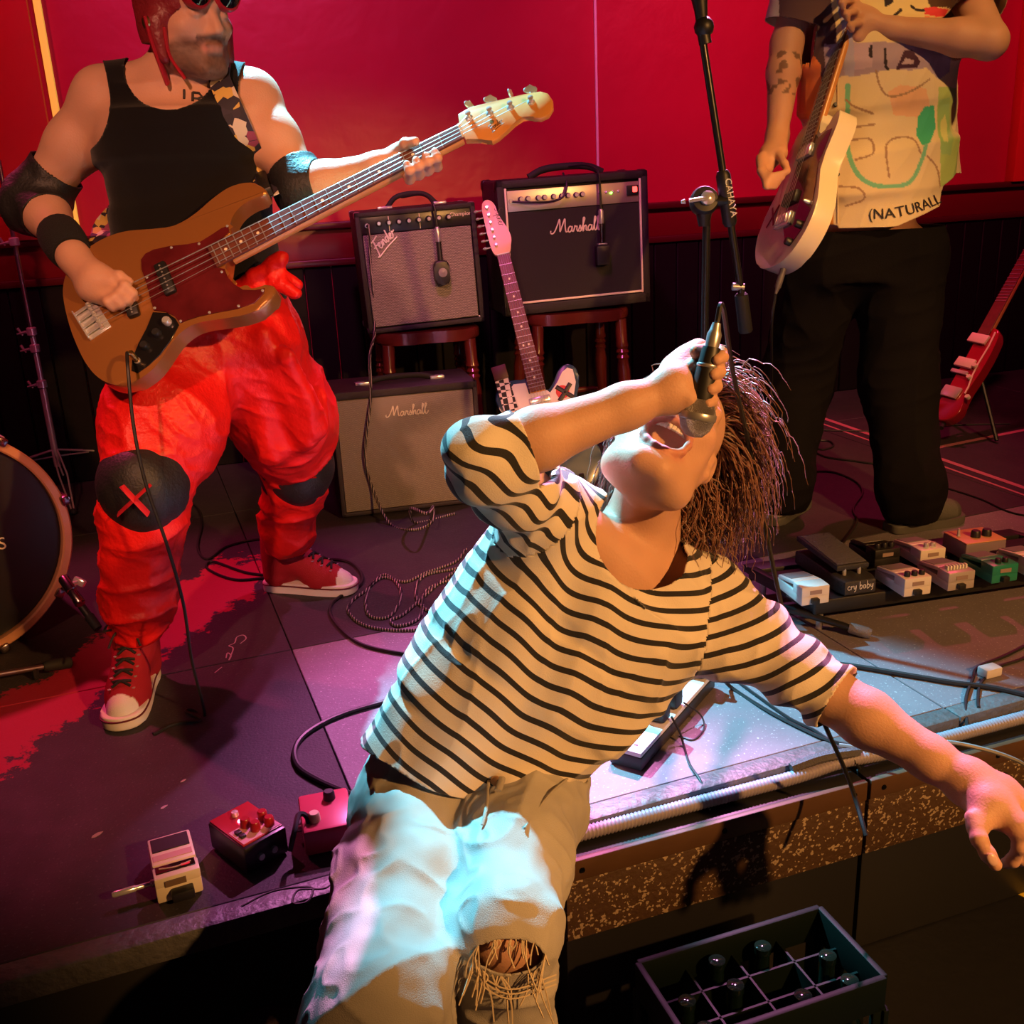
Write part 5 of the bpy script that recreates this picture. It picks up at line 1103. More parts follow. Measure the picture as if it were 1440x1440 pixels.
    for x in (-1, 1):
        b = MB(); P = [hc+R@np.array(p) for p in ((x*0.098, 0.004, -0.012), (x*0.094, 0.012, -0.055), (x*0.082, 0.016, -0.100), (x*0.068, 0.014, -0.135))]; b.tube(smooth_path(P, 4), 0.016, 8, flat=0.3); b.build('ear_flap', mat('red_strap', (0.48, 0.012, 0.03), 0.5), hm)
        b = MB(); b.lathe([(0.013, 0), (0.012, 0.003), (0.006, 0.004), (0.001, 0.002)], 16, 0, M=frame(hc+R@np.array([x*0.100, 0.006, -0.022]), R@np.array([0, x*1.0, 0]), R@np.array([0, 0, 1.0]))); b.build('grommet', mat('brass', (0.55, 0.38, 0.14), 0.35, 1.0), hm)
    for x in (-1, 1):
        Mg = mat4(R@np.array([[1, 0, 0], [0, 0, 1], [0, -1, 0.]]), hc+R@np.array([x*0.036, 0.088, 0.040])) ; b = MB(); Mg = frame(hc+R@np.array([x*0.036, 0.090, 0.038]), R@np.array([1.0, 0, 0]), R@np.array([0, 0, 1.0])); Mg[:3, 2] = R@np.array([0, 1.0, 0])
        b.lathe([(0.032, -0.012), (0.034, 0.004), (0.030, 0.010), (0.026, 0.010)], 22, 0, M=Mg); gg = b.build('goggle_cup', mat('red_rubber', (0.40, 0.012, 0.025), 0.4), hm)
        b = MB(); b.lathe([(0.028, 0.006), (0.026, 0.011), (0.015, 0.015), (0.001, 0.017)], 20, 0, M=Mg); b.build('goggle_lens', mat('black_lens', (0.006, 0.006, 0.010), 0.05, coat=1.0), gg)
    b = MB(); b.tube([hc+R@np.array([0.094*math.sin(a), -0.020+0.112*math.cos(a), 0.045]) for a in np.linspace(0.35, 2*math.pi-0.35, 40)], 0.012, 8, flat=0.3); b.build('goggle_strap', BLACK, hm)
    b = MB(); P = [hc+R@np.array(p) for p in ((0.075, 0.03, -0.03), (0.072, 0.035, -0.08), (0.05, 0.05, -0.125))]; b.tube(smooth_path(P, 5), 0.010, 8, flat=0.35); b.build('chin_strap', MATS['red_strap'], hm)
    # ---- patterned strap: over the left shoulder to the horn, and behind the hip to the tail
    m = mat('floral_strap', (0.3, 0.2, 0.1), 0.7); nt = m.node_tree; vo = nt.nodes.new('ShaderNodeTexVoronoi'); vo.inputs['Scale'].default_value = 55; nt.links.new(nt.nodes['Texture Coordinate'].outputs['Object'], vo.inputs['Vector'])
    cr = nt.nodes.new('ShaderNodeValToRGB'); cr.color_ramp.interpolation = 'CONSTANT'; els = cr.color_ramp.elements; els[0].color = (0.02, 0.015, 0.03, 1); els[1].position = 0.45; els[1].color = (0.62, 0.42, 0.10, 1)
    for p, c in ((0.6, (0.65, 0.55, 0.45, 1)), (0.75, (0.30, 0.05, 0.12, 1)), (0.88, (0.03, 0.02, 0.04, 1))): e_ = els.new(p); e_.color = c
    sp = nt.nodes.new('ShaderNodeSeparateColor'); nt.links.new(vo.outputs['Color'], sp.inputs[0]); nt.links.new(sp.outputs[0], cr.inputs[0]); nt.links.new(cr.outputs[0], nt.nodes['Principled BSDF'].inputs['Base Color'])
    st = thing('guitar_strap', 'floral patterned guitar strap over the bass player\'s shoulder', 'strap', tuple(BASS['horn']))
    f = lambda px, py: on(px, py, S=S2, z=2.0, off=0.008)
    P = smooth_path([BASS['horn']-_f*-0.01, f(366, 240), f(345, 195), f(325, 150), f(309, 112), f(305, 96)+np.array([0, 0.03, 0.008])], 6)
    def ribbon(b, P, wd, t, M_=None):
        P = np.array(P); T_ = np.gradient(P, axis=0)
        for i in range(len(P)-1):
            pass
        V_ = []
        for i in range(len(P)):
            tv = nz(T_[i]); sv = nz(np.cross(tv, -_f)); nn_ = np.cross(sv, tv)
            V_ += [P[i]-sv*wd/2-nn_*t/2, P[i]+sv*wd/2-nn_*t/2, P[i]+sv*wd/2+nn_*t/2, P[i]-sv*wd/2+nn_*t/2]
        F_ = []
        for i in range(len(P)-1):
            for k in range(4): F_.append((i*4+k, i*4+(k+1) % 4, i*4+4+(k+1) % 4, i*4+4+k))
        F_ += [(3, 2, 1, 0), tuple(len(V_)-4+k for k in range(4))]; b.add(V_, F_, 0, False)
    b = MB(); ribbon(b, P, 0.046, 0.003); b.build('webbing', m, st)
    b = MB(); ribbon(b, smooth_path([f(160, 285)+np.array([0, 0.06, 0]), Y(148, 318, 2.44), Y(136, 345, 2.36), BASS['tail']+np.array([0.0, 0.03, 0.03])], 6), 0.05, 0.003); b.build('webbing', m, st)
    b = MB(); ribbon(b, smooth_path([BASS['horn'], BASS['horn']+CU*0.02-CR*0.008, f(366, 242)], 4), 0.024, 0.004); b.build('strap_end', BLACK, st)
    return dict(on=on)
BP = make_bassist()
# ------------------------------------------------------------------ guitarist on the right with the white guitar
def make_white_guitar():
    a = nz(0.30*CR+0.954*CU); lp = nz(-0.954*CR+0.30*CU); ph = math.radians(77); n = nz(math.cos(ph)*-_f+math.sin(ph)*lp)
    M = frame(dp(1084, 376, 2.86), a, np.cross(n, a))
    Wt = [(0, 0), (0.018, 0.09), (0.075, 0.148), (0.145, 0.165), (0.21, 0.142), (0.27, 0.115), (0.33, 0.118), (0.39, 0.122), (0.43, 0.090), (0.447, 0.035), (0.447, -0.022), (0.395, -0.032), (0.372, -0.052), (0.385, -0.080), (0.418, -0.105), (0.418, -0.128), (0.38, -0.138), (0.33, -0.128), (0.27, -0.118), (0.21, -0.143), (0.145, -0.165), (0.075, -0.148), (0.018, -0.09)]
    O = [p[:2] for p in smooth_path([(*p, 0) for p in Wt], 4, True)]
    r = thing('electric_guitar', 'white single cutaway electric guitar with dark red pickguard worn by the guitarist', 'guitar', tuple(M[:3, 3]))
    W = mat('cream_white_lacquer', (0.80, 0.70, 0.52), 0.25, coat=0.5)
    b = MB(); b.prism(O, -0.055, 0, 0.004, M=M); b.build('body', W, r)
    pg = [(0.06, -0.05), (0.05, -0.09), (0.085, -0.128), (0.145, -0.145), (0.20, -0.128), (0.27, -0.102), (0.33, -0.112), (0.37, -0.118), (0.372, -0.085), (0.360, -0.050), (0.38, -0.030), (0.38, 0.030), (0.30, 0.034), (0.22, 0.034), (0.12, 0.0)]
    b = MB(); b.prism(pg, 0.0003, 0.003, 0.0008, M=M, seg=1); g = b.build('pickguard', mat('dark_red_guard', (0.075, 0.006, 0.016), 0.15, coat=0.6), r)
    for x in (0.335, 0.20):
        b = MB(); b.box((x, 0, 0.006), (0.036, 0.075, 0.014), 0.003, M=M); b.build('pickup', CHROME if x > 0.3 else BLACK, r)
    b = MB(); b.box((0.135, 0, 0.007), (0.040, 0.082, 0.010), 0.002, M=M); br = b.build('bridge', CHROME, r)
    for i in range(6): 
        b = MB(); b.box((0.135, -0.028+0.0112*i, 0.014), (0.026, 0.007, 0.006), 0.001, M=M); b.build('saddle', CHROME, br)
    for x, y in ((0.10, -0.112), (0.055, -0.085)):
        b = MB(); b.lathe([(0.011, 0), (0.011, 0.012), (0.009, 0.016), (0.001, 0.016)], 16, 0, M=M@mat4(t=(x, y, 0.003))); b.build('knob', BLACK, g)
    b = MB(); b.lathe([(0.006, 0), (0.006, 0.010), (0.003, 0.018), (0.001, 0.018)], 10, 0, M=M@mat4(t=(0.16, -0.125, 0.003))); b.build('toggle', CHROME, g)
    for dx in (-1, 1):
        b = MB(); b.tube([(0.17-0.03, 0.095-0.022*dx, 0.0015), (0.17+0.03, 0.095+0.022*dx, 0.0015)], 0.0045, 5, M=M, flat=0.3); b.build('tape_cross', mat('red_mark', (0.30, 0.01, 0.02), 0.5), r)
    # neck
    NE, NH = 0.375, 1.0-0.19; NWm = MATS['maple_neck']
    b = MB(); b.prism([(NE, 0.028), (NE, -0.028), (NH, -0.0215), (NH, 0.0215)], -0.016, 0.003, 0.007, M=M); b.build('neck', NWm, r)
    b = MB(); b.prism([(NE-0.02, 0.0285), (NE-0.02, -0.0285), (NH, -0.0215), (NH, 0.0215)], 0.003, 0.009, 0.001, M=M, seg=1); fb = b.build('fingerboard', MATS['rosewood'], r)
    for k in range(0, 22):
        x = NH-0.63*(1-2**(-k/12)); 
        if x < NE-0.02: break
        b = MB(); wd = 0.0215+(NH-x)*0.0155; b.tube([(x, -wd, 0.0095), (x, wd, 0.0095)], 0.0013, 6, M=M); b.build('fret' if k else 'nut', STEEL, fb)
    for i in range(6):
        b = MB(); b.tube([(0.135, -0.028+0.0112*i, 0.016), (NH, -0.018+0.0072*i, 0.012)], 0.0007, 4, M=M); b.build('string', STEEL, r)
    b = MB(); b.prism([(NH, 0.022), (NH+0.02, 0.03), (NH+0.10, 0.034), (NH+0.185, 0.03), (NH+0.19, 0.005), (NH+0.15, -0.02), (NH+0.06, -0.04), (NH+0.02, -0.035), (NH, -0.022)], -0.012, 0.002, 0.002, M=M); h = b.build('headstock', NWm, r)
    for i in range(6):
        b = MB(); b.lathe([(0.006, 0), (0.004, 0.003), (0.004, 0.014), (0.001, 0.014)], 10, 0, M=M@mat4(t=(NH+0.025+0.027*i, 0.016, 0.002))); b.tube([(NH+0.025+0.027*i, 0.03, -0.008), (NH+0.025+0.027*i, 0.05, -0.008)], 0.004, 8, M=M); b.build('tuner', CHROME, h)
    b = MB(); J = M@mat4(np.array([[0, 0, -1], [0, 1, 0], [1, 0, 0.]]), (0.004, -0.022, -0.028)); b.lathe([(0.009, -0.002), (0.009, 0.055), (0.006, 0.060), (0.004, 0.075)], 14, 0, M=J); b.build('jack_plug', mat('grey_plug', (0.10, 0.09, 0.11), 0.45), r)
    return dict(M=M, jack=(J@np.array([0, 0, 0.075, 1]))[:3])
WG = make_white_guitar()
def make_guitarist():
    root = thing('person', 'guitarist in a cartoon printed short sleeved shirt and wide black trousers', 'person', tuple(gp(1190, 715)))
    yT = 3.22
    Ran, Lan = gp(1098, 688, 0.10), gp(1283, 700, 0.10)
    Rkn, Lkn = Y(1120, 530, 3.36), Y(1262, 540, 3.16)
    pel = Y(1215, 335, yT); wai = Y(1222, 230, yT); che = Y(1232, 60, yT); upc = Y(1238, -55, yT)
    Rhi, Lhi = Y(1160, 370, 3.26), Y(1268, 366, 3.22)
    Rsh, Lsh = Y(1142, -75, 3.24), Y(1335, -62, 3.24)
    Rel, Rwr = Y(1106, 62, 3.22), dp(1093, 192, 2.98)
    Lel, Lwr = Y(1392, 58, 3.02), dp(1252, 40, 2.83)
    side, up = nz(Lsh-Rsh), nz(upc-pel); front = nz(np.cross(side, up)); front = front if front[1] < 0 else -front
    hc = Y(1240, -210, 3.20); fwd = nz(np.array([-0.5, -0.8, -0.35])); lft = nz(np.cross(fwd, [0, 0, 1.0])); upv = np.cross(lft, fwd); upv = upv if upv[2] > 0 else -upv; lft = np.cross(fwd, upv); R = np.stack([lft, fwd, upv], 1)
    S = Body(); S.loft([(pel, side*0.145, front*0.10), (wai, side*0.14, front*0.10), (che, side*0.165, front*0.11), (upc, side*0.14, front*0.085)], 0.04)
    S.cone(upc, Rsh, 0.07, 0.06, 0.04); S.cone(upc, Lsh, 0.07, 0.06, 0.04); S.cone(upc, hc+R@np.array([0, -0.02, -0.06]), 0.062, 0.056, 0.03)
    head(S, hc, R)
    S.cone(Rsh, Rel, 0.054, 0.043, 0.03); S.cone(Lsh, Lel, 0.054, 0.046, 0.03)
    for e, w in ((Rel, Rwr), (Lel, Lwr)):
        m = lerp(e, w, 0.3); S.cone(e, m, 0.045, 0.047, 0.02); S.cone(m, w, 0.047, 0.030, 0.02)
    S.chain([Rhi, Rkn, Ran], [0.09, 0.055, 0.04], 0.03); S.chain([Lhi, Lkn, Lan], [0.09, 0.055, 0.04], 0.03); S.cone(Rhi, Lhi, 0.1, 0.1, 0.04)
    # strumming hand
    S.cone(Rwr, dp(1083, 218, 2.94), 0.029, 0.030, 0.02); S.cone(Rwr, dp(1096, 216, 2.92), 0.026, 0.024, 0.02); S.cone(dp(1083, 218, 2.94), dp(1078, 236, 2.91), 0.027, 0.021, 0.02)
    for i, (kx, ky, mx, my, tx, ty) in enumerate(((1070, 236, 1084, 248, 1106, 242), (1068, 228, 1080, 254, 1100, 250), (1068, 222, 1078, 258, 1094, 257), (1072, 218, 1078, 262, 1090, 263))):
        finger(S, [dp(kx, ky, 2.915), dp(lerp(kx, mx, .5)-3, lerp(ky, my, .5), 2.88), dp(mx, my, 2.86), dp(tx, ty, 2.855+0.006*i)], 0.010)
    finger(S, [dp(1096, 218, 2.90), dp(1103, 230, 2.87), dp(1108, 240, 2.855)], 0.011)
    # fretting hand
    pc = dp(1216, 30, 2.84); S.cone(Lwr, pc, 0.031, 0.034, 0.02); S.cone(pc, dp(1196, 12, 2.84), 0.032, 0.026, 0.02); S.cone(pc, dp(1208, 52, 2.84), 0.028, 0.022, 0.02)
    for i in range(4):
        x, y = 1186+6*i, -14+16*i; finger(S, [dp(x+14, y+2, 2.845), dp(x+2, y-2, 2.80), dp(x-8, y+2, 2.775), dp(x-6, y+8, 2.78)], 0.010)
    finger(S, [dp(1218, 10, 2.86), dp(1222, -6, 2.90), dp(1212, -18, 2.92)], 0.011)
    V, Q = S.mesh(0.0050); V = relax(V, Q, 1, 0.4); C = np.tile(np.array([0.58, 0.31, 0.20]), (len(V), 1))
    fa = np.clip(((V-Rel)@nz(Rwr-Rel))/0.24, -1, 2); onf = (fa > 0.15) & (fa < 0.62) & (np.linalg.norm(V-lerp(Rel, Rwr, 0.4), axis=1) < 0.11); tt = onf & (vnoise(V, 75, 9) > 0.15); C[tt] = C[tt]*0.35
    C *= 1+0.05*vnoise(V, 30)[:, None]; skin_obj('body', V, Q, SKIN, root, C)
    b = MB(); rng = np.random.RandomState(2)
    for _ in range(260):
        d = rng.normal(size=3); d /= np.linalg.norm(d)
        if d[2] < -0.2 or (d[1] > 0.35 and d[2] < 0.55): continue
        p = hc+R@(np.array([0, -0.014, 0.035])+d*np.array([0.078, 0.097, 0.087])); t = nz(R@d*0.5+np.array([0, 0, -0.4])+rng.normal(size=3)*0.3); b.tube([p, p+t*0.03, p+t*0.05+np.array([0, 0, -0.02])], [0.006, 0.005, 0.001], 4)
    b.build('hair', MATS['brown_hair'], root, kind='stuff')
    # ---- trousers
    S3 = Body(); S3.cone(Rhi+up*0.03, Lhi+up*0.03, 0.125, 0.125, 0.05)
    S3.loft([(pel-up*0.12, side*0.165, front*0.125), (pel+up*0.06, side*0.150, front*0.11)], 0.04)
    S3.chain([Rhi, Rkn, lerp(Rkn, Ran, 0.9), Ran-np.array([0, 0, 0.02])], [0.125, 0.110, 0.092, 0.088], 0.05); S3.chain([Lhi, Lkn, lerp(Lkn, Lan, 0.9), Lan-np.array([0, 0, 0.02])], [0.125, 0.112, 0.096, 0.085], 0.05)
    V, Q = S3.mesh(0.007); N = normals(V, Q); V = V+N*(0.010*ridged(V, 9, (0, 0, 1), 5, 3)+0.006*ridged(V, 20, (1, 0, 0.3), 3, 4)-0.006)[:, None]
    V, Q = cut(V, Q, lambda P: np.minimum((pel+up*0.03-P)@up, P[:, 2]-0.035)); skin_obj('trousers', V, Q, mat('black_twill', (0.005, 0.004, 0.005), 0.9, spec=0.1, bump=0.2, bscale=300), root, solid=0.003)
    # ---- shoes
    for A, toe in ((Lan, gp(1322, 735)), (Ran, gp(1120, 712))):
        d = nz((toe-A)*np.array([1, 1, 0])); s_ = np.array([-d[1], d[0], 0]); Mx = frame(np.array([A[0], A[1], 0]), d, s_); P_ = lambda x, y, z: (Mx@np.array([x, y, z, 1]))[:3]
        O = [p[:2] for p in smooth_path([(x, y, 0) for x, y in [(-0.08, 0), (-0.07, 0.036), (0.03, 0.042), (0.12, 0.05), (0.175, 0.04), (0.195, 0), (0.175, -0.04), (0.12, -0.05), (0.03, -0.042), (-0.07, -0.036)]], 4, True)]
        U = Body(); U.cone(P_(-0.02, 0, 0.08), P_(-0.02, 0, 0.04), 0.048, 0.046, 0.03); U.cone(P_(0.0, 0, 0.07), P_(0.145, 0, 0.036), 0.046, 0.038, 0.04); v, q = U.mesh(0.005); v, q = cut(v, q, lambda P: P[:, 2]-0.018)
        l_ = (v-Mx[:3, 3])@d; w_ = (v-Mx[:3, 3])@s_; C = np.tile(np.array([0.09, 0.09, 0.085]), (len(v), 1)); C[(np.abs(l_-0.03-np.abs(w_)*0.4) < 0.012) | (l_ < -0.055)] = (0.50, 0.46, 0.42); C[(l_ > 0.15)] = (0.06, 0.06, 0.055)
        so = skin_obj('shoe', v, q, attr_mat('grey_suede', rough=0.85, bump=0.3, bscale=300), root, C)
        b = MB(); b.prism(O, 0.001, 0.028, 0.005, M=Mx); b.build('shoe_sole', mat('dark_grey_sole', (0.07, 0.07, 0.065), 0.7), so)
        b = MB(); b.tube(smooth_path([P_(0.05, 0.02, 0.085), P_(0.055, 0, 0.096), P_(0.05, -0.02, 0.085)], 4), 0.004, 6); b.build('lace', WHITE, so)
    # ---- shirt
    S2 = Body(); low = Y(1222, 300, yT)
    S2.loft([(Y(1235, 330, yT), side*0.200, front*0.150), (Y(1230, 240, yT), side*0.210, front*0.148), (Y(1232, 120, yT), side*0.205, front*0.140), (che, side*0.200, front*0.135), (upc, side*0.155, front*0.10)], 0.05, 2.2)
    S2.cone(upc, Rsh, 0.085, 0.08, 0.04); S2.cone(upc, Lsh, 0.085, 0.08, 0.04); S2.cone(Rsh, lerp(Rsh, Rel, 0.92), 0.078, 0.074, 0.04); S2.cone(Lsh, lerp(Lsh, Lel, 0.85), 0.080, 0.085, 0.04)
    S2.cone(Y(1325, 120, 3.28), Y(1332, 250, 3.30), 0.035, 0.045, 0.05)
    V, Q = S2.mesh(0.0034); N = normals(V, Q); V = V+N*(0.008*ridged(V, 8, (0.1, 0, 1), 5, 3)+0.004*vnoise(V, 12, 2)+0.003*ridged(V, 22, (0.5, 0, 1), 4, 5)-0.005)[:, None]
    dR, dL = nz(Rel-Rsh), nz(Lel-Lsh); cR, cL = lerp(Rsh, Rel, 0.80), lerp(Lsh, Lel, 0.66)
    hemz = Y(1230, 312, yT-0.14)
    xs = np.array([Y(x, 310, yT-0.14)[0] for x in (1090, 1140, 1182, 1185, 1260, 1325, 1326, 1352)]); hz = np.array([Y(x, y, yT-0.14)[2] for x, y in ((1090, 290), (1140, 312), (1178, 318), (1182, 322), (1260, 318), (1325, 290), (1326, 262), (1352, 245))])
    def g(P):
        h = P[:, 2]-np.interp(P[:, 0], xs, hz)
        tR_ = (P-Rsh)@dR; tL_ = (P-Lsh)@dL; nR = np.linalg.norm((P-Rsh)-tR_[:, None]*dR, axis=1) < 0.092; nL = np.linalg.norm((P-Lsh)-tL_[:, None]*dL, axis=1) < 0.105
        r = np.minimum(h, np.where(nR & (tR_ > 0) & (tR_ < np.linalg.norm(Rel-Rsh)+0.06), (cR-P)@dR, 1)); r = np.minimum(r, np.where(nL & (tL_ > 0) & (tL_ < np.linalg.norm(Lel-Lsh)+0.08), (cL-P)@dL, 1))
        q = P-upc; r = np.minimum(r, np.sqrt(((q@side)/0.085)**2+((q@up-0.09)/0.10)**2)*0.09-0.09); return r
    V, Q = cut(V, Q, g); N = normals(V, Q)
    # printed cotton: flat colour shapes on the cloth, laid out across the front of the shirt
    FR = yT-0.13
    def UV(px, py): p = Y(px, py, FR); return p[0], p[2]
    u, v = V[:, 0], V[:, 2]; fr = N[:, 1] < 0.35
    C = np.tile(np.array([0.80, 0.66, 0.42]), (len(V), 1))
    def poly(pts, col, only=fr):
        A = [UV(*p) for p in pts]; ins = np.zeros(len(V), bool)
        for i in range(len(A)):
            (x0, y0), (x1, y1) = A[i], A[i-1]
            c = ((y0 > v) != (y1 > v)) & (u < (x1-x0)*(v-y0)/(y1-y0+1e-12)+x0); ins ^= c
        C[ins & only] = col
    def line(pts, w_, col):
        A = np.array([UV(*p) for p in smooth_path([(*p, 0) for p in pts], 6)] if False else [UV(p[0], p[1]) for p in smooth_path([(*p, 0) for p in pts], 6)]); d = np.full(len(V), 9.0)
        for i in range(len(A)-1):
            e = A[i+1]-A[i]; t = np.clip(((u-A[i][0])*e[0]+(v-A[i][1])*e[1])/(e@e+1e-12), 0, 1); d = np.minimum(d, np.hypot(u-A[i][0]-t*e[0], v-A[i][1]-t*e[1]))
        C[(d < w_) & fr] = col
    poly([(1060, -200), (1180, -200), (1180, 120), (1140, 150), (1110, 140), (1095, 60), (1085, -50)], (0.10, 0.05, 0.06))
    poly([(1090, -200), (1112, -200), (1106, 60), (1096, 120), (1080, 120)], (0.62, 0.60, 0.50))
    poly([(1120, 60), (1135, 26), (1150, 28), (1148, 60), (1160, 90), (1163, 130), (1150, 170), (1120, 180), (1108, 120)], (0.85, 0.22, 0.06))
    poly([(1105, 165), (1150, 165), (1160, 300), (1100, 300)], (0.75, 0.28, 0.22)); poly([(1112, 95), (1122, 95), (1120, 112), (1112, 112)], (0.8, 0.62, 0.4))
    poly([(1160, 190), (1178, 190), (1176, 322), (1140, 316), (1150, 270)], (0.88, 0.38, 0.05))
    poly([(1180, -200), (1400, -200), (1400, 60), (1180, 60)], (0.82, 0.66, 0.34))
    poly([(1165, 60), (1340, 60), (1340, 100), (1320, 112), (1300, 96), (1275, 100), (1250, 98), (1225, 103), (1200, 108), (1190, 106), (1165, 112)], (0.42, 0.32, 0.44))
    poly([(1182, 60), (1225, 60), (1222, 96), (1190, 100)], (0.55, 0.40, 0.52)); poly([(1183, -200), (1200, -200), (1200, 108), (1188, 106)], (0.45, 0.42, 0.58))
    poly([(1244, -20), (1258, -20), (1258, 2), (1246, 10)], (0.03, 0.02, 0.03))
    poly([(1255, 100), (1268, 72), (1280, 71), (1291, 88), (1286, 96), (1270, 96)], (0.06, 0.02, 0.05)); poly([(1262, 92), (1270, 83), (1282, 86), (1280, 91)], (0.50, 0.38, 0.48))
    poly([(1310, -120), (1350, -120), (1349, 18), (1340, 20), (1330, 10), (1312, 8)], (0.10, 0.05, 0.03))
    poly([(1302, 10), (1318, 8), (1332, 14), (1328, 24), (1300, 20)], (0.80, 0.06, 0.08), fr | True); poly([(1300, 22), (1330, 26), (1370, 34), (1395, 20), (1350, 58), (1300, 40)], (0.88, 0.30, 0.16), fr | True); poly([(1350, 20), (1362, 18), (1368, 30), (1354, 34)], (0.85, 0.6, 0.15), fr | True)
    poly([(1245, 130), (1262, 120), (1300, 125), (1308, 150), (1290, 165), (1255, 162)], (0.84, 0.50, 0.30))
    poly([(1290, 165), (1300, 150), (1315, 148), (1318, 180), (1305, 200), (1292, 205), (1287, 190)], (0.06, 0.50, 0.28)); poly([(1320, 122), (1360, 122), (1365, 262), (1322, 262)], (0.45, 0.62, 0.20)); poly([(1322, 140), (1342, 136), (1346, 190), (1340, 218), (1322, 216)], (0.34, 0.58, 0.22)); poly([(1326, 172), (1335, 160), (1340, 176), (1334, 200), (1326, 198)], (0.66, 0.70, 0.28))
    line([(1192, 120), (1192, 180), (1196, 230), (1215, 256), (1245, 262), (1275, 255), (1292, 225), (1298, 205)], 0.006, (0.20, 0.58, 0.38))
    for pl in ([(1228, 100), (1235, 125), (1248, 136), (1270, 132), (1290, 122), (1305, 112)], [(1185, 200), (1220, 195), (1224, 215), (1200, 225)], [(1245, 250), (1242, 210), (1255, 195), (1280, 195), (1290, 215)], [(1180, 262), (1205, 265), (1212, 280), (1190, 290)], [(1300, 220), (1315, 235), (1322, 262)], [(1225, 160), (1200, 150), (1190, 140)], [(1228, 175), (1200, 180), (1188, 190)]):
        line(pl, 0.0026, (0.40, 0.25, 0.16))
    for pl in ([(1222, 66), (1221, 80)], [(1241, 70), (1241, 92), (1244, 98)], [(1254, 24), (1266, 14)], [(1283, 8), (1290, 14), (1300, 14)], [(1292, 32), (1298, 28), (1300, 32)]): line(pl, 0.004, (0.03, 0.02, 0.03))
    C[~fr & (C[:, 0] > 0.7) & (u < UV(1300, 100)[0])] = (0.72, 0.58, 0.36)
    shirt = skin_obj('printed_shirt', V, Q, attr_mat('printed_cotton', rough=0.8, bump=0.15, bscale=500, sheen=0.1), root, C, solid=0.003)
    from mathutils.bvhtree import BVHTree
    bv = BVHTree.FromPolygons([Vector(p) for p in V], [tuple(int(i) for i in q) for q in Q])
    def hit(px, py, off=0.003):
        d = ray(px, py); h = bv.ray_cast(Vector(CP), Vector(nz(d)))
        return np.array(h[0])-nz(d)*off if h[0] is not None else Y(px, py, FR)
    Tv, Tf = text_mesh('(NATURALL', 1.0, 0.0); x0, x1 = Tv[:, 0].min(), Tv[:, 0].max(); h0 = Tv[:, 1].mean()
    b = MB(); A = smooth_path([(1222, 302, 0), (1250, 301, 0), (1280, 295, 0), (1302, 288, 0), (1322, 279, 0)], 10); LA = len(A)-1
    W3 = []
    for p in Tv:
        t = (p[0]-x0)/(x1-x0)*LA; i = min(int(t), LA-1); c = A[i]+(A[i+1]-A[i])*(t-i); d = nz(A[min(i+2, LA)]-A[max(i-1, 0)]); nn = np.array([d[1], -d[0], 0]); q = c+nn*((p[1]-h0)*21.0); W3.append(hit(q[0], q[1]))
    okf = [f for f in Tf if max(np.linalg.norm(W3[f[i]]-W3[f[i-1]]) for i in range(len(f))) < 0.05]
    b.add(W3, okf, 0, False); b.build('hem_lettering', mat('black_print', (0.02, 0.015, 0.02), 0.7), shirt, kind='stuff')
    for px, py in ((1175, 147), (1177, 192), (1178, 245)):
        b = MB(); b.lathe([(0.0065, -0.002), (0.0065, 0.001), (0.005, 0.0025), (0.001, 0.002)], 12, 0, M=frame(hit(px, py, 0.002), CR, CU)); b.build('button', BLACK, shirt)
    b = MB(); b.tube([hit(1178, y, 0.001) for y in range(110, 318, 12)], 0.0022, 5); b.build('placket_edge', mat('placket', (0.7, 0.55, 0.33), 0.8), shirt)
make_guitarist()
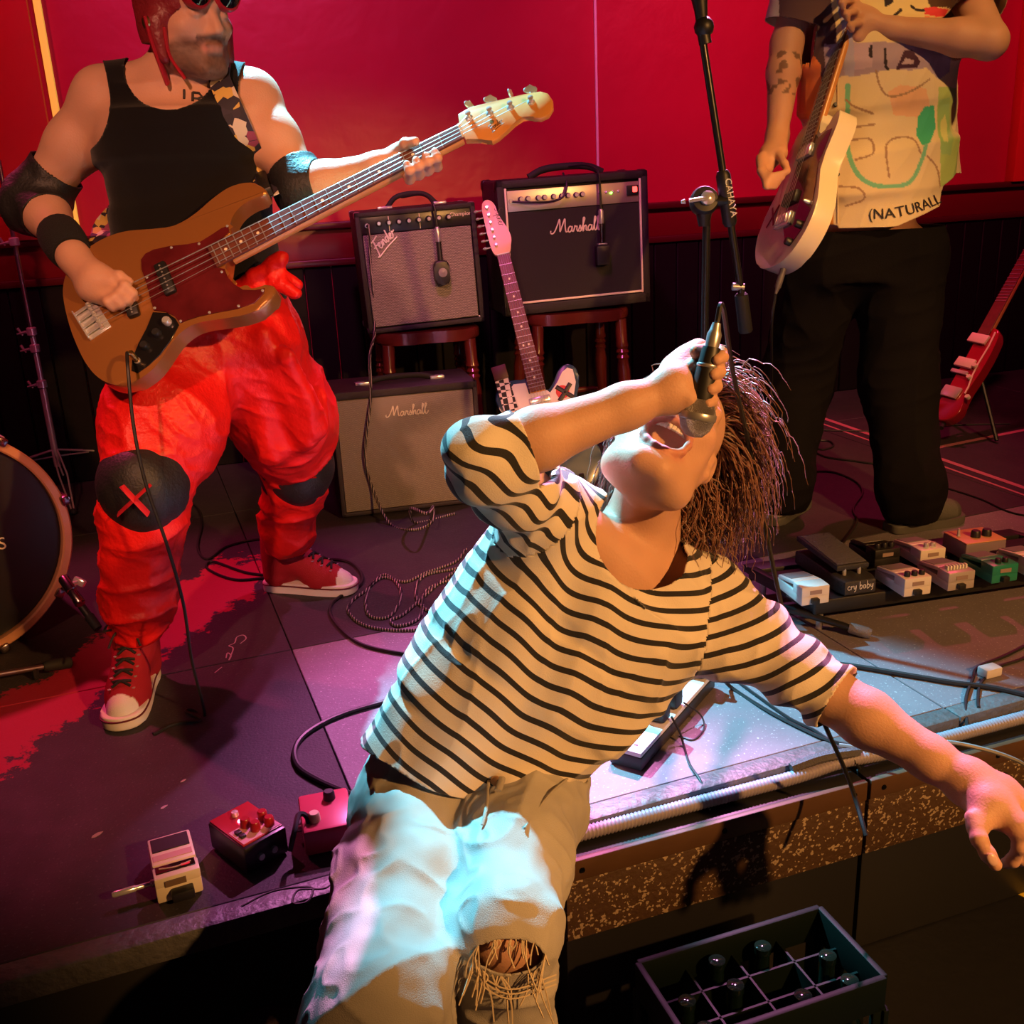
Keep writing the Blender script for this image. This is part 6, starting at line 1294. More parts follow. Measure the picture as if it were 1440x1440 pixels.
# ------------------------------------------------------------------ stands, drum, other guitars
def stand_leg(b, a, c, r=0.008, foot=True): b.tube([a, c], r, 10)
def mic_stand():
    y0 = 2.40; base = Y(993, 350, y0); X, Z = base[0], base[2]
    r = thing('microphone_stand', 'black boom microphone stand with a knurled clutch and tripod legs', 'microphone stand', (X, y0, 0))
    BM = mat('black_enamel_tube', (0.012, 0.012, 0.013), 0.28)
    P = lambda px, py: Y(px, py, y0)
    b = MB(); b.tube([(X, y0, 0.10), (X, y0, 0.55)], 0.0125, 14); b.build('lower_tube', BM, r)
    b = MB(); b.tube([(X, y0, 0.52), (X, y0, P(990, 300)[2])], 0.009, 14); b.build('upper_tube', BM, r)
    b = MB(); b.lathe([(0.012, 0), (0.017, 0.01), (0.017, 0.05), (0.012, 0.06)], 14, 0, M=mat4(t=(X, y0, 0.51))); b.build('height_clutch', BLACK, r)
    b = MB(); b.lathe([(0.014, 0.07), (0.024, 0.08), (0.024, 0.12), (0.014, 0.15)], 14, 0, M=mat4(t=(X, y0, 0))); b.build('hub', BLACK, r)
    hub = np.array([X, y0, 0.10]); fr = gp(1226, 892, 0.012)
    for f in (fr, np.array([X-0.33, y0-0.08, 0.012]), np.array([X+0.02, y0+0.36, 0.012])):
        b = MB(); d = nz(f-hub); b.tube([hub, f-d*0.045], 0.0085, 10); lg = b.build('leg', BM, r)
        b = MB(); b.tube([f-d*0.055, f-d*0.05, f-d*0.012, f-d*0.002], [0.011, 0.0135, 0.0145, 0.012], 12); b.build('rubber_foot', mat('grey_rubber', (0.16, 0.15, 0.16), 0.7, bump=0.4, bscale=200), lg)
    k = P(990, 283); b = MB(); Mk = frame(k, CR, CU); b.lathe([(0.030, -0.018), (0.032, -0.010), (0.032, 0.010), (0.028, 0.018), (0.010, 0.020)], 20, 0, M=Mk); b.build('clutch_disc', BLACK, r)
    b = MB(); b.tube([P(990, 300), P(990, 318)], [0.018, 0.012], 14); b.build('clutch_neck', BLACK, r)
    b = MB(); b.tube([P(992, 284)-_f*0.03, P(966, 288)-_f*0.03], 0.0045, 8); b.lathe([(0.016, 0), (0.016, 0.008), (0.006, 0.014), (0.001, 0.014)], 14, 0, M=Mk@mat4(t=(0.004, 0, 0.02))); b.tube([P(960, 289)-_f*0.03, P(955, 290)-_f*0.03], [0.006, 0.004], 8); b.build('t_handle', CHROME, r)
    bt, bb = P(981, 10), P(1051, 468); d = nz(bb-bt); L = np.linalg.norm(bb-bt)
    b = MB(); b.tube([bt, bb], 0.0085, 12); bo = b.build('boom_tube', BM, r)
    c0, c1 = P(1016, 240), P(1027, 318); b = MB(); b.tube([c0, lerp(c0, c1, .08), lerp(c0, c1, .92), c1], [0.012, 0.0165, 0.0165, 0.012], 14); b.build('boom_clamp', BLACK, r)
    b = MB(); b.tube([P(1022, 282), P(998, 283)], 0.020, 12, flat=0.6); b.build('clamp_bridge', BLACK, r)
    V, Fc = text_mesh('CAHAYA', 0.021); t0, t1 = P(1021, 256)-_f*0.0175, P(1029, 302)-_f*0.0175; Mt = frame(lerp(t0, t1, 0.55), t1-t0, -np.cross(t1-t0, -_f)); b = MB()
    if Mt[:3, 2]@_f > 0: Mt[:3, 1] *= -1; Mt[:3, 2] *= -1
    b.add(V, Fc, 0, False, Mt); b.build('clamp_lettering', WHITE, r)
    b = MB(); w0, w1 = P(1042, 412), P(1049, 468); b.tube([w0, lerp(w0, w1, .05), lerp(w0, w1, .95), w1], [0.011, 0.0155, 0.0165, 0.013], 14); b.build('counterweight', RUBBER, r)
    b = MB(); b.tube([P(1030, 403), P(1046, 404)], 0.009, 10); b.build('boom_stop', STEEL, r)
    # short upright swivel joint at the far end of the boom
    b = MB(); b.ball(P(990, 38), 0.022); b.tube([P(992, 62), P(988, 40)], 0.014, 12); b.build('swivel', BLACK, r)
    b = MB(); b.tube([P(987, 25), P(983, -6), P(980, -40)], [0.012, 0.018, 0.020], 14); b.build('microphone_clip', BLACK, r)
mic_stand()
def cymbal_stand():
    p0 = gp(88, 690); X, y0 = p0[0], p0[1]; P = lambda px, py: Y(px, py, y0)
    r = thing('cymbal_stand', 'slim chrome stand with wing nuts standing behind the bass drum', 'stand', (X, y0, 0), None)
    def at(py):   # height on the vertical pole seen at row py
        lo, hi = 0.0, 2.5
        for _ in range(40):
            m = (lo+hi)/2
            if proj((X, y0, m))[1] > py: lo = m
            else: hi = m
        return lo
    b = MB(); b.tube([(X, y0, 0.10), (X, y0, at(545))], 0.013, 14); b.build('lower_tube', CHROME, r)
    b = MB(); b.tube([(X, y0, at(560)), (X, y0, at(470))], 0.010, 14); b.build('middle_tube', CHROME, r)
    b = MB(); b.tube([(X, y0, at(490)), (X, y0, at(225))], 0.0085, 12); b.build('upper_tube', mat('dull_chrome', (0.5, 0.38, 0.42), 0.35, 1.0), r)
    for py in (540, 490, 466, 340):
        z = at(py); b = MB(); b.lathe([(0.013, -0.016), (0.018, -0.012), (0.018, 0.012), (0.013, 0.016)], 14, 0, M=mat4(t=(X, y0, z))); c = b.build('collar', CHROME, r)
        b = MB(); b.tube([(X-0.016, y0-0.01, z), (X-0.05, y0-0.015, z-0.006)], [0.006, 0.003], 8); b.tube([(X-0.03, y0-0.012, z-0.012), (X-0.045, y0-0.013, z+0.016)], [0.003, 0.006], 8); b.build('wing_nut', CHROME, c)
    for i in range(3):
        a = math.radians(-62+120*i); d = np.array([math.cos(a), math.sin(a), 0]); top = np.array([X, y0, at(632)]); f = np.array([X, y0, 0.012])+d*0.36
        for s in (-1, 1):
            o = np.array([-d[1], d[0], 0])*0.009*s; b = MB(); b.tube([top+o, lerp(top, f, 0.55)+o*1.6+np.array([0, 0, 0.03]), f+o*0.4], 0.0035, 8); b.build('leg', CHROME, r)
        b = MB(); b.tube([np.array([X, y0, 0.14]), lerp(top, f, 0.55)+np.array([0, 0, 0.03])], 0.0035, 8); b.build('brace', CHROME, r)
        b = MB(); b.ball(f, (0.014, 0.014, 0.012)); b.build('rubber_foot', RUBBER, r)
    z = at(300); b = MB(); b.box((X, y0-0.01, z), (0.06, 0.03, 0.022), 0.006); b.build('clamp', mat('red_clamp', (0.35, 0.02, 0.03), 0.4), r)
cymbal_stand()
def bass_drum():
    R = 0.285; c = gp(-78, 772, R+0.012); yaw = math.radians(40); n = np.array([math.sin(yaw), -math.cos(yaw), 0]); s = np.array([-n[1], n[0], 0])
    s = s if s[0] > 0 else -s; M = frame(c, s, np.array([0, 0, 1.0]))       # z axis = out of the front head
    if M[:3, 2]@n < 0: print('drum flip')
    r = thing('bass_drum', 'bass drum with a natural wood hoop and black front head', 'drum', (c[0], c[1], 0))
    b = MB(); b.lathe([(R-0.012, -0.44), (R-0.012, -0.02)], 64, 0, M=M); b.build('shell', mat('dark_drum_wrap', (0.05, 0.008, 0.012), 0.25, coat=0.5), r)
    HO = mat('maple_hoop', (0.55, 0.26, 0.14), 0.35, var=0.2, vscale=12, coat=0.3)
    for z in (-0.025, -0.455):
        b = MB(); Rm = 64; prof = [(R-0.012, z), (R-0.014, z+0.05), (R-0.010, z+0.054), (R+0.006, z+0.054), (R+0.010, z+0.050), (R+0.010, z), (R-0.012, z)]
        ang = np.arange(96)*2*math.pi/96; V = np.concatenate([np.stack([p*np.cos(ang), p*np.sin(ang), np.full(96, q)], 1) for p, q in prof]); Fc = [(i*96+k, i*96+(k+1) % 96, (i+1)*96+(k+1) % 96, (i+1)*96+k) for i in range(len(prof)-1) for k in range(96)]
        b.add(V, Fc, 0, True, M); b.build('hoop', HO, r)
    b = MB(); b.lathe([(R-0.013, 0.0), (R-0.015, 0.006), (0.001, 0.006)], 64, 0, M=M); hd = b.build('front_head', mat('black_drum_head', (0.010, 0.010, 0.012), 0.35), r)
    for px, py, body, sz in ((3, 765, 'S', 0.045), ):
        p = pp(px, py, c+n*0.007, n); V, Fc = text_mesh(body, sz, 0.0004); q = (np.linalg.inv(M)@np.array([*p, 1]))[:3]; b = MB(); b.add(V, Fc, 0, False, M@mat4(t=(q[0], q[1], 0.0068))); b.build('head_lettering', CREAM, hd)
    for a in (55, 12, -38, -75, 100, 145, 190, 235):
        a = math.radians(a); d = np.array([math.cos(a), math.sin(a), 0]); t = np.array([-d[1], d[0], 0]); C_ = M@frame(d*(R+0.006), t, d)
        b = MB(); b.box((0, 0.006, 0.012), (0.026, 0.022, 0.056), 0.005, M=M@frame(d*(R+0.004), np.array([0, 0, 1.0]), t) if False else M@np.block([[np.stack([t, d, np.array([0, 0, 1.0])], 1), (d*(R+0.004))[:, None]], [np.zeros((1, 3)), np.ones((1, 1))]])); cl = b.build('claw', mat('dark_chrome', (0.25, 0.2, 0.22), 0.25, 1.0), r)
        b = MB(); b.tube([(d*(R+0.020)+np.array([0, 0, 0.03])), (d*(R+0.020)+np.array([0, 0, -0.13]))], 0.004, 8, M=M); b.build('tension_rod', CHROME, cl)
    # spurs
    for sx in (1, -1):
        A = (M@np.array([sx*R*0.86, -R*0.42, -0.07, 1]))[:3]; F_ = gp(138, 884, 0.014) if sx > 0 else A*np.array([1, 1, 0])+np.array([-0.12, 0.05, 0.014])
        b = MB(); b.tube([A, lerp(A, F_, 0.86)], 0.010, 10); sp = b.build('spur', BLACK, r); b = MB(); b.tube([lerp(A, F_, 0.82), F_], [0.013, 0.012], 12); b.build('rubber_foot', RUBBER, sp)
    # hoop-mounted microphone
    m = thing('drum_microphone', 'short dark chrome microphone clipped low on the bass drum hoop', 'microphone', tuple(gp(104, 845)))
    p, q = dp(88, 812, proj(c)[2]-0.02), dp(114, 850, proj(c)[2]-0.05)
    b = MB(); b.tube([p, lerp(p, q, .06), lerp(p, q, .5), lerp(p, q, .52), lerp(p, q, .96), q], [0.010, 0.013, 0.013, 0.011, 0.013, 0.010], 14); b.build('barrel', mat('dark_chrome', rough=0.25), m)
    b = MB(); k = dp(112, 818, proj(c)[2]-0.0); b.tube([lerp(p, q, .3), k], 0.006, 8); b.box((0, 0, 0), (0.03, 0.018, 0.018), 0.004, M=frame(k, CR+CU*-0.5, CU)); b.build('clip', CHROME, m)
    return c, M
bass_drum()
def loose_leg():
    a, f = gp(-60, 958, 0.06), gp(100, 931, 0.014); d = nz(f-a); r = thing('stand_leg', 'black tripod stand leg with a rubber foot lying beside the bass drum', 'stand leg', tuple(lerp(a, f, .5)*np.array([1, 1, 0])))
    b = MB(); b.tube([a, lerp(a, f, 0.78)], 0.007, 10); b.build('tube', mat('worn_black_tube', (0.18, 0.13, 0.14), 0.35, 0.8), r); b = MB(); b.tube([lerp(a, f, .74), lerp(a, f, .78), f-d*0.004, f], [0.010, 0.014, 0.0145, 0.011], 12); b.build('rubber_foot', RUBBER, r)
    b = MB(); p = lerp(a, f, 0.66); b.tube([p, p-np.array([0, 0, 0.026])], 0.009, 8); b.build('brace_lug', BLACK, r)
loose_leg()
def guitar_on_stand_tele():
    ax = nz(dp(707, 357, 3.5)-dp(757, 552, 3.5)); n = nz(-_f+0.10*CU); P0 = gp(776, 655, 0.13); k = proj(P0)[2]
    nt_, ne = pp(707.5, 358, P0, n), pp(756, 550, P0, n); M = frame(ne, nt_-ne, np.cross(n, nt_-ne)); Ln = float(np.linalg.norm(nt_-ne)); S_ = Ln/0.47      # nut to fingerboard end
    r = thing('electric_guitar', 'pale headed electric guitar with blue body and white pickguard leaning on a stand', 'guitar', tuple(P0*np.array([1, 1, 0])))
    sc = lambda p: (p[0]*S_, p[1]*S_)
    Bd = [(0.045, 0.03), (0.055, 0.075), (0.045, 0.115), (0.005, 0.140), (-0.05, 0.128), (-0.10, 0.105), (-0.15, 0.112), (-0.21, 0.145), (-0.27, 0.150), (-0.33, 0.115), (-0.352, 0.045), (-0.352, -0.045), (-0.33, -0.115), (-0.27, -0.150), (-0.21, -0.145), (-0.15, -0.112), (-0.10, -0.105), (-0.05, -0.118), (0.00, -0.140), (0.045, -0.140), (0.065, -0.115), (0.055, -0.085), (0.02, -0.060), (-0.005, -0.035), (0.0, -0.028), (0.045, 0.0)]
    O = [p[:2] for p in smooth_path([(*sc(p), 0) for p in Bd], 3, True)]
    BL = mat('deep_blue_lacquer', (0.012, 0.05, 0.10), 0.25, coat=0.5)
    b = MB(); b.prism(O, -0.045, 0, 0.005, M=M); b.build('body', BL, r)
    PG = [(0.035, 0.032), (0.040, 0.07), (0.02, 0.095), (-0.03, 0.095), (-0.09, 0.085), (-0.15, 0.06), (-0.19, 0.03), (-0.19, -0.02), (-0.16, -0.095), (-0.09, -0.095), (-0.05, -0.107), (0.00, -0.128), (0.042, -0.128), (0.052, -0.112), (0.042, -0.092), (0.012, -0.068), (-0.016, -0.038), (-0.004, -0.030), (-0.004, 0.030)]
    b = MB(); b.prism([sc(p) for p in PG], 0.0003, 0.003, 0.0008, M=M, seg=1); g = b.build('pickguard', WHITE, r)
    b = MB(); b.box((-0.03*S_, 0.0, 0.006), (0.022*S_, 0.07*S_, 0.010), 0.004, M=M); b.build('pickup', CHROME, r)
    b = MB(); b.box((-0.19*S_, 0, 0.004), (0.06*S_, 0.08*S_, 0.006), 0.001, M=M); b.build('bridge', CHROME, r)
    for s in (-1, 1):
        b = MB(); c = (-0.025*S_, -0.085*S_); b.tube([(c[0]-0.026, c[1]-0.026*s, 0.004), (c[0]+0.026, c[1]+0.026*s, 0.004)], 0.008, 6, M=M, flat=0.25); b.build('tape_cross', BLACK, g)
    b = MB(); b.lathe([(0.024, 0), (0.023, 0.0012), (0.001, 0.0013)], 18, 0, M=M@mat4(t=(-0.022*S_, -0.078*S_, 0.0028))); b.build('red_sticker', mat('red_sticker', (0.6, 0.02, 0.03), 0.5), g)
    b = MB(); b.prism([sc(p) for p in ((-0.01, 0.027), (-0.01, -0.027), (0.47, -0.0205), (0.47, 0.0205))], -0.014, 0.003, 0.006, M=M); b.build('neck', MATS['maple_neck'], r)
    b = MB(); b.prism([sc(p) for p in ((0.0, 0.0275), (0.0, -0.0275), (0.47, -0.021), (0.47, 0.021))], 0.003, 0.009, 0.001, M=M, seg=1); fb = b.build('fingerboard', MATS['rosewood'], r)
    fx = lambda q: (0.47-0.648*(1-2**(-q/12)))*S_
    for q in range(0, 22):
        x = fx(q); w_ = (0.0205+(0.47-x/S_)*0.0145)*S_
        if x < 0: break
        b = MB(); b.tube([(x, -w_, 0.0095), (x, w_, 0.0095)], 0.0016 if q else 0.003, 6, M=M); b.build('fret' if q else 'nut', STEEL if q else WHITE, fb)
    for q in (3, 5, 7, 9, 12, 15, 17, 19):
        x = (fx(q-1)+fx(q))/2
        for y in ((-0.01, 0.01) if q == 12 else (0,)):
            b = MB(); b.lathe([(0.0042, 0), (0.0040, 0.0005), (0.0005, 0.0005)], 10, 0, M=M@mat4(t=(x, y, 0.0091))); b.build('inlay_dot', CREAM, fb)
    HS = [(0.47, 0.021), (0.495, 0.032), (0.53, 0.034), (0.60, 0.033), (0.645, 0.030), (0.662, 0.018), (0.662, 0.002), (0.645, -0.012), (0.615, -0.016), (0.59, -0.022), (0.55, -0.036), (0.52, -0.040), (0.50, -0.034), (0.47, -0.021)]
    PH = mat('pale_maple', (0.72, 0.46, 0.33), 0.35)
    b = MB(); b.prism([p[:2] for p in smooth_path([(*sc(p), 0) for p in HS], 3, True)], -0.012, 0.002, 0.002, M=M); h = b.build('headstock', PH, r)
    for i in range(6):
        x = (0.505+0.026*i)*S_; b = MB(); b.lathe([(0.006, 0), (0.0045, 0.003), (0.0045, 0.013), (0.001, 0.013)], 10, 0, M=M@mat4(t=(x, 0.015*S_, 0.002))); tu = b.build('tuner', CHROME, h)
        b = MB(); b.tube([(x, 0.032*S_, -0.007), (x, 0.046*S_, -0.007)], 0.003, 8, M=M); b.ball((x, 0.052*S_, -0.007), (0.005, 0.009, 0.008), M=M); b.build('tuner_key', CHROME, tu)
    b = MB(); strokes(b, SQUIER, 0.062*S_, M@mat4(np.array([[-1, 0, 0], [0, -1, 0], [0, 0, 1.]]), (0.628*S_, -0.008*S_, 0.0025)), 0.014); b.build('logo', mat('dark_decal', rough=0.4), h)
    for i in range(6): 
        b = MB(); b.tube([(-0.19*S_, (-0.027+0.0108*i)*S_, 0.012), (0.47*S_, (-0.017+0.0068*i)*S_, 0.012)], 0.0006, 4, M=M); b.build('string', STEEL, r)
    # checkered strap hanging on the upper bout
    m = mat('checker_strap', (0.8, 0.75, 0.7), 0.7); nt = m.node_tree; ck = nt.nodes.new('ShaderNodeTexChecker'); ck.inputs['Scale'].default_value = 60; ck.inputs[1].default_value = (0.75, 0.70, 0.66, 1); ck.inputs[2].default_value = (0.01, 0.01, 0.01, 1)
    mp = nt.nodes.new('ShaderNodeMapping'); mp.inputs['Rotation'].default_value = (math.radians(72), 0, math.radians(12)); nt.links.new(nt.nodes['Texture Coordinate'].outputs['Object'], mp.inputs[0]); nt.links.new(mp.outputs[0], ck.inputs[0]); nt.links.new(ck.outputs[0], nt.nodes['Principled BSDF'].inputs['Base Color'])
    st = thing('guitar_strap', 'black and white checkered strap hanging off the blue guitar', 'strap', tuple(P0))
    b = MB(); A, Bq = pp(704, 528, P0-_f*0.035, n), pp(722, 588, P0-_f*0.035, n); Ms = frame(A, Bq-A, np.cross(n, Bq-A)); l = np.linalg.norm(Bq-A); b.box((l*0.9, 0, 0), (l*1.8, 0.05, 0.003), 0.001, M=Ms, seg=1); b.build('webbing', m, st)
    b = MB(); b.box((-0.01, 0, 0.002), (0.05, 0.052, 0.008), 0.003, M=Ms); b.build('leather_end', mat('oxblood_leather', (0.06, 0.01, 0.012), 0.5), st)
    # folding A stand
    s = thing('guitar_stand', 'black tubular stand holding the blue guitar', 'guitar stand', tuple(P0*np.array([1, 1, 0])), 'guitar stands')
    for sx in (-1, 1):
        c = (M@np.array([-0.33*S_, 0.07*sx, -0.05, 1]))[:3]; b = MB(); b.tube([c+np.array([0, 0.18, 0.30]), c, np.array([c[0], c[1]-0.08, 0.01])], 0.008, 8); b.build('leg', BLACK, s)
        b = MB(); b.tube([c, c+M[:3, 2]*0.10, c+M[:3, 2]*0.11+M[:3, 0]*0.03], 0.009, 8); b.build('cradle_arm', RUBBER, s)
    c = (M@np.array([-0.33*S_, 0, -0.05, 1]))[:3]+np.array([0, 0.18, 0.30]); b = MB(); b.tube([c, np.array([c[0], c[1]+0.10, 0.01])], 0.008, 8); b.build('rear_leg', BLACK, s)
guitar_on_stand_tele()
def red_guitar():
    P0 = gp(1330, 592, 0.10); a_i = nz(0.58*CR+0.815*CU); lp = nz(-0.815*CR+0.58*CU); n = nz(math.cos(1.0)*-_f+math.sin(1.0)*lp)
    M = frame(P0, a_i-n*(a_i@n), np.cross(n, a_i)); Mi = np.linalg.inv(M); loc = lambda p: (Mi@np.array([*pp(p[0], p[1], P0, n), 1]))[:2]
    r = thing('electric_guitar', 'dark red electric guitar with two pale pickups standing by the wall', 'guitar', tuple(P0*np.array([1, 1, 0])))
    O = [(1384, 463), (1372, 478), (1360, 500), (1346, 524), (1334, 545), (1322, 562), (1315, 577), (1318, 590), (1334, 590), (1350, 578), (1356, 560), (1364, 545), (1378, 524), (1392, 500), (1403, 476), (1404, 464), (1396, 462)]
    RD = mat('cherry_red_lacquer', (0.30, 0.010, 0.018), 0.2, coat=0.7)
    b = MB(); b.prism([p[:2] for p in smooth_path([(*loc(p), 0) for p in O], 3, True)], -0.045, 0, 0.006, M=M); b.build('body', RD, r)
    for q in (((1372, 473), (1368, 484), (1382, 482), (1386, 471)), ((1353, 506), (1348, 518), (1364, 516), (1368, 505))):
        c = np.mean([loc(p) for p in q], 0); b = MB(); b.box((c[0], c[1], 0.006), (0.042, 0.085, 0.014), 0.004, M=M); b.build('pickup', mat('pale_pickup_cover', (0.75, 0.62, 0.55), 0.35), r)
    c = loc((1338, 552)); b = MB(); b.box((c[0], c[1], 0.006), (0.05, 0.08, 0.012), 0.003, M=M); b.build('bridge', CHROME, r)
    c = loc((1350, 524)); b = MB(); b.box((c[0], c[1], 0.006), (0.016, 0.078, 0.010), 0.002, M=M); b.build('tune_o_matic', CHROME, r)
    b = MB(); b.tube([(*loc(p), 0.003) for p in ((1400, 468), (1391, 487), (1377, 510), (1368, 528), (1362, 545), (1357, 554))], 0.0035, 6, M=M); b.build('guard_edge', mat('pale_binding', (0.8, 0.6, 0.55), 0.4), r)
    for p in ((1372, 516), (1364, 532), (1362, 560)):
        c = loc(p); b = MB(); b.lathe([(0.010, 0), (0.010, 0.012), (0.008, 0.015), (0.001, 0.015)], 12, 0, M=M@mat4(t=(c[0], c[1], 0.002))); b.build('knob', MATS['pale_pickup_cover'], r)
    ne, nh = loc((1386, 466)), loc((1452, 345)); d = nz(nh-ne); s = np.array([-d[1], d[0]])
    b = MB(); nh2 = ne+d*0.55; b.prism([ne+s*0.026, ne-s*0.026, nh2-s*0.021, nh2+s*0.021], -0.018, 0.003, 0.006, M=M); b.build('neck', MATS['maple_neck'], r)
    b = MB(); b.prism([ne+s*0.0265-d*0.02, ne-s*0.0265-d*0.02, nh2-s*0.021, nh2+s*0.021], 0.003, 0.009, 0.001, M=M, seg=1); fb = b.build('fingerboard', MATS['rosewood'], r)
    for q in range(1, 19):
        x = 0.55-0.63*(1-2**(-q/12))
        if x < 0: break
        c = ne+d*x; b = MB(); b.tube([(*(c+s*0.024), 0.0095), (*(c-s*0.024), 0.0095)], 0.0016, 6, M=M); b.build('fret', STEEL, fb)
    e = ne+d*0.55; b = MB(); b.prism([e+s*0.021, e-s*0.021, e+d*0.03-s*0.034, e+d*0.17-s*0.036, e+d*0.19, e+d*0.17+s*0.036, e+d*0.03+s*0.034], -0.014, 0.0, 0.002, M=M); b.build('headstock', RD, r)
    s_ = thing('guitar_stand', 'black tubular stand under the dark red guitar', 'guitar stand', tuple(P0*np.array([1, 1, 0])), 'guitar stands')
    bk = P0+np.array([0.18, 0.22, 0.25])
    for off in ((-0.10, -0.05), (0.16, -0.10), (0.12, 0.25)):
        b = MB(); b.tube([bk, P0*np.array([1, 1, 0])+np.array([off[0]+0.05, off[1]+0.1, 0.01])], 0.008, 8); b.build('leg', BLACK, s_)
    b = MB(); b.tube([P0+np.array([0.05, 0.10, 0.0]), P0-M[:3, 2]*-0.03+np.array([0, 0, -0.045])], 0.009, 8); b.build('cradle_arm', RUBBER, s_)
red_guitar()
# ------------------------------------------------------------------ pedals
def box_pedal(r, M, w=0.073, l=0.129, h=0.048, col=None, knobs=3, knob_mat=BLACK, sliders=0, lower=0.026, plug=True, window=False, treadle=None):
    # local frame: x across, y away from the player's toe end to the knob end, z up; the low treadle covers most of the top
    b = MB(); b.box((0, 0, lower/2+0.004), (w, l, lower), 0.003, M=M); bs = b.build('case', col, r)
    b = MB(); b.box((0, l*0.32, (h+lower)/2), (w, l*0.36, h-lower+0.006), 0.003, M=M); b.build('control_block', col, r)
    b = MB(); T = M@mat4(np.array([[1, 0, 0], [0, math.cos(0.16), -math.sin(0.16)], [0, math.sin(0.16), math.cos(0.16)]]), (0, -l*0.16, lower+0.010)); b.box((0, 0, 0.004), (w*0.97, l*0.62, 0.010), 0.003, M=T); tr = b.build('treadle', treadle or col, r)
    b = MB(); b.box((0, -l*0.06, 0.0095), (w*0.80, l*0.40, 0.002), 0.0006, M=T, seg=1); b.build('rubber_pad', mat('grey_pad', (0.20, 0.19, 0.20), 0.8), tr)
    for i in range(knobs):
        x = (i-(knobs-1)/2)*w*0.27; b = MB(); b.lathe([(0.0075, 0), (0.007, 0.010), (0.006, 0.012), (0.001, 0.012)], 12, 0, M=M@mat4(t=(x, l*0.36, h+0.003))); b.build('knob', knob_mat, r)
    for i in range(sliders):
        x = (i-(sliders-1)/2)*w*0.115; b = MB(); b.box((x, l*0.30, h+0.007), (0.005, 0.012, 0.012), 0.001, M=M); b.build('slider', WHITE, r)
    if plug:
        b = MB(); b.box((w*0.05, l*0.5+0.006, 0.016), (0.018, 0.014, 0.014), 0.002, M=M); b.build('power_plug', BLACK, r)
    b = MB(); b.box((0, l*0.5+0.0006, lower+0.010), (w*0.42, 0.0014, 0.010), M=M); b.build('socket_label', mat('label_plate', (0.30, 0.22, 0.20), 0.5), r)
    return bs
CRM = mat('cream_pedal_paint', (0.74, 0.66, 0.52), 0.4)
LGR = mat('light_pedal_paint', (0.70, 0.66, 0.62), 0.4); GRN = mat('green_pedal_paint', (0.02, 0.22, 0.15), 0.35); GRY = mat('silver_pedal_paint', (0.50, 0.46, 0.46), 0.4, 0.3); ORG = mat('tan_pedal_paint', (0.62, 0.30, 0.14), 0.45); WAH = mat('wah_casting', (0.030, 0.030, 0.036), 0.55, bump=0.3, bscale=300)
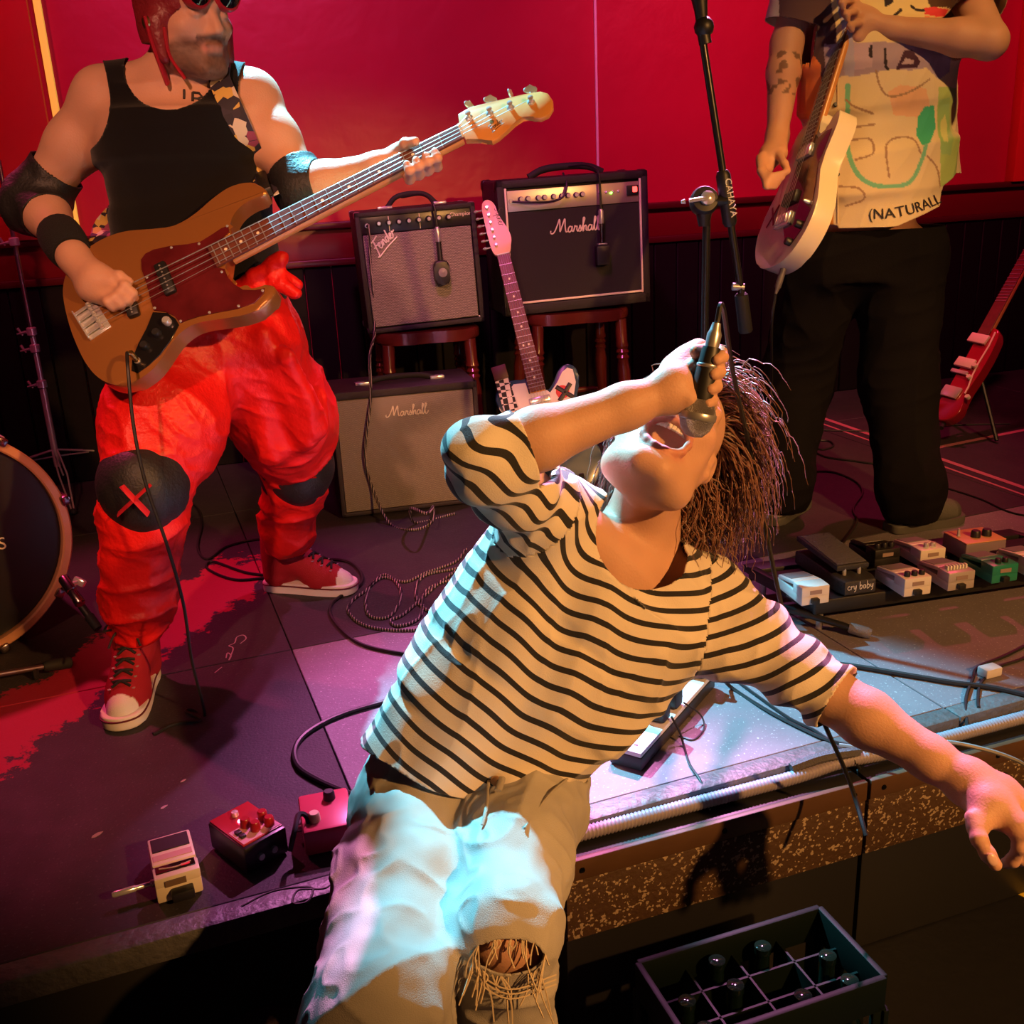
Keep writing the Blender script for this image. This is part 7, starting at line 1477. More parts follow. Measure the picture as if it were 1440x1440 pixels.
def pedalboard():
    z0 = 0.085; A = gp(1146, 846, z0); U_ = nz(gp(1300, 824, z0)-A); Vv = np.array([-U_[1], U_[0], 0]); bl = gp(1070, 806, z0); D = float(abs((bl-A)@Vv)); D = max(0.26, min(D, 0.42))
    W = 0.82; tilt = 0.06
    r = thing('pedalboard', 'black sloping pedalboard crowded with effects pedals', 'pedalboard', tuple(A*np.array([1, 1, 0])))
    M = frame(A, U_, Vv); sh = nz(bl-A); shx = float((sh@U_)/(sh@Vv))
    Mb = M.copy(); Mb[:3, 1] = sh/abs(sh@Vv) if abs(sh@Vv) > 0.2 else Vv
    G = lambda px, py, z=z0: (np.linalg.inv(Mb)@np.array([*gp(px, py, z), 1]))[:2]
    for k in range(4):
        y = D*(0.06+0.29*k); b = MB(); b.box((W/2, y+0.02, -0.012), (W, D*0.20, 0.022), 0.004, M=Mb); b.build('rail', BLACK, r)
    for x in (0.010, W-0.010): 
        b = MB(); b.box((x, D/2, -0.016), (0.022, D, 0.032), 0.004, M=Mb); b.build('end_rail', BLACK, r)
    b = MB(); b.box((W/2, 0.006, -0.018), (W, 0.014, 0.038), 0.004, M=Mb); b.build('front_rail', BLACK, r)
    for x in (0.03, W-0.03):
        for y in (0.02, D-0.02):
            b = MB(); b.tube([(x, y, -0.03), (x, y, -z0+0.001)], 0.008, 10, M=Mb); b.build('foot', STEEL, r)
    b = MB(); b.box((W*0.5, D*0.45, -0.055), (0.30, 0.10, 0.035), 0.006, M=Mb); b.build('power_brick', BLACK, r)
    b = MB(); b.box((0.0, D*0.30, -0.016), (0.002, 0.05, 0.018), M=Mb); b.build('side_badge', WHITE, r)
    up0 = z0+0.002
    def place(px, py, ang=0.0):
        p = gp(px, py, up0); c, s = math.cos(ang), math.sin(ang); X_ = -U_*c-Vv*s; Y_ = np.array([X_[1], -X_[0], 0]) if False else np.cross([0, 0, 1.0], X_)
        return frame(p, X_, Y_)            # knob end faces the audience
    def ped(name_label, px, py, group='effects pedals on the board', ang=0.0, name='effects_pedal', **kw):
        M_ = place(px, py, ang); rr = thing(name, name_label, 'pedal', tuple(M_[:3, 3]), group); box_pedal(rr, M_, **kw); return rr, M_
    ped('cream compact pedal at the open end of the pedalboard, beside the black wah', 1128, 838, col=LGR, knobs=0)
    ped('white compact pedal with three black knobs, next to the black wah', 1268, 826, col=LGR, knobs=3)
    ped('silver pedal with a row of white sliders', 1328, 818, col=GRY, knobs=0, sliders=7)
    ped('green pedal with two black knobs', 1388, 808, col=GRN, knobs=2)
    ped('white pedal beyond the green one on the pedalboard', 1440, 800, col=LGR, knobs=2)
    ped('small black pedal with three tall knobs behind the wah', 1228, 786, col=BLACK, knobs=3, plug=False)
    ped('pale pedal with metal switches behind the slider pedal', 1290, 786, col=LGR, knobs=2, knob_mat=CHROME, plug=False)
    M_ = place(1368, 778); t = thing('effects_pedal', 'tan flat topped pedal with two black knobs and a toggle', 'pedal', tuple(M_[:3, 3]), 'effects pedals on the board')
    b = MB(); b.box((0, 0, 0.026), (0.12, 0.10, 0.046), 0.004, M=M_); b.build('case', mat('grey_purple_case', (0.20, 0.16, 0.20), 0.4), t)
    b = MB(); b.box((0, 0, 0.050), (0.118, 0.098, 0.003), 0.001, M=M_); b.build('face_plate', ORG, t)
    for x in (-0.028, 0.005): 
        b = MB(); b.lathe([(0.013, 0), (0.012, 0.014), (0.010, 0.018), (0.001, 0.018)], 14, 0, M=M_@mat4(t=(x, 0.01, 0.051))); b.build('knob', BLACK, t)
    b = MB(); b.lathe([(0.006, 0), (0.004, 0.006), (0.003, 0.02), (0.001, 0.021)], 10, 0, M=M_@mat4(t=(0.042, -0.01, 0.051))); b.build('toggle', CHROME, t)
    # wah pedal
    M_ = place(1196, 828); wz = thing('wah_pedal', 'black wah pedal with a rocking treadle and white lettering on its toe', 'pedal', tuple(M_[:3, 3]), None)
    w_, l_ = 0.100, 0.235
    O = [(-w_/2*0.82, l_/2), (w_/2*0.82, l_/2), (w_/2, l_/2-0.03), (w_/2*0.86, 0), (w_/2, -l_/2), (-w_/2, -l_/2), (-w_/2*0.86, 0), (-w_/2, l_/2-0.03)]
    Mw = M_@mat4(t=(0, -0.075, 0)); b = MB(); b.prism(O, 0.002, 0.040, 0.006, M=Mw); bs = b.build('base', WAH, wz)
    T = Mw@mat4(np.array([[1, 0, 0], [0, math.cos(-0.06), -math.sin(-0.06)], [0, math.sin(-0.06), math.cos(-0.06)]]), (0, -0.02, 0.066)); b = MB(); b.prism([(-0.043, 0.100), (0.043, 0.100), (0.047, -0.10), (-0.047, -0.10)], -0.008, 0.008, 0.004, M=T); tr = b.build('treadle', WAH, wz)
    b = MB(); b.box((0, 0, 0.0085), (0.080, 0.185, 0.003), 0.001, M=T); b.build('rubber_tread', mat('blue_grey_tread', (0.10, 0.10, 0.13), 0.75, bump=0.5, bscale=150), tr)
    for x in (-0.02, 0.02): 
        b = MB(); b.tube([(x, 0.075, 0.038), (x, 0.075, 0.058)], 0.005, 8, M=Mw); b.build('pivot_post', CHROME, wz)
    Fw = frame((Mw@np.array([0.034, l_/2+0.0005, 0.017, 1]))[:3], -Mw[:3, 0], np.array([0, 0, 1.0])); b = MB(); strokes(b, CRYBABY, 0.068, Fw, 0.014); b.build('lettering', WHITE, bs)
pedalboard()
def front_pedals():
    # cream tuner pedal with a plug in its side
    def pf(px, py, px2, py2, z=0.001):     # frame: centre, y axis towards second pixel on the deck
        a, c = gp(px, py, z), gp(px2, py2, z); y = nz(c-a); return frame(a, np.cross(y, [0, 0, 1.0]), y)
    M = pf(248, 1232, 256, 1268); r = thing('tuner_pedal', 'cream compact tuner pedal standing alone near the stage edge', 'pedal', tuple(M[:3, 3]))
    w, l = 0.073, 0.129
    b = MB(); b.box((0, 0, 0.017), (w, l, 0.030), 0.003, M=M); b.build('case', CRM, r)
    b = MB(); b.box((0, l*0.36, 0.038), (w, l*0.27, 0.020), 0.003, M=M); cb = b.build('control_block', CRM, r)
    b = MB(); b.box((0, -l*0.16, 0.039), (w*0.97, l*0.62, 0.012), 0.003, M=M); tr = b.build('treadle', CRM, r)
    b = MB(); b.box((0, -l*0.27, 0.0455), (w*0.84, l*0.30, 0.002), 0.0006, M=M, seg=1); b.build('rubber_pad', mat('dark_pad', (0.02, 0.012, 0.014), 0.7), tr)
    b = MB(); b.box((0, l*0.02, 0.0455), (w*0.86, l*0.12, 0.0012), M=M); b.build('pink_label', mat('pink_label', (0.62, 0.36, 0.34), 0.5), tr)
    b = MB(); b.box((0, l*0.32, 0.0485), (w*0.86, l*0.15, 0.002), 0.0006, M=M, seg=1); dsp = b.build('display', mat('tuner_glass', (0.02, 0.008, 0.008), 0.08, coat=1.0), cb)
    b = MB(); b.tube(smooth_path([(-w*0.35, l*0.31, 0.0500), (0, l*0.345, 0.0500), (w*0.35, l*0.30, 0.0500)], 6), 0.0012, 5, M=M); b.build('scale_arc', mat('scale_print', (0.5, 0.35, 0.3), 0.5), dsp)
    b = MB(); b.box((-w*0.22, l*0.335, 0.0498), (0.014, 0.005, 0.001), M=M); b.build('red_needle', mat('red_print', (0.5, 0.02, 0.03), emit=(1, 0.02, 0.05), estr=0.4), dsp)
    b = MB(); b.box((0.004, l*0.5+0.001, 0.036), (w*0.46, 0.002, 0.011), M=M); b.build('maker_plate', mat('brown_plate', (0.16, 0.10, 0.06), 0.5), cb)
    b = MB(); b.box((-0.004, l*0.5+0.008, 0.016), (0.036, 0.020, 0.018), 0.003, M=M); b.build('power_plug', BLACK, r)
    b = MB(); J = M@mat4(np.array([[0, 0, 1], [0, 1, 0], [-1, 0, 0.]]), (w/2, l*0.22, 0.020)); b.lathe([(0.006, -0.002), (0.0065, 0.004), (0.0042, 0.006), (0.0042, 0.028), (0.0055, 0.030), (0.0055, 0.062), (0.004, 0.066)], 12, 0, M=J); b.build('jack_plug', CHROME, r)
    # black and red drive pedal
    M = pf(352, 1196, 395, 1228); r = thing('drive_pedal', 'red topped black pedal with tall red knobs and a glowing lamp', 'pedal', tuple(M[:3, 3])); w, l, h = 0.085, 0.118, 0.052
    b = MB(); b.box((0, 0, h/2+0.002), (w, l, h), 0.005, M=M); b.build('case', mat('black_case', (0.012, 0.010, 0.012), 0.35), r)
    b = MB(); b.box((0, -l*0.02, h+0.003), (w*0.92, l*0.92, 0.003), 0.001, M=M); fp = b.build('face_plate', mat('red_face', (0.34, 0.012, 0.02), 0.35), r)
    b = MB(); b.box((0, l*0.22, h+0.0048), (w*0.86, l*0.40, 0.001), M=M); b.build('pink_panel', mat('pink_panel', (0.60, 0.32, 0.36), 0.4), fp)
    for x, y in ((-0.024, 0.036), (0.0, 0.030), (-0.026, 0.012), (0.006, 0.008)):
        b = MB(); b.lathe([(0.009, 0), (0.0085, 0.016), (0.007, 0.018), (0.001, 0.018)], 14, 0, M=M@mat4(t=(x, y, h+0.004))); b.build('knob', mat('red_knob', (0.32, 0.01, 0.02), 0.3), r)
    for x, y in ((0.026, 0.016), (0.026, 0.030)):
        b = MB(); b.box((x, y, h+0.007), (0.010, 0.010, 0.006), 0.001, M=M); b.build('switch', BLACK, r)
    b = MB(); b.lathe([(0.007, 0), (0.006, 0.008), (0.001, 0.009)], 12, 0, M=M@mat4(t=(0.0, -0.036, h+0.004))); b.build('foot_switch', CHROME, r)
    b = MB(); b.ball((0.006, -0.012, h+0.006), 0.0035, M=M); b.build('lamp', mat('red_led', (0.8, 0.05, 0.1), emit=(1, 0.08, 0.18), estr=14), r)
    for x in (-0.012, 0.014): 
        b = MB(); b.lathe([(0.006, 0), (0.006, 0.006), (0.001, 0.006)], 10, 0, M=M@mat4(np.array([[1, 0, 0], [0, 0, 1], [0, -1, 0.]]), (x, l/2, 0.026))); b.build('jack', STEEL, r)
    # red pedal half hidden by the singer's leg
    M = pf(462, 1172, 470, 1215); r = thing('fuzz_pedal', 'pinkish red pedal half hidden behind the singer\'s pale jeans', 'pedal', tuple(M[:3, 3])); w, l, h = 0.090, 0.118, 0.050
    b = MB(); b.box((0, 0, h/2+0.002), (w, l, h), 0.006, M=M); cs = b.build('case', mat('rose_red_enamel', (0.50, 0.06, 0.10), 0.35), r)
    for x, y in ((-0.01, -0.03), (0.022, 0.028)): 
        b = MB(); b.lathe([(0.011, 0), (0.010, 0.013), (0.008, 0.016), (0.001, 0.016)], 14, 0, M=M@mat4(t=(x, y, h+0.002))); b.build('knob', BLACK if y < 0 else mat('cream_knob', (0.7, 0.6, 0.35), 0.4), r)
    b = MB(); V, Fc = text_mesh('DRIVE', 0.011); 
    b = MB(); J = M@mat4(np.array([[0, 0, 1], [0, 1, 0], [-1, 0, 0.]]), (w/2, 0.0, 0.022)); b.lathe([(0.006, 0), (0.006, 0.012), (0.001, 0.012)], 10, 0, M=J); b.build('jack', STEEL, r)
front_pedals()
def power_strip():
    z = 0.0; a, c = gp(884, 1050, 0.04), gp(982, 944, 0.04); d = nz(c-a); M = frame(np.array([a[0], a[1], 0.001]), d, np.array([-d[1], d[0], 0])); L = float(np.linalg.norm(c-a)); w = 0.068
    r = thing('power_strip', 'four way white topped power strip with black plugs', 'power strip', tuple(M[:3, 3]))
    b = MB(); b.box((L/2, 0, 0.015), (L+0.03, w, 0.028), 0.003, M=M); b.build('base', mat('dark_strip_case', (0.03, 0.03, 0.033), 0.5), r)
    b = MB(); b.box((L/2, 0, 0.034), (L+0.026, w*0.96, 0.011), 0.003, M=M); tp = b.build('top_plate', mat('white_strip_top', (0.72, 0.72, 0.74), 0.4), r)
    for i in range(4):
        x = 0.012+L*(0.02+0.31*i)
        for dx, dy, sx, sy in ((0.014, 0, 0.006, 0.003), (-0.008, 0.011, 0.004, 0.006), (-0.008, -0.011, 0.004, 0.006)):
            b = MB(); b.box((x+dx, dy, 0.0396), (sx*1.3, sy*1.3, 0.0012), M=M); b.build('socket_slot', BLACK, tp)
    g = 'plugs in the power strip'
    for i, (x, hh, lab) in enumerate(((0.34, 0.052, 'tall black mains adapter nearest the free end of the power strip'), (0.52, 0.046, 'second black mains adapter, in the middle of the power strip'))):
        t = thing('mains_adapter', lab, 'plug', (M@np.array([L*x, 0, 0.041, 1]))[:3], g); b = MB(); b.box((L*x, 0, 0.041+hh/2), (0.036, 0.058, hh), 0.006, M=M); b.build('housing', BLACK, t)
        b = MB(); b.box((L*x, 0, 0.041+hh+0.0006), (0.030, 0.050, 0.0014), 0.0006, M=M, seg=1); b.build('top_label', mat('grey_plug_top', (0.16, 0.16, 0.17), 0.3), t)
    t = thing('mains_plug', 'black mains plug with a ribbed cord grip at the far end of the power strip', 'plug', (M@np.array([L*0.96, 0, 0.041, 1]))[:3], g); b = MB(); b.box((L*0.96, -0.004, 0.056), (0.05, 0.056, 0.028), 0.007, M=M); b.build('housing', BLACK, t)
    for k in range(5):
        b = MB(); b.cyl((L*0.96, -0.034-0.005*k, 0.054), (L*0.96, -0.0365-0.005*k, 0.054), 0.0095-0.0006*k, 12, M=M); b.build('grip_ring', mat('grey_grip', (0.30, 0.30, 0.32), 0.5), t)
    return M, L
PSM, PSL = power_strip()
# ------------------------------------------------------------------ leads
def lead(label, pts, r=0.0035, m=CABLE, n=6, cat='cable', name='cable', group=None, sm=8):
    P = []
    for p in pts: P.append(np.array(p[1]) if p[0] == 'w' else gp(p[0], p[1], (p[2] if len(p) > 2 else 0)+r))
    b = MB(); b.tube(smooth_path(P, sm), r, n); return b.build(name, m, label=label, cat=cat, group=group)
m = mat('braided_cable', (0.02, 0.018, 0.02), 0.7); nt = m.node_tree; ck = nt.nodes.new('ShaderNodeTexWave'); ck.inputs['Scale'].default_value = 42; ck.inputs['Distortion'].default_value = 2.0
nt.links.new(nt.nodes['Texture Coordinate'].outputs['Object'], ck.inputs['Vector']); cr = nt.nodes.new('ShaderNodeValToRGB'); cr.color_ramp.interpolation = 'CONSTANT'; cr.color_ramp.elements[0].color = (0.015, 0.013, 0.015, 1); cr.color_ramp.elements[1].position = 0.80; cr.color_ramp.elements[1].color = (0.45, 0.38, 0.36, 1)
nt.links.new(ck.outputs['Fac'], cr.inputs[0]); nt.links.new(cr.outputs[0], nt.nodes['Principled BSDF'].inputs['Base Color']); BRAID = m
W_ = lambda px, py, y: ('w', Y(px, py, y))
j = BASS['jack']
b = MB(); b.tube([j, j-_f*0.02+CU*0.012-CR*0.006, j-_f*0.030-CR*0.008+CU*0.010], [0.0055, 0.0065, 0.004], 10); b.build('jack_plug', mat('brass', rough=0.35), label='brass right angle plug in the jack of the bass guitar', cat='plug')
lead('thin black instrument cable hanging from the bass guitar down to the stage', [('w', j-_f*0.032-CR*0.008+CU*0.01), W_(180, 520, 1.98), W_(188, 600, 1.955), W_(205, 680, 1.94), W_(236, 770, 1.94), W_(258, 850, 1.95), W_(270, 930, 1.98), (288, 1005), (272, 998), (262, 1000), (282, 1012), (245, 1018), (215, 1032)], 0.0034)
lead('black cable coiled behind the bass player\'s rear shoe', [(240, 690), (275, 712), (284, 735), (278, 770), (292, 786), (320, 768), (370, 758), (420, 768), (440, 780), (400, 806), (350, 806), (300, 790), (292, 800), (330, 815), (380, 812)], 0.0042)
lead('black cable looping past the toe of the bass player\'s rear shoe', [(440, 798), (462, 787), (490, 790), (507, 805), (507, 822), (480, 838), (466, 850), (466, 868), (490, 895), (520, 910), (580, 921), (640, 925)], 0.0048)
lead('tangled braided cable heaped between the red shoe and the singer', [(655, 772), (640, 790), (600, 805), (570, 818), (540, 812), (520, 825), (514, 845), (520, 866), (545, 868), (560, 850), (562, 826), (540, 808), (515, 830), (495, 845), (490, 860), (510, 878), (550, 886), (600, 884), (620, 870), (590, 850), (585, 825), (600, 808), (640, 800), (650, 796), (615, 822), (570, 862), (550, 872), (560, 880), (590, 868), (600, 830), (640, 815), (650, 825)], 0.0040, BRAID)
lead('thick black cable bending around beside the singer\'s hip', [(600, 965), (545, 985), (480, 1005), (435, 1028), (415, 1052), (420, 1078), (450, 1098), (490, 1115), (520, 1125)], 0.0058, n=8)
M_, W2, H2, D2 = FA
pF = lambda x, y, z: ('w', (M_@np.array([x, y, z, 1]))[:3])
lead('braided cable running from the silver fronted amplifier down to the stage', [pF(W2*0.095, H2-0.047, 0.012), pF(W2*0.10, H2-0.05, 0.045), pF(W2*0.09, H2-0.12, 0.025), pF(W2*0.075, H2*0.5, 0.018), pF(W2*0.05, 0.02, 0.02), W_(520, 500, 3.42), W_(521, 560, 3.36), W_(513, 640, 3.34), W_(525, 690, 3.34), (548, 736), (580, 745), (606, 735), (610, 712, 0.03), ('w', gp(600, 722, 0.11)), ('w', gp(578, 715, 0.10)), (585, 735, 0.0), (640, 722)], 0.0048, BRAID)
me = SG['mic_end']
lead('long black microphone cable dropping past the singer\'s hair to the speaker boxes', [('w', me), ('w', me+np.array([0.012, 0.02, 0.020])), W_(1030, 520, 1.60), W_(1052, 620, 1.62), W_(1072, 720, 1.64), W_(1092, 820, 1.60), W_(1118, 930, 1.52), W_(1160, 1020, 1.50), W_(1195, 1100, 1.56), W_(1218, 1175, 1.50)], 0.0040)
ja = WG['jack']
lead('black guitar cable hanging behind the guitarist\'s leg and trailing over the stage', [('w', ja), ('w', ja+np.array([0.0, 0.03, -0.10])), W_(1085, 560, 3.22), (1078, 690), (1120, 668), (1165, 663), (1200, 675), (1213, 692), (1200, 715), (1205, 733), (1190, 758), (1170, 775), (1120, 783), (1080, 798), (1055, 815)], 0.0040)
lead('black cable lying in flat loops between the guitarist\'s feet', [(1140, 620), (1165, 620), (1172, 627), (1158, 632), (1140, 630), (1160, 642), (1200, 648), (1235, 652), (1280, 650)], 0.0040)
lead('straight black cable stretched behind the guitarist\'s feet', [(1130, 604), (1200, 606), (1260, 606), (1340, 598), (1420, 596)], 0.0036)
lead('thin cable curving away from the guitarist\'s shoe to the stage side', [(1300, 680), (1330, 686), (1380, 702), (1420, 720), (1470, 730)], 0.0032)
lead('thick black cable taped along the stage front', [(1080, 928), (1180, 934), (1280, 950), (1340, 960), (1400, 968), (1470, 985)], 0.0062, n=8)
lead('pair of thin black cables dropping over the stage front', [(1480, 888), (1420, 920), (1376, 938), (1368, 955), (1358, 985), ('w', gp(1352, 1005, 0.0)+np.array([0, -0.03, -0.02])), ('w', gp(1348, 1012, -0.10))], 0.0036)
lead('thin black cable beside the white tape block', [(1480, 905), (1440, 926), (1405, 938), (1380, 960), (1375, 985), (1376, 995)], 0.0034)
psp = lambda x, y, z: ('w', (PSM@np.array([x, y, z, 1]))[:3])
lead('black mains lead running from the far plug toward the stage front', [psp(PSL*0.96, -0.055, 0.052), (1030, 968), (1080, 1000), (1130, 1026), (1170, 1043), (1210, 1050), (1240, 1047)], 0.0042)
lead('second black mains lead beside the power strip', [(1020, 945), (1060, 975), (1110, 1010), (1150, 1030), ('w', gp(1190, 1055, 0.0)+np.array([0, -0.03, 0.0])), ('w', gp(1215, 1090, -0.06))], 0.0034)
lead('thin adapter wire trailing over the stage front', [psp(PSL*0.36, -0.034, 0.05), (956, 1030, 0.02), (962, 1050), (970, 1075), (986, 1100), ('w', gp(996, 1112, 0)+np.array([0.0, -0.02, -0.03]))], 0.0024)
lead('thin adapter wire looping beside the power strip', [psp(PSL*0.54, -0.034, 0.05), (985, 1005, 0.015), (990, 1025), (975, 1040), (955, 1035)], 0.0020)
lead('pale wire loops on the stage next to the striped shirt', [(865, 995), (860, 1010), (845, 1020), (835, 1015), (850, 1004), (868, 1010), (850, 1025), (830, 1035)], 0.0020, mat('pale_wire', (0.5, 0.45, 0.48), 0.5))
lead('pale cable arching from the stage over the ribbed hose', [('w', gp(1180, 1048, 0.004)), ('w', gp(1230, 1052, 0.012)), ('w', gp(1300, 1020, 0.05)+np.array([0, -0.06, 0])), ('w', gp(1350, 1015, 0.04)+np.array([0, -0.10, 0])), ('w', gp(1400, 1035, 0.0)+np.array([0, -0.09, 0])), ('w', gp(1432, 1065, -0.07)+np.array([0, -0.05, 0]))], 0.0042, mat('grey_cable', (0.24, 0.24, 0.25), 0.5))
lead('red capped patch cable arching between the two red pedals', [('w', gp(408, 1196, 0.03)), ('w', gp(414, 1170, 0.06)), ('w', gp(420, 1146, 0.07)), ('w', gp(432, 1150, 0.06)), ('w', gp(436, 1180, 0.03))], 0.0050)
lead('thin pedal power wire curling near the stage edge', [(340, 1275), (380, 1255), (420, 1248), (440, 1250), (432, 1268), (412, 1270), (420, 1252), (455, 1250), (470, 1240)], 0.0022)
# side leads of the hanging microphones
def hanging_mic(M, W, Hh, D, x, drop, label, flat, top):
    r = thing('drum_microphone', label, 'microphone', (M@np.array([x, drop, 0.02, 1]))[:3], 'microphones hung in front of the amplifiers')
    b = MB(); b.tube(smooth_path([(x-0.10, Hh+top, -D*0.45), (x-0.03, Hh+top*1.1, -D*0.2), (x-0.004, Hh+0.006, 0.02), (x, Hh-0.05, 0.028), (x, drop+0.13, 0.028)], 8), 0.0045, 8, M=M); b.build('lead', CABLE, r)
    b = MB(); b.lathe([(0.009, 0), (0.010, 0.004), (0.010, 0.045), (0.006, 0.052)], 14, 0, M=M@mat4(np.array([[1, 0, 0], [0, 0, 1], [0, -1, 0.]]), (x, drop+0.090, 0.028))); b.build('connector', STEEL, r)
    if flat:
        b = MB(); b.lathe([(0.010, 0), (0.009, 0.075)], 14, 0, M=M@mat4(np.array([[1, 0, 0], [0, 0, 1], [0, -1, 0.]]), (x, drop+0.015, 0.028))); b.build('neck', BLACK, r)
        O = [p[:2] for p in smooth_path([(-0.022, 0.03, 0), (0.022, 0.03, 0), (0.028, -0.01, 0), (0.024, -0.045, 0), (0, -0.052, 0), (-0.024, -0.045, 0), (-0.028, -0.01, 0)], 4, True)]
        b = MB(); b.prism(O, 0.012, 0.044, 0.006, M=M@mat4(t=(x, drop-0.01, 0))); h = b.build('capsule_housing', mat('dark_mic_body', (0.02, 0.02, 0.022), 0.4), r)
        b = MB(); b.lathe([(0.017, 0.043), (0.016, 0.0455), (0.006, 0.046), (0.005, 0.0465), (0.001, 0.0465)], 18, 0, M=M@mat4(t=(x+0.002, drop-0.018, 0))); b.build('badge', mat('grey_badge', (0.22, 0.21, 0.22), 0.4), h)
    else:
        b = MB(); b.tube([(x, drop+0.095, 0.028), (x, drop+0.02, 0.028)], 0.008, 12, M=M); b.build('neck', mat('dark_chrome', rough=0.25), r)
        b = MB(); b.box((x, drop+0.016, 0.028), (0.036, 0.006, 0.020), 0.002, M=M); b.build('flange', STEEL, r)
        b = MB(); b.box((x, drop-0.025, 0.026), (0.052, 0.072, 0.034), 0.006, M=M); b.build('capsule_housing', mat('dark_mic_body', rough=0.4), r)
hanging_mic(*FA, FA[1]*0.66, FA[2]*0.50, 'small black microphone with a round badge hanging over the silver grille', True, 0.036)
hanging_mic(*MA, MA[1]*0.665, MA[2]*0.45, 'dark side firing microphone hanging over the black amplifier front', False, 0.030)
M_, W2, H2, D2 = MA
lead('short patch lead plugged across the metal panel of the black amplifier', [('w', (M_@np.array([0.055, H2-0.075, 0.016, 1]))[:3]), ('w', (M_@np.array([0.12, H2-0.082, 0.03, 1]))[:3]), ('w', (M_@np.array([0.20, H2-0.084, 0.03, 1]))[:3]), ('w', (M_@np.array([0.245, H2-0.070, 0.028, 1]))[:3]), ('w', (M_@np.array([0.262, H2-0.03, 0.02, 1]))[:3]), ('w', (M_@np.array([0.262, H2+0.01, -0.02, 1]))[:3])], 0.0040)
# ------------------------------------------------------------------ boxes, hose and crate below the stage front
def front_boxes():
    zt = -0.030; CH = mat('speckled_chipboard', (0.06, 0.032, 0.014), 0.65, bump=0.3, bscale=80); nt = CH.node_tree; L = nt.links.new
    vo = nt.nodes.new('ShaderNodeTexVoronoi'); vo.inputs['Scale'].default_value = 210; L(nt.nodes['Texture Coordinate'].outputs['Object'], vo.inputs['Vector']); sp = nt.nodes.new('ShaderNodeSeparateColor'); L(vo.outputs['Color'], sp.inputs[0])
    no = nt.nodes.new('ShaderNodeTexNoise'); no.inputs['Scale'].default_value = 60; L(nt.nodes['Texture Coordinate'].outputs['Object'], no.inputs['Vector'])
    ad = nt.nodes.new('ShaderNodeMath'); ad.operation = 'MULTIPLY'; L(sp.outputs[0], ad.inputs[0]); L(no.outputs['Fac'], ad.inputs[1])
    gt = nt.nodes.new('ShaderNodeMath'); gt.operation = 'GREATER_THAN'; gt.inputs[1].default_value = 0.44; L(ad.outputs[0], gt.inputs[0])
    mx = nt.nodes.new('ShaderNodeMix'); mx.data_type = 'RGBA'; mx.inputs[6].default_value = (0.060, 0.030, 0.012, 1); mx.inputs[7].default_value = (0.34, 0.26, 0.17, 1); L(gt.outputs[0], mx.inputs[0]); L(mx.outputs[2], nt.nodes['Principled BSDF'].inputs['Base Color'])
    PLY = mat('brown_ply_strip', (0.085, 0.042, 0.018), 0.5, var=0.25, vscale=20)
    A, C = gp(795, 1214, zt), gp(1222, 1098, zt); d = nz(C-A); inn = np.array([-d[1], d[0], 0]); L1 = float(np.linalg.norm(C-A))
    for i, (x0, x1, lab) in enumerate(((0, L1-0.004, 'brown chipboard box with pale flecks against the stage front, beside the singer\'s knee'), (L1+0.004, L1+0.62, 'brown chipboard box with pale flecks under the singer\'s outstretched arm'))):
        M = frame(A+d*x0, d, inn); W = x1-x0; r = thing('front_fill_box', lab, 'box', (A+d*(x0+W/2))*np.array([1, 1, 0])+np.array([0, 0, FLOORZ]), 'chipboard boxes along the stage front')
        dep = 0.085
        b = MB(); b.box((W/2, dep/2+0.008, (FLOORZ-zt)/2), (W, dep, zt-FLOORZ-0.004), 0.004, M=M@mat4(t=(0, 0, 0))); b.build('carcass', BLACK, r)
        b = MB(); b.box((W/2, 0.003, -0.021), (W, 0.012, 0.042), 0.002, M=M); st = b.build('top_batten', PLY, r)
        for x in (0.03, W*0.5, W-0.03):
            b = MB(); b.lathe([(0.0055, 0), (0.005, 0.002), (0.002, 0.001)], 10, 0, M=M@mat4(np.array([[1, 0, 0], [0, 0, -1], [0, 1, 0.]]), (x, -0.0032, -0.021))); b.build('screw', mat('black_screw', (0.01, 0.01, 0.01), 0.4, 0.8), st)
        hh = 0.125; b = MB(); b.box((W/2, 0.006, -0.044-hh/2), (W, 0.012, hh), 0.002, M=M); b.build('speckled_panel', CH, r)
    # ribbed hose
    h = thing('ribbed_hose', 'grey ribbed cable hose lying along the top of the chipboard boxes', 'hose', A+d*0.3)
    HS = mat('grey_ribbed_hose', (0.26, 0.24, 0.30), 0.5); n = int((L1+0.62)/0.0075); V = []; P = []; R = []
    for i in range(n*3):
        t = i/(n*3)*(L1+0.62); P.append(A+d*(t+0.015)+inn*0.045+np.array([0, 0, 0.016+0.008*math.exp(-((t-L1*0.93)/0.07)**2)])); R.append(0.0135 if i % 3 != 2 else 0.0105)
    b = MB(); b.tube(P, R, 12); b.build('corrugated_tube', HS, h, auto=False)
    lead('black sleeve cable lying over the ribbed hose', [('w', A+d*(L1*0.78)+inn*0.055+np.array([0, 0, 0.030])), ('w', A+d*(L1*0.88)+inn*0.05+np.array([0, 0, 0.040])), ('w', A+d*(L1*0.98)+inn*0.045+np.array([0, 0, 0.038])), ('w', A+d*(L1*1.05)+inn*0.06+np.array([0, 0, 0.02]))], 0.011, mat('woven_sleeve', (0.08, 0.08, 0.09), 0.6, bump=0.5, bscale=300))
front_boxes()
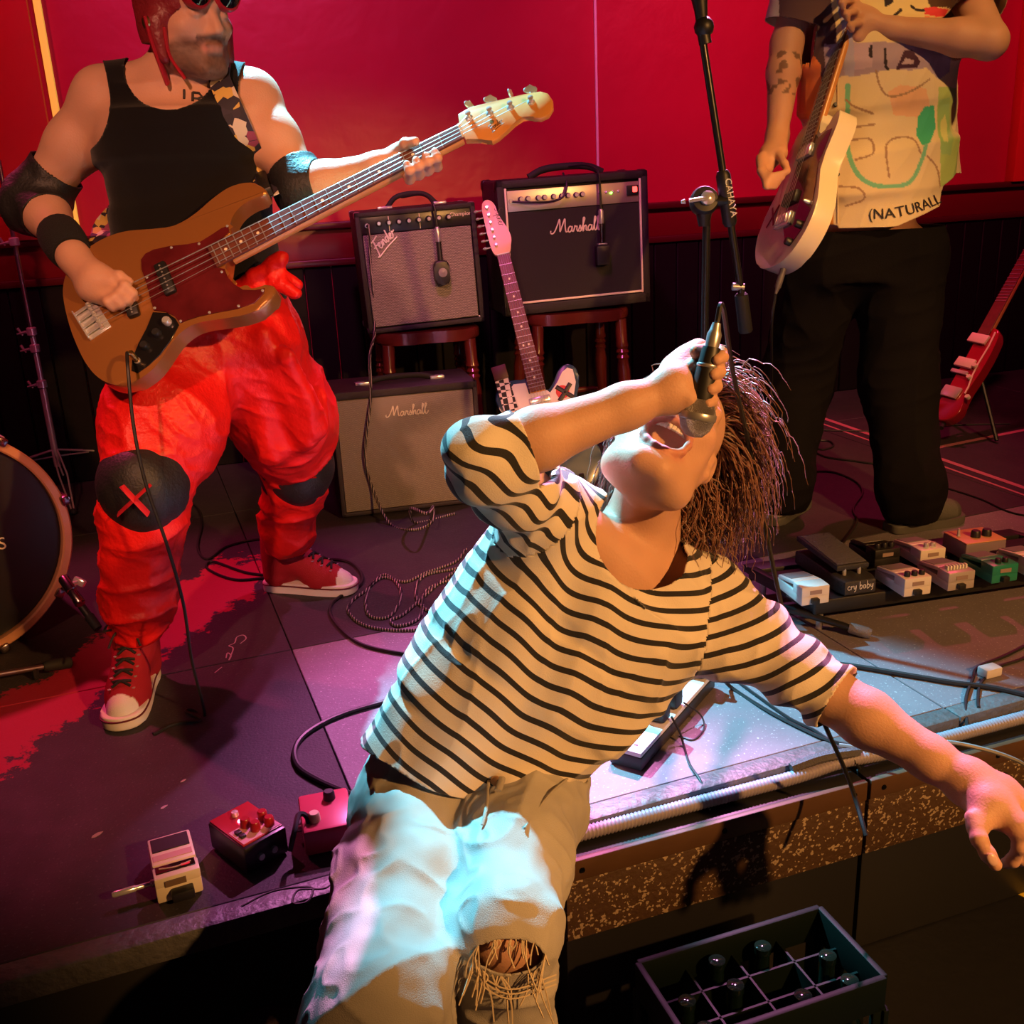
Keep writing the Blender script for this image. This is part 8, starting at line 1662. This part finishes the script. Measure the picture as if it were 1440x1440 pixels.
def crate():
    z = -0.16; a, c, e = gp(1192, 1316, z), gp(1245, 1372, z), gp(1010, 1440, z); u = nz(c-a); w = float(np.linalg.norm(c-a)); dl = nz(e-c); dl = nz(dl-u*(dl@u)); l = 0.36
    M = frame(c, dl, -u); w = max(w, 0.18); M[:3, 2] = (0, 0, 1); 
    r = thing('plastic_crate', 'dark green plastic bottle crate on the floor below the stage', 'crate', (c[0], c[1], FLOORZ)); GC = mat('dark_green_crate', (0.002, 0.006, 0.004), 0.6, spec=0.15); h = z-FLOORZ
    iy = 1 if ((M@np.array([0, w, 0, 1]))[:3]-a)@((M@np.array([0, w, 0, 1]))[:3]-a) < ((M@np.array([0, -w, 0, 1]))[:3]-a)@((M@np.array([0, -w, 0, 1]))[:3]-a) else -1
    for (x0, y0, x1, y1) in ((0, 0, l, 0), (0, w, l, w), (0, 0, 0, w), (l, 0, l, w)):
        b = MB(); b.box(((x0+x1)/2, iy*(y0+y1)/2, -h*0.12), (max(abs(x1-x0), 0.012), max(abs(y1-y0), 0.012), h*0.24), 0.003, M=M); b.build('rim', GC, r)
        b = MB(); b.box(((x0+x1)/2, iy*(y0+y1)/2, -h*0.86), (max(abs(x1-x0), 0.010), max(abs(y1-y0), 0.010), h*0.27), 0.003, M=M); b.build('lower_wall', GC, r)
        for t in (0.02, 0.35, 0.65, 0.98):
            b = MB(); b.box((x0+(x1-x0)*t, iy*(y0+(y1-y0)*t), -h*0.5), (0.03 if x1 != x0 else 0.011, 0.03 if y1 != y0 else 0.011, h*0.55), 0.003, M=M); b.build('pillar', GC, r)
    b = MB(); b.box((l/2, iy*w/2, -h+0.006), (l, w, 0.010), 0.002, M=M); b.build('bottom', GC, r)
    for k in range(1, 4):
        b = MB(); b.box((l*k/4, iy*w/2, -h*0.35), (0.004, w, h*0.4), M=M); b.build('divider', GC, r)
    for k in range(1, 3):
        b = MB(); b.box((l/2, iy*w*k/3, -h*0.35), (l, 0.004, h*0.4), M=M); b.build('divider', GC, r)
    BG = mat('bottle_glass', (0.003, 0.008, 0.005), 0.06)
    for i in range(4):
        for k in range(3):
            if (i+k) % 3 == 2: continue
            c3 = (M@np.array([l*(i+0.5)/4, iy*w*(k+0.5)/3, -h+0.012, 1]))[:3]; b = MB(); b.lathe([(0.028, 0), (0.030, 0.01), (0.030, 0.13), (0.026, 0.16), (0.013, 0.20), (0.0125, 0.235), (0.0145, 0.237), (0.0145, 0.25), (0.011, 0.252)], 16, 0, M=mat4(t=c3)); b.build('bottle', BG, label='empty green glass bottle standing in the dark plastic crate', cat='bottle', group='bottles in the crate')
crate()
def small_things():
    b = MB(); p = gp(1427, 1250, FLOORZ+0.001); M = frame(p, CR*np.array([1, 1, 0])-0.8*np.array([0, 1.0, 0]), np.array([0, 1.0, 0])); 
    zz = -0.30
    c = gp(1418, 1246, FLOORZ); q = gp(1440, 1256, FLOORZ); y = nz(q-c); b = MB(); b.box((0.03, 0, 0.001), (0.09, 0.028, 0.0016), M=frame(c, y, np.array([-y[1], y[0], 0]))); b.build('yellow_tape_strip', mat('yellow_tape', rough=0.5), label='short strip of yellow tape on the dark floor', cat='tape')
    M = frame(gp(1391, 950, 0.0), E, NV); b = MB(); b.box((0, 0, 0.012), (0.045, 0.03, 0.022), 0.004, M=M); b.build('tape_block', mat('white_tape', (0.62, 0.58, 0.58), 0.6), label='small white block taped on the cable at the stage front', cat='block')
    # worn chalk scribble and paint chips on the deck
    CHK = mat('pale_chalk', (0.42, 0.30, 0.36), 0.9)
    b = MB()
    for s in ([(302, 946), (312, 938)], [(318, 925), (320, 918), (325, 922), (322, 928), (328, 912), (322, 908), (330, 904), (333, 896), (342, 893), (346, 898), (338, 905)]):
        b.tube([gp(*p, 0.0006) for p in smooth_path([(*q, 0) for q in s], 5)] if False else [gp(q[0], q[1], 0.0006) for q in smooth_path([(*q, 0) for q in s], 5)], 0.0016, 4, flat=0.4)
    b.build('chalk_scribble', CHK, label='pale scribble worn into the dark stage deck', cat='mark')
    for i, (px, py, s, lab) in enumerate(((137, 1174, 0.012, 'leaf shaped pale scrap on the dark stage deck'), (231, 1135, 0.008, 'pale speck of paint near the drive pedal row'), (360, 1144, 0.007, 'small pale chip beyond the red topped pedal'), (224, 1302, 0.006, 'tiny pale chip close to the stage edge'), (258, 1098, 0.007, 'narrow pale flake in the middle of the dark deck'))):
        M = frame(gp(px, py, 0.0004), np.array([0.6, 0.8, 0]), np.array([-0.8, 0.6, 0])); O = [(1, 0), (0.3, 0.45), (-0.6, 0.4), (-1, 0), (-0.5, -0.35), (0.4, -0.3)]
        b = MB(); b.prism([(x*s, y*s) for x, y in O], 0, 0.0008, M=M); b.build('paint_chip', CHK, label=lab, cat='scrap', group='pale scraps on the deck')
    # crumpled dark cloth at the foot of the stage
    S = Body(); 
    P = [gp(x, y, -0.28) for x, y in ((225, 1465), (270, 1440), (315, 1418), (350, 1422), (372, 1450))]
    for i in range(4): S.cone(P[i], P[i+1], 0.055, 0.06, 0.05)
    for i in range(5): S.cone(P[i], P[i]*np.array([1, 1, 0])+np.array([0.0, -0.03, FLOORZ+0.06]), 0.06, 0.08, 0.06)
    v, q = S.mesh(0.008); v = v+normals(v, q)*(0.014*ridged(v, 9, (1, 0.3, 0.2), 3, 2)+0.006*vnoise(v, 16, 3)-0.008)[:, None]; v[:, 2] = np.maximum(v[:, 2], FLOORZ+0.001)
    skin_obj('crumpled_cloth', v, q, mat('dark_plum_cloth', (0.045, 0.020, 0.032), 0.7, bump=0.2, bscale=200), label='dark crumpled cloth on the floor in front of the stage', cat='jacket')
small_things()
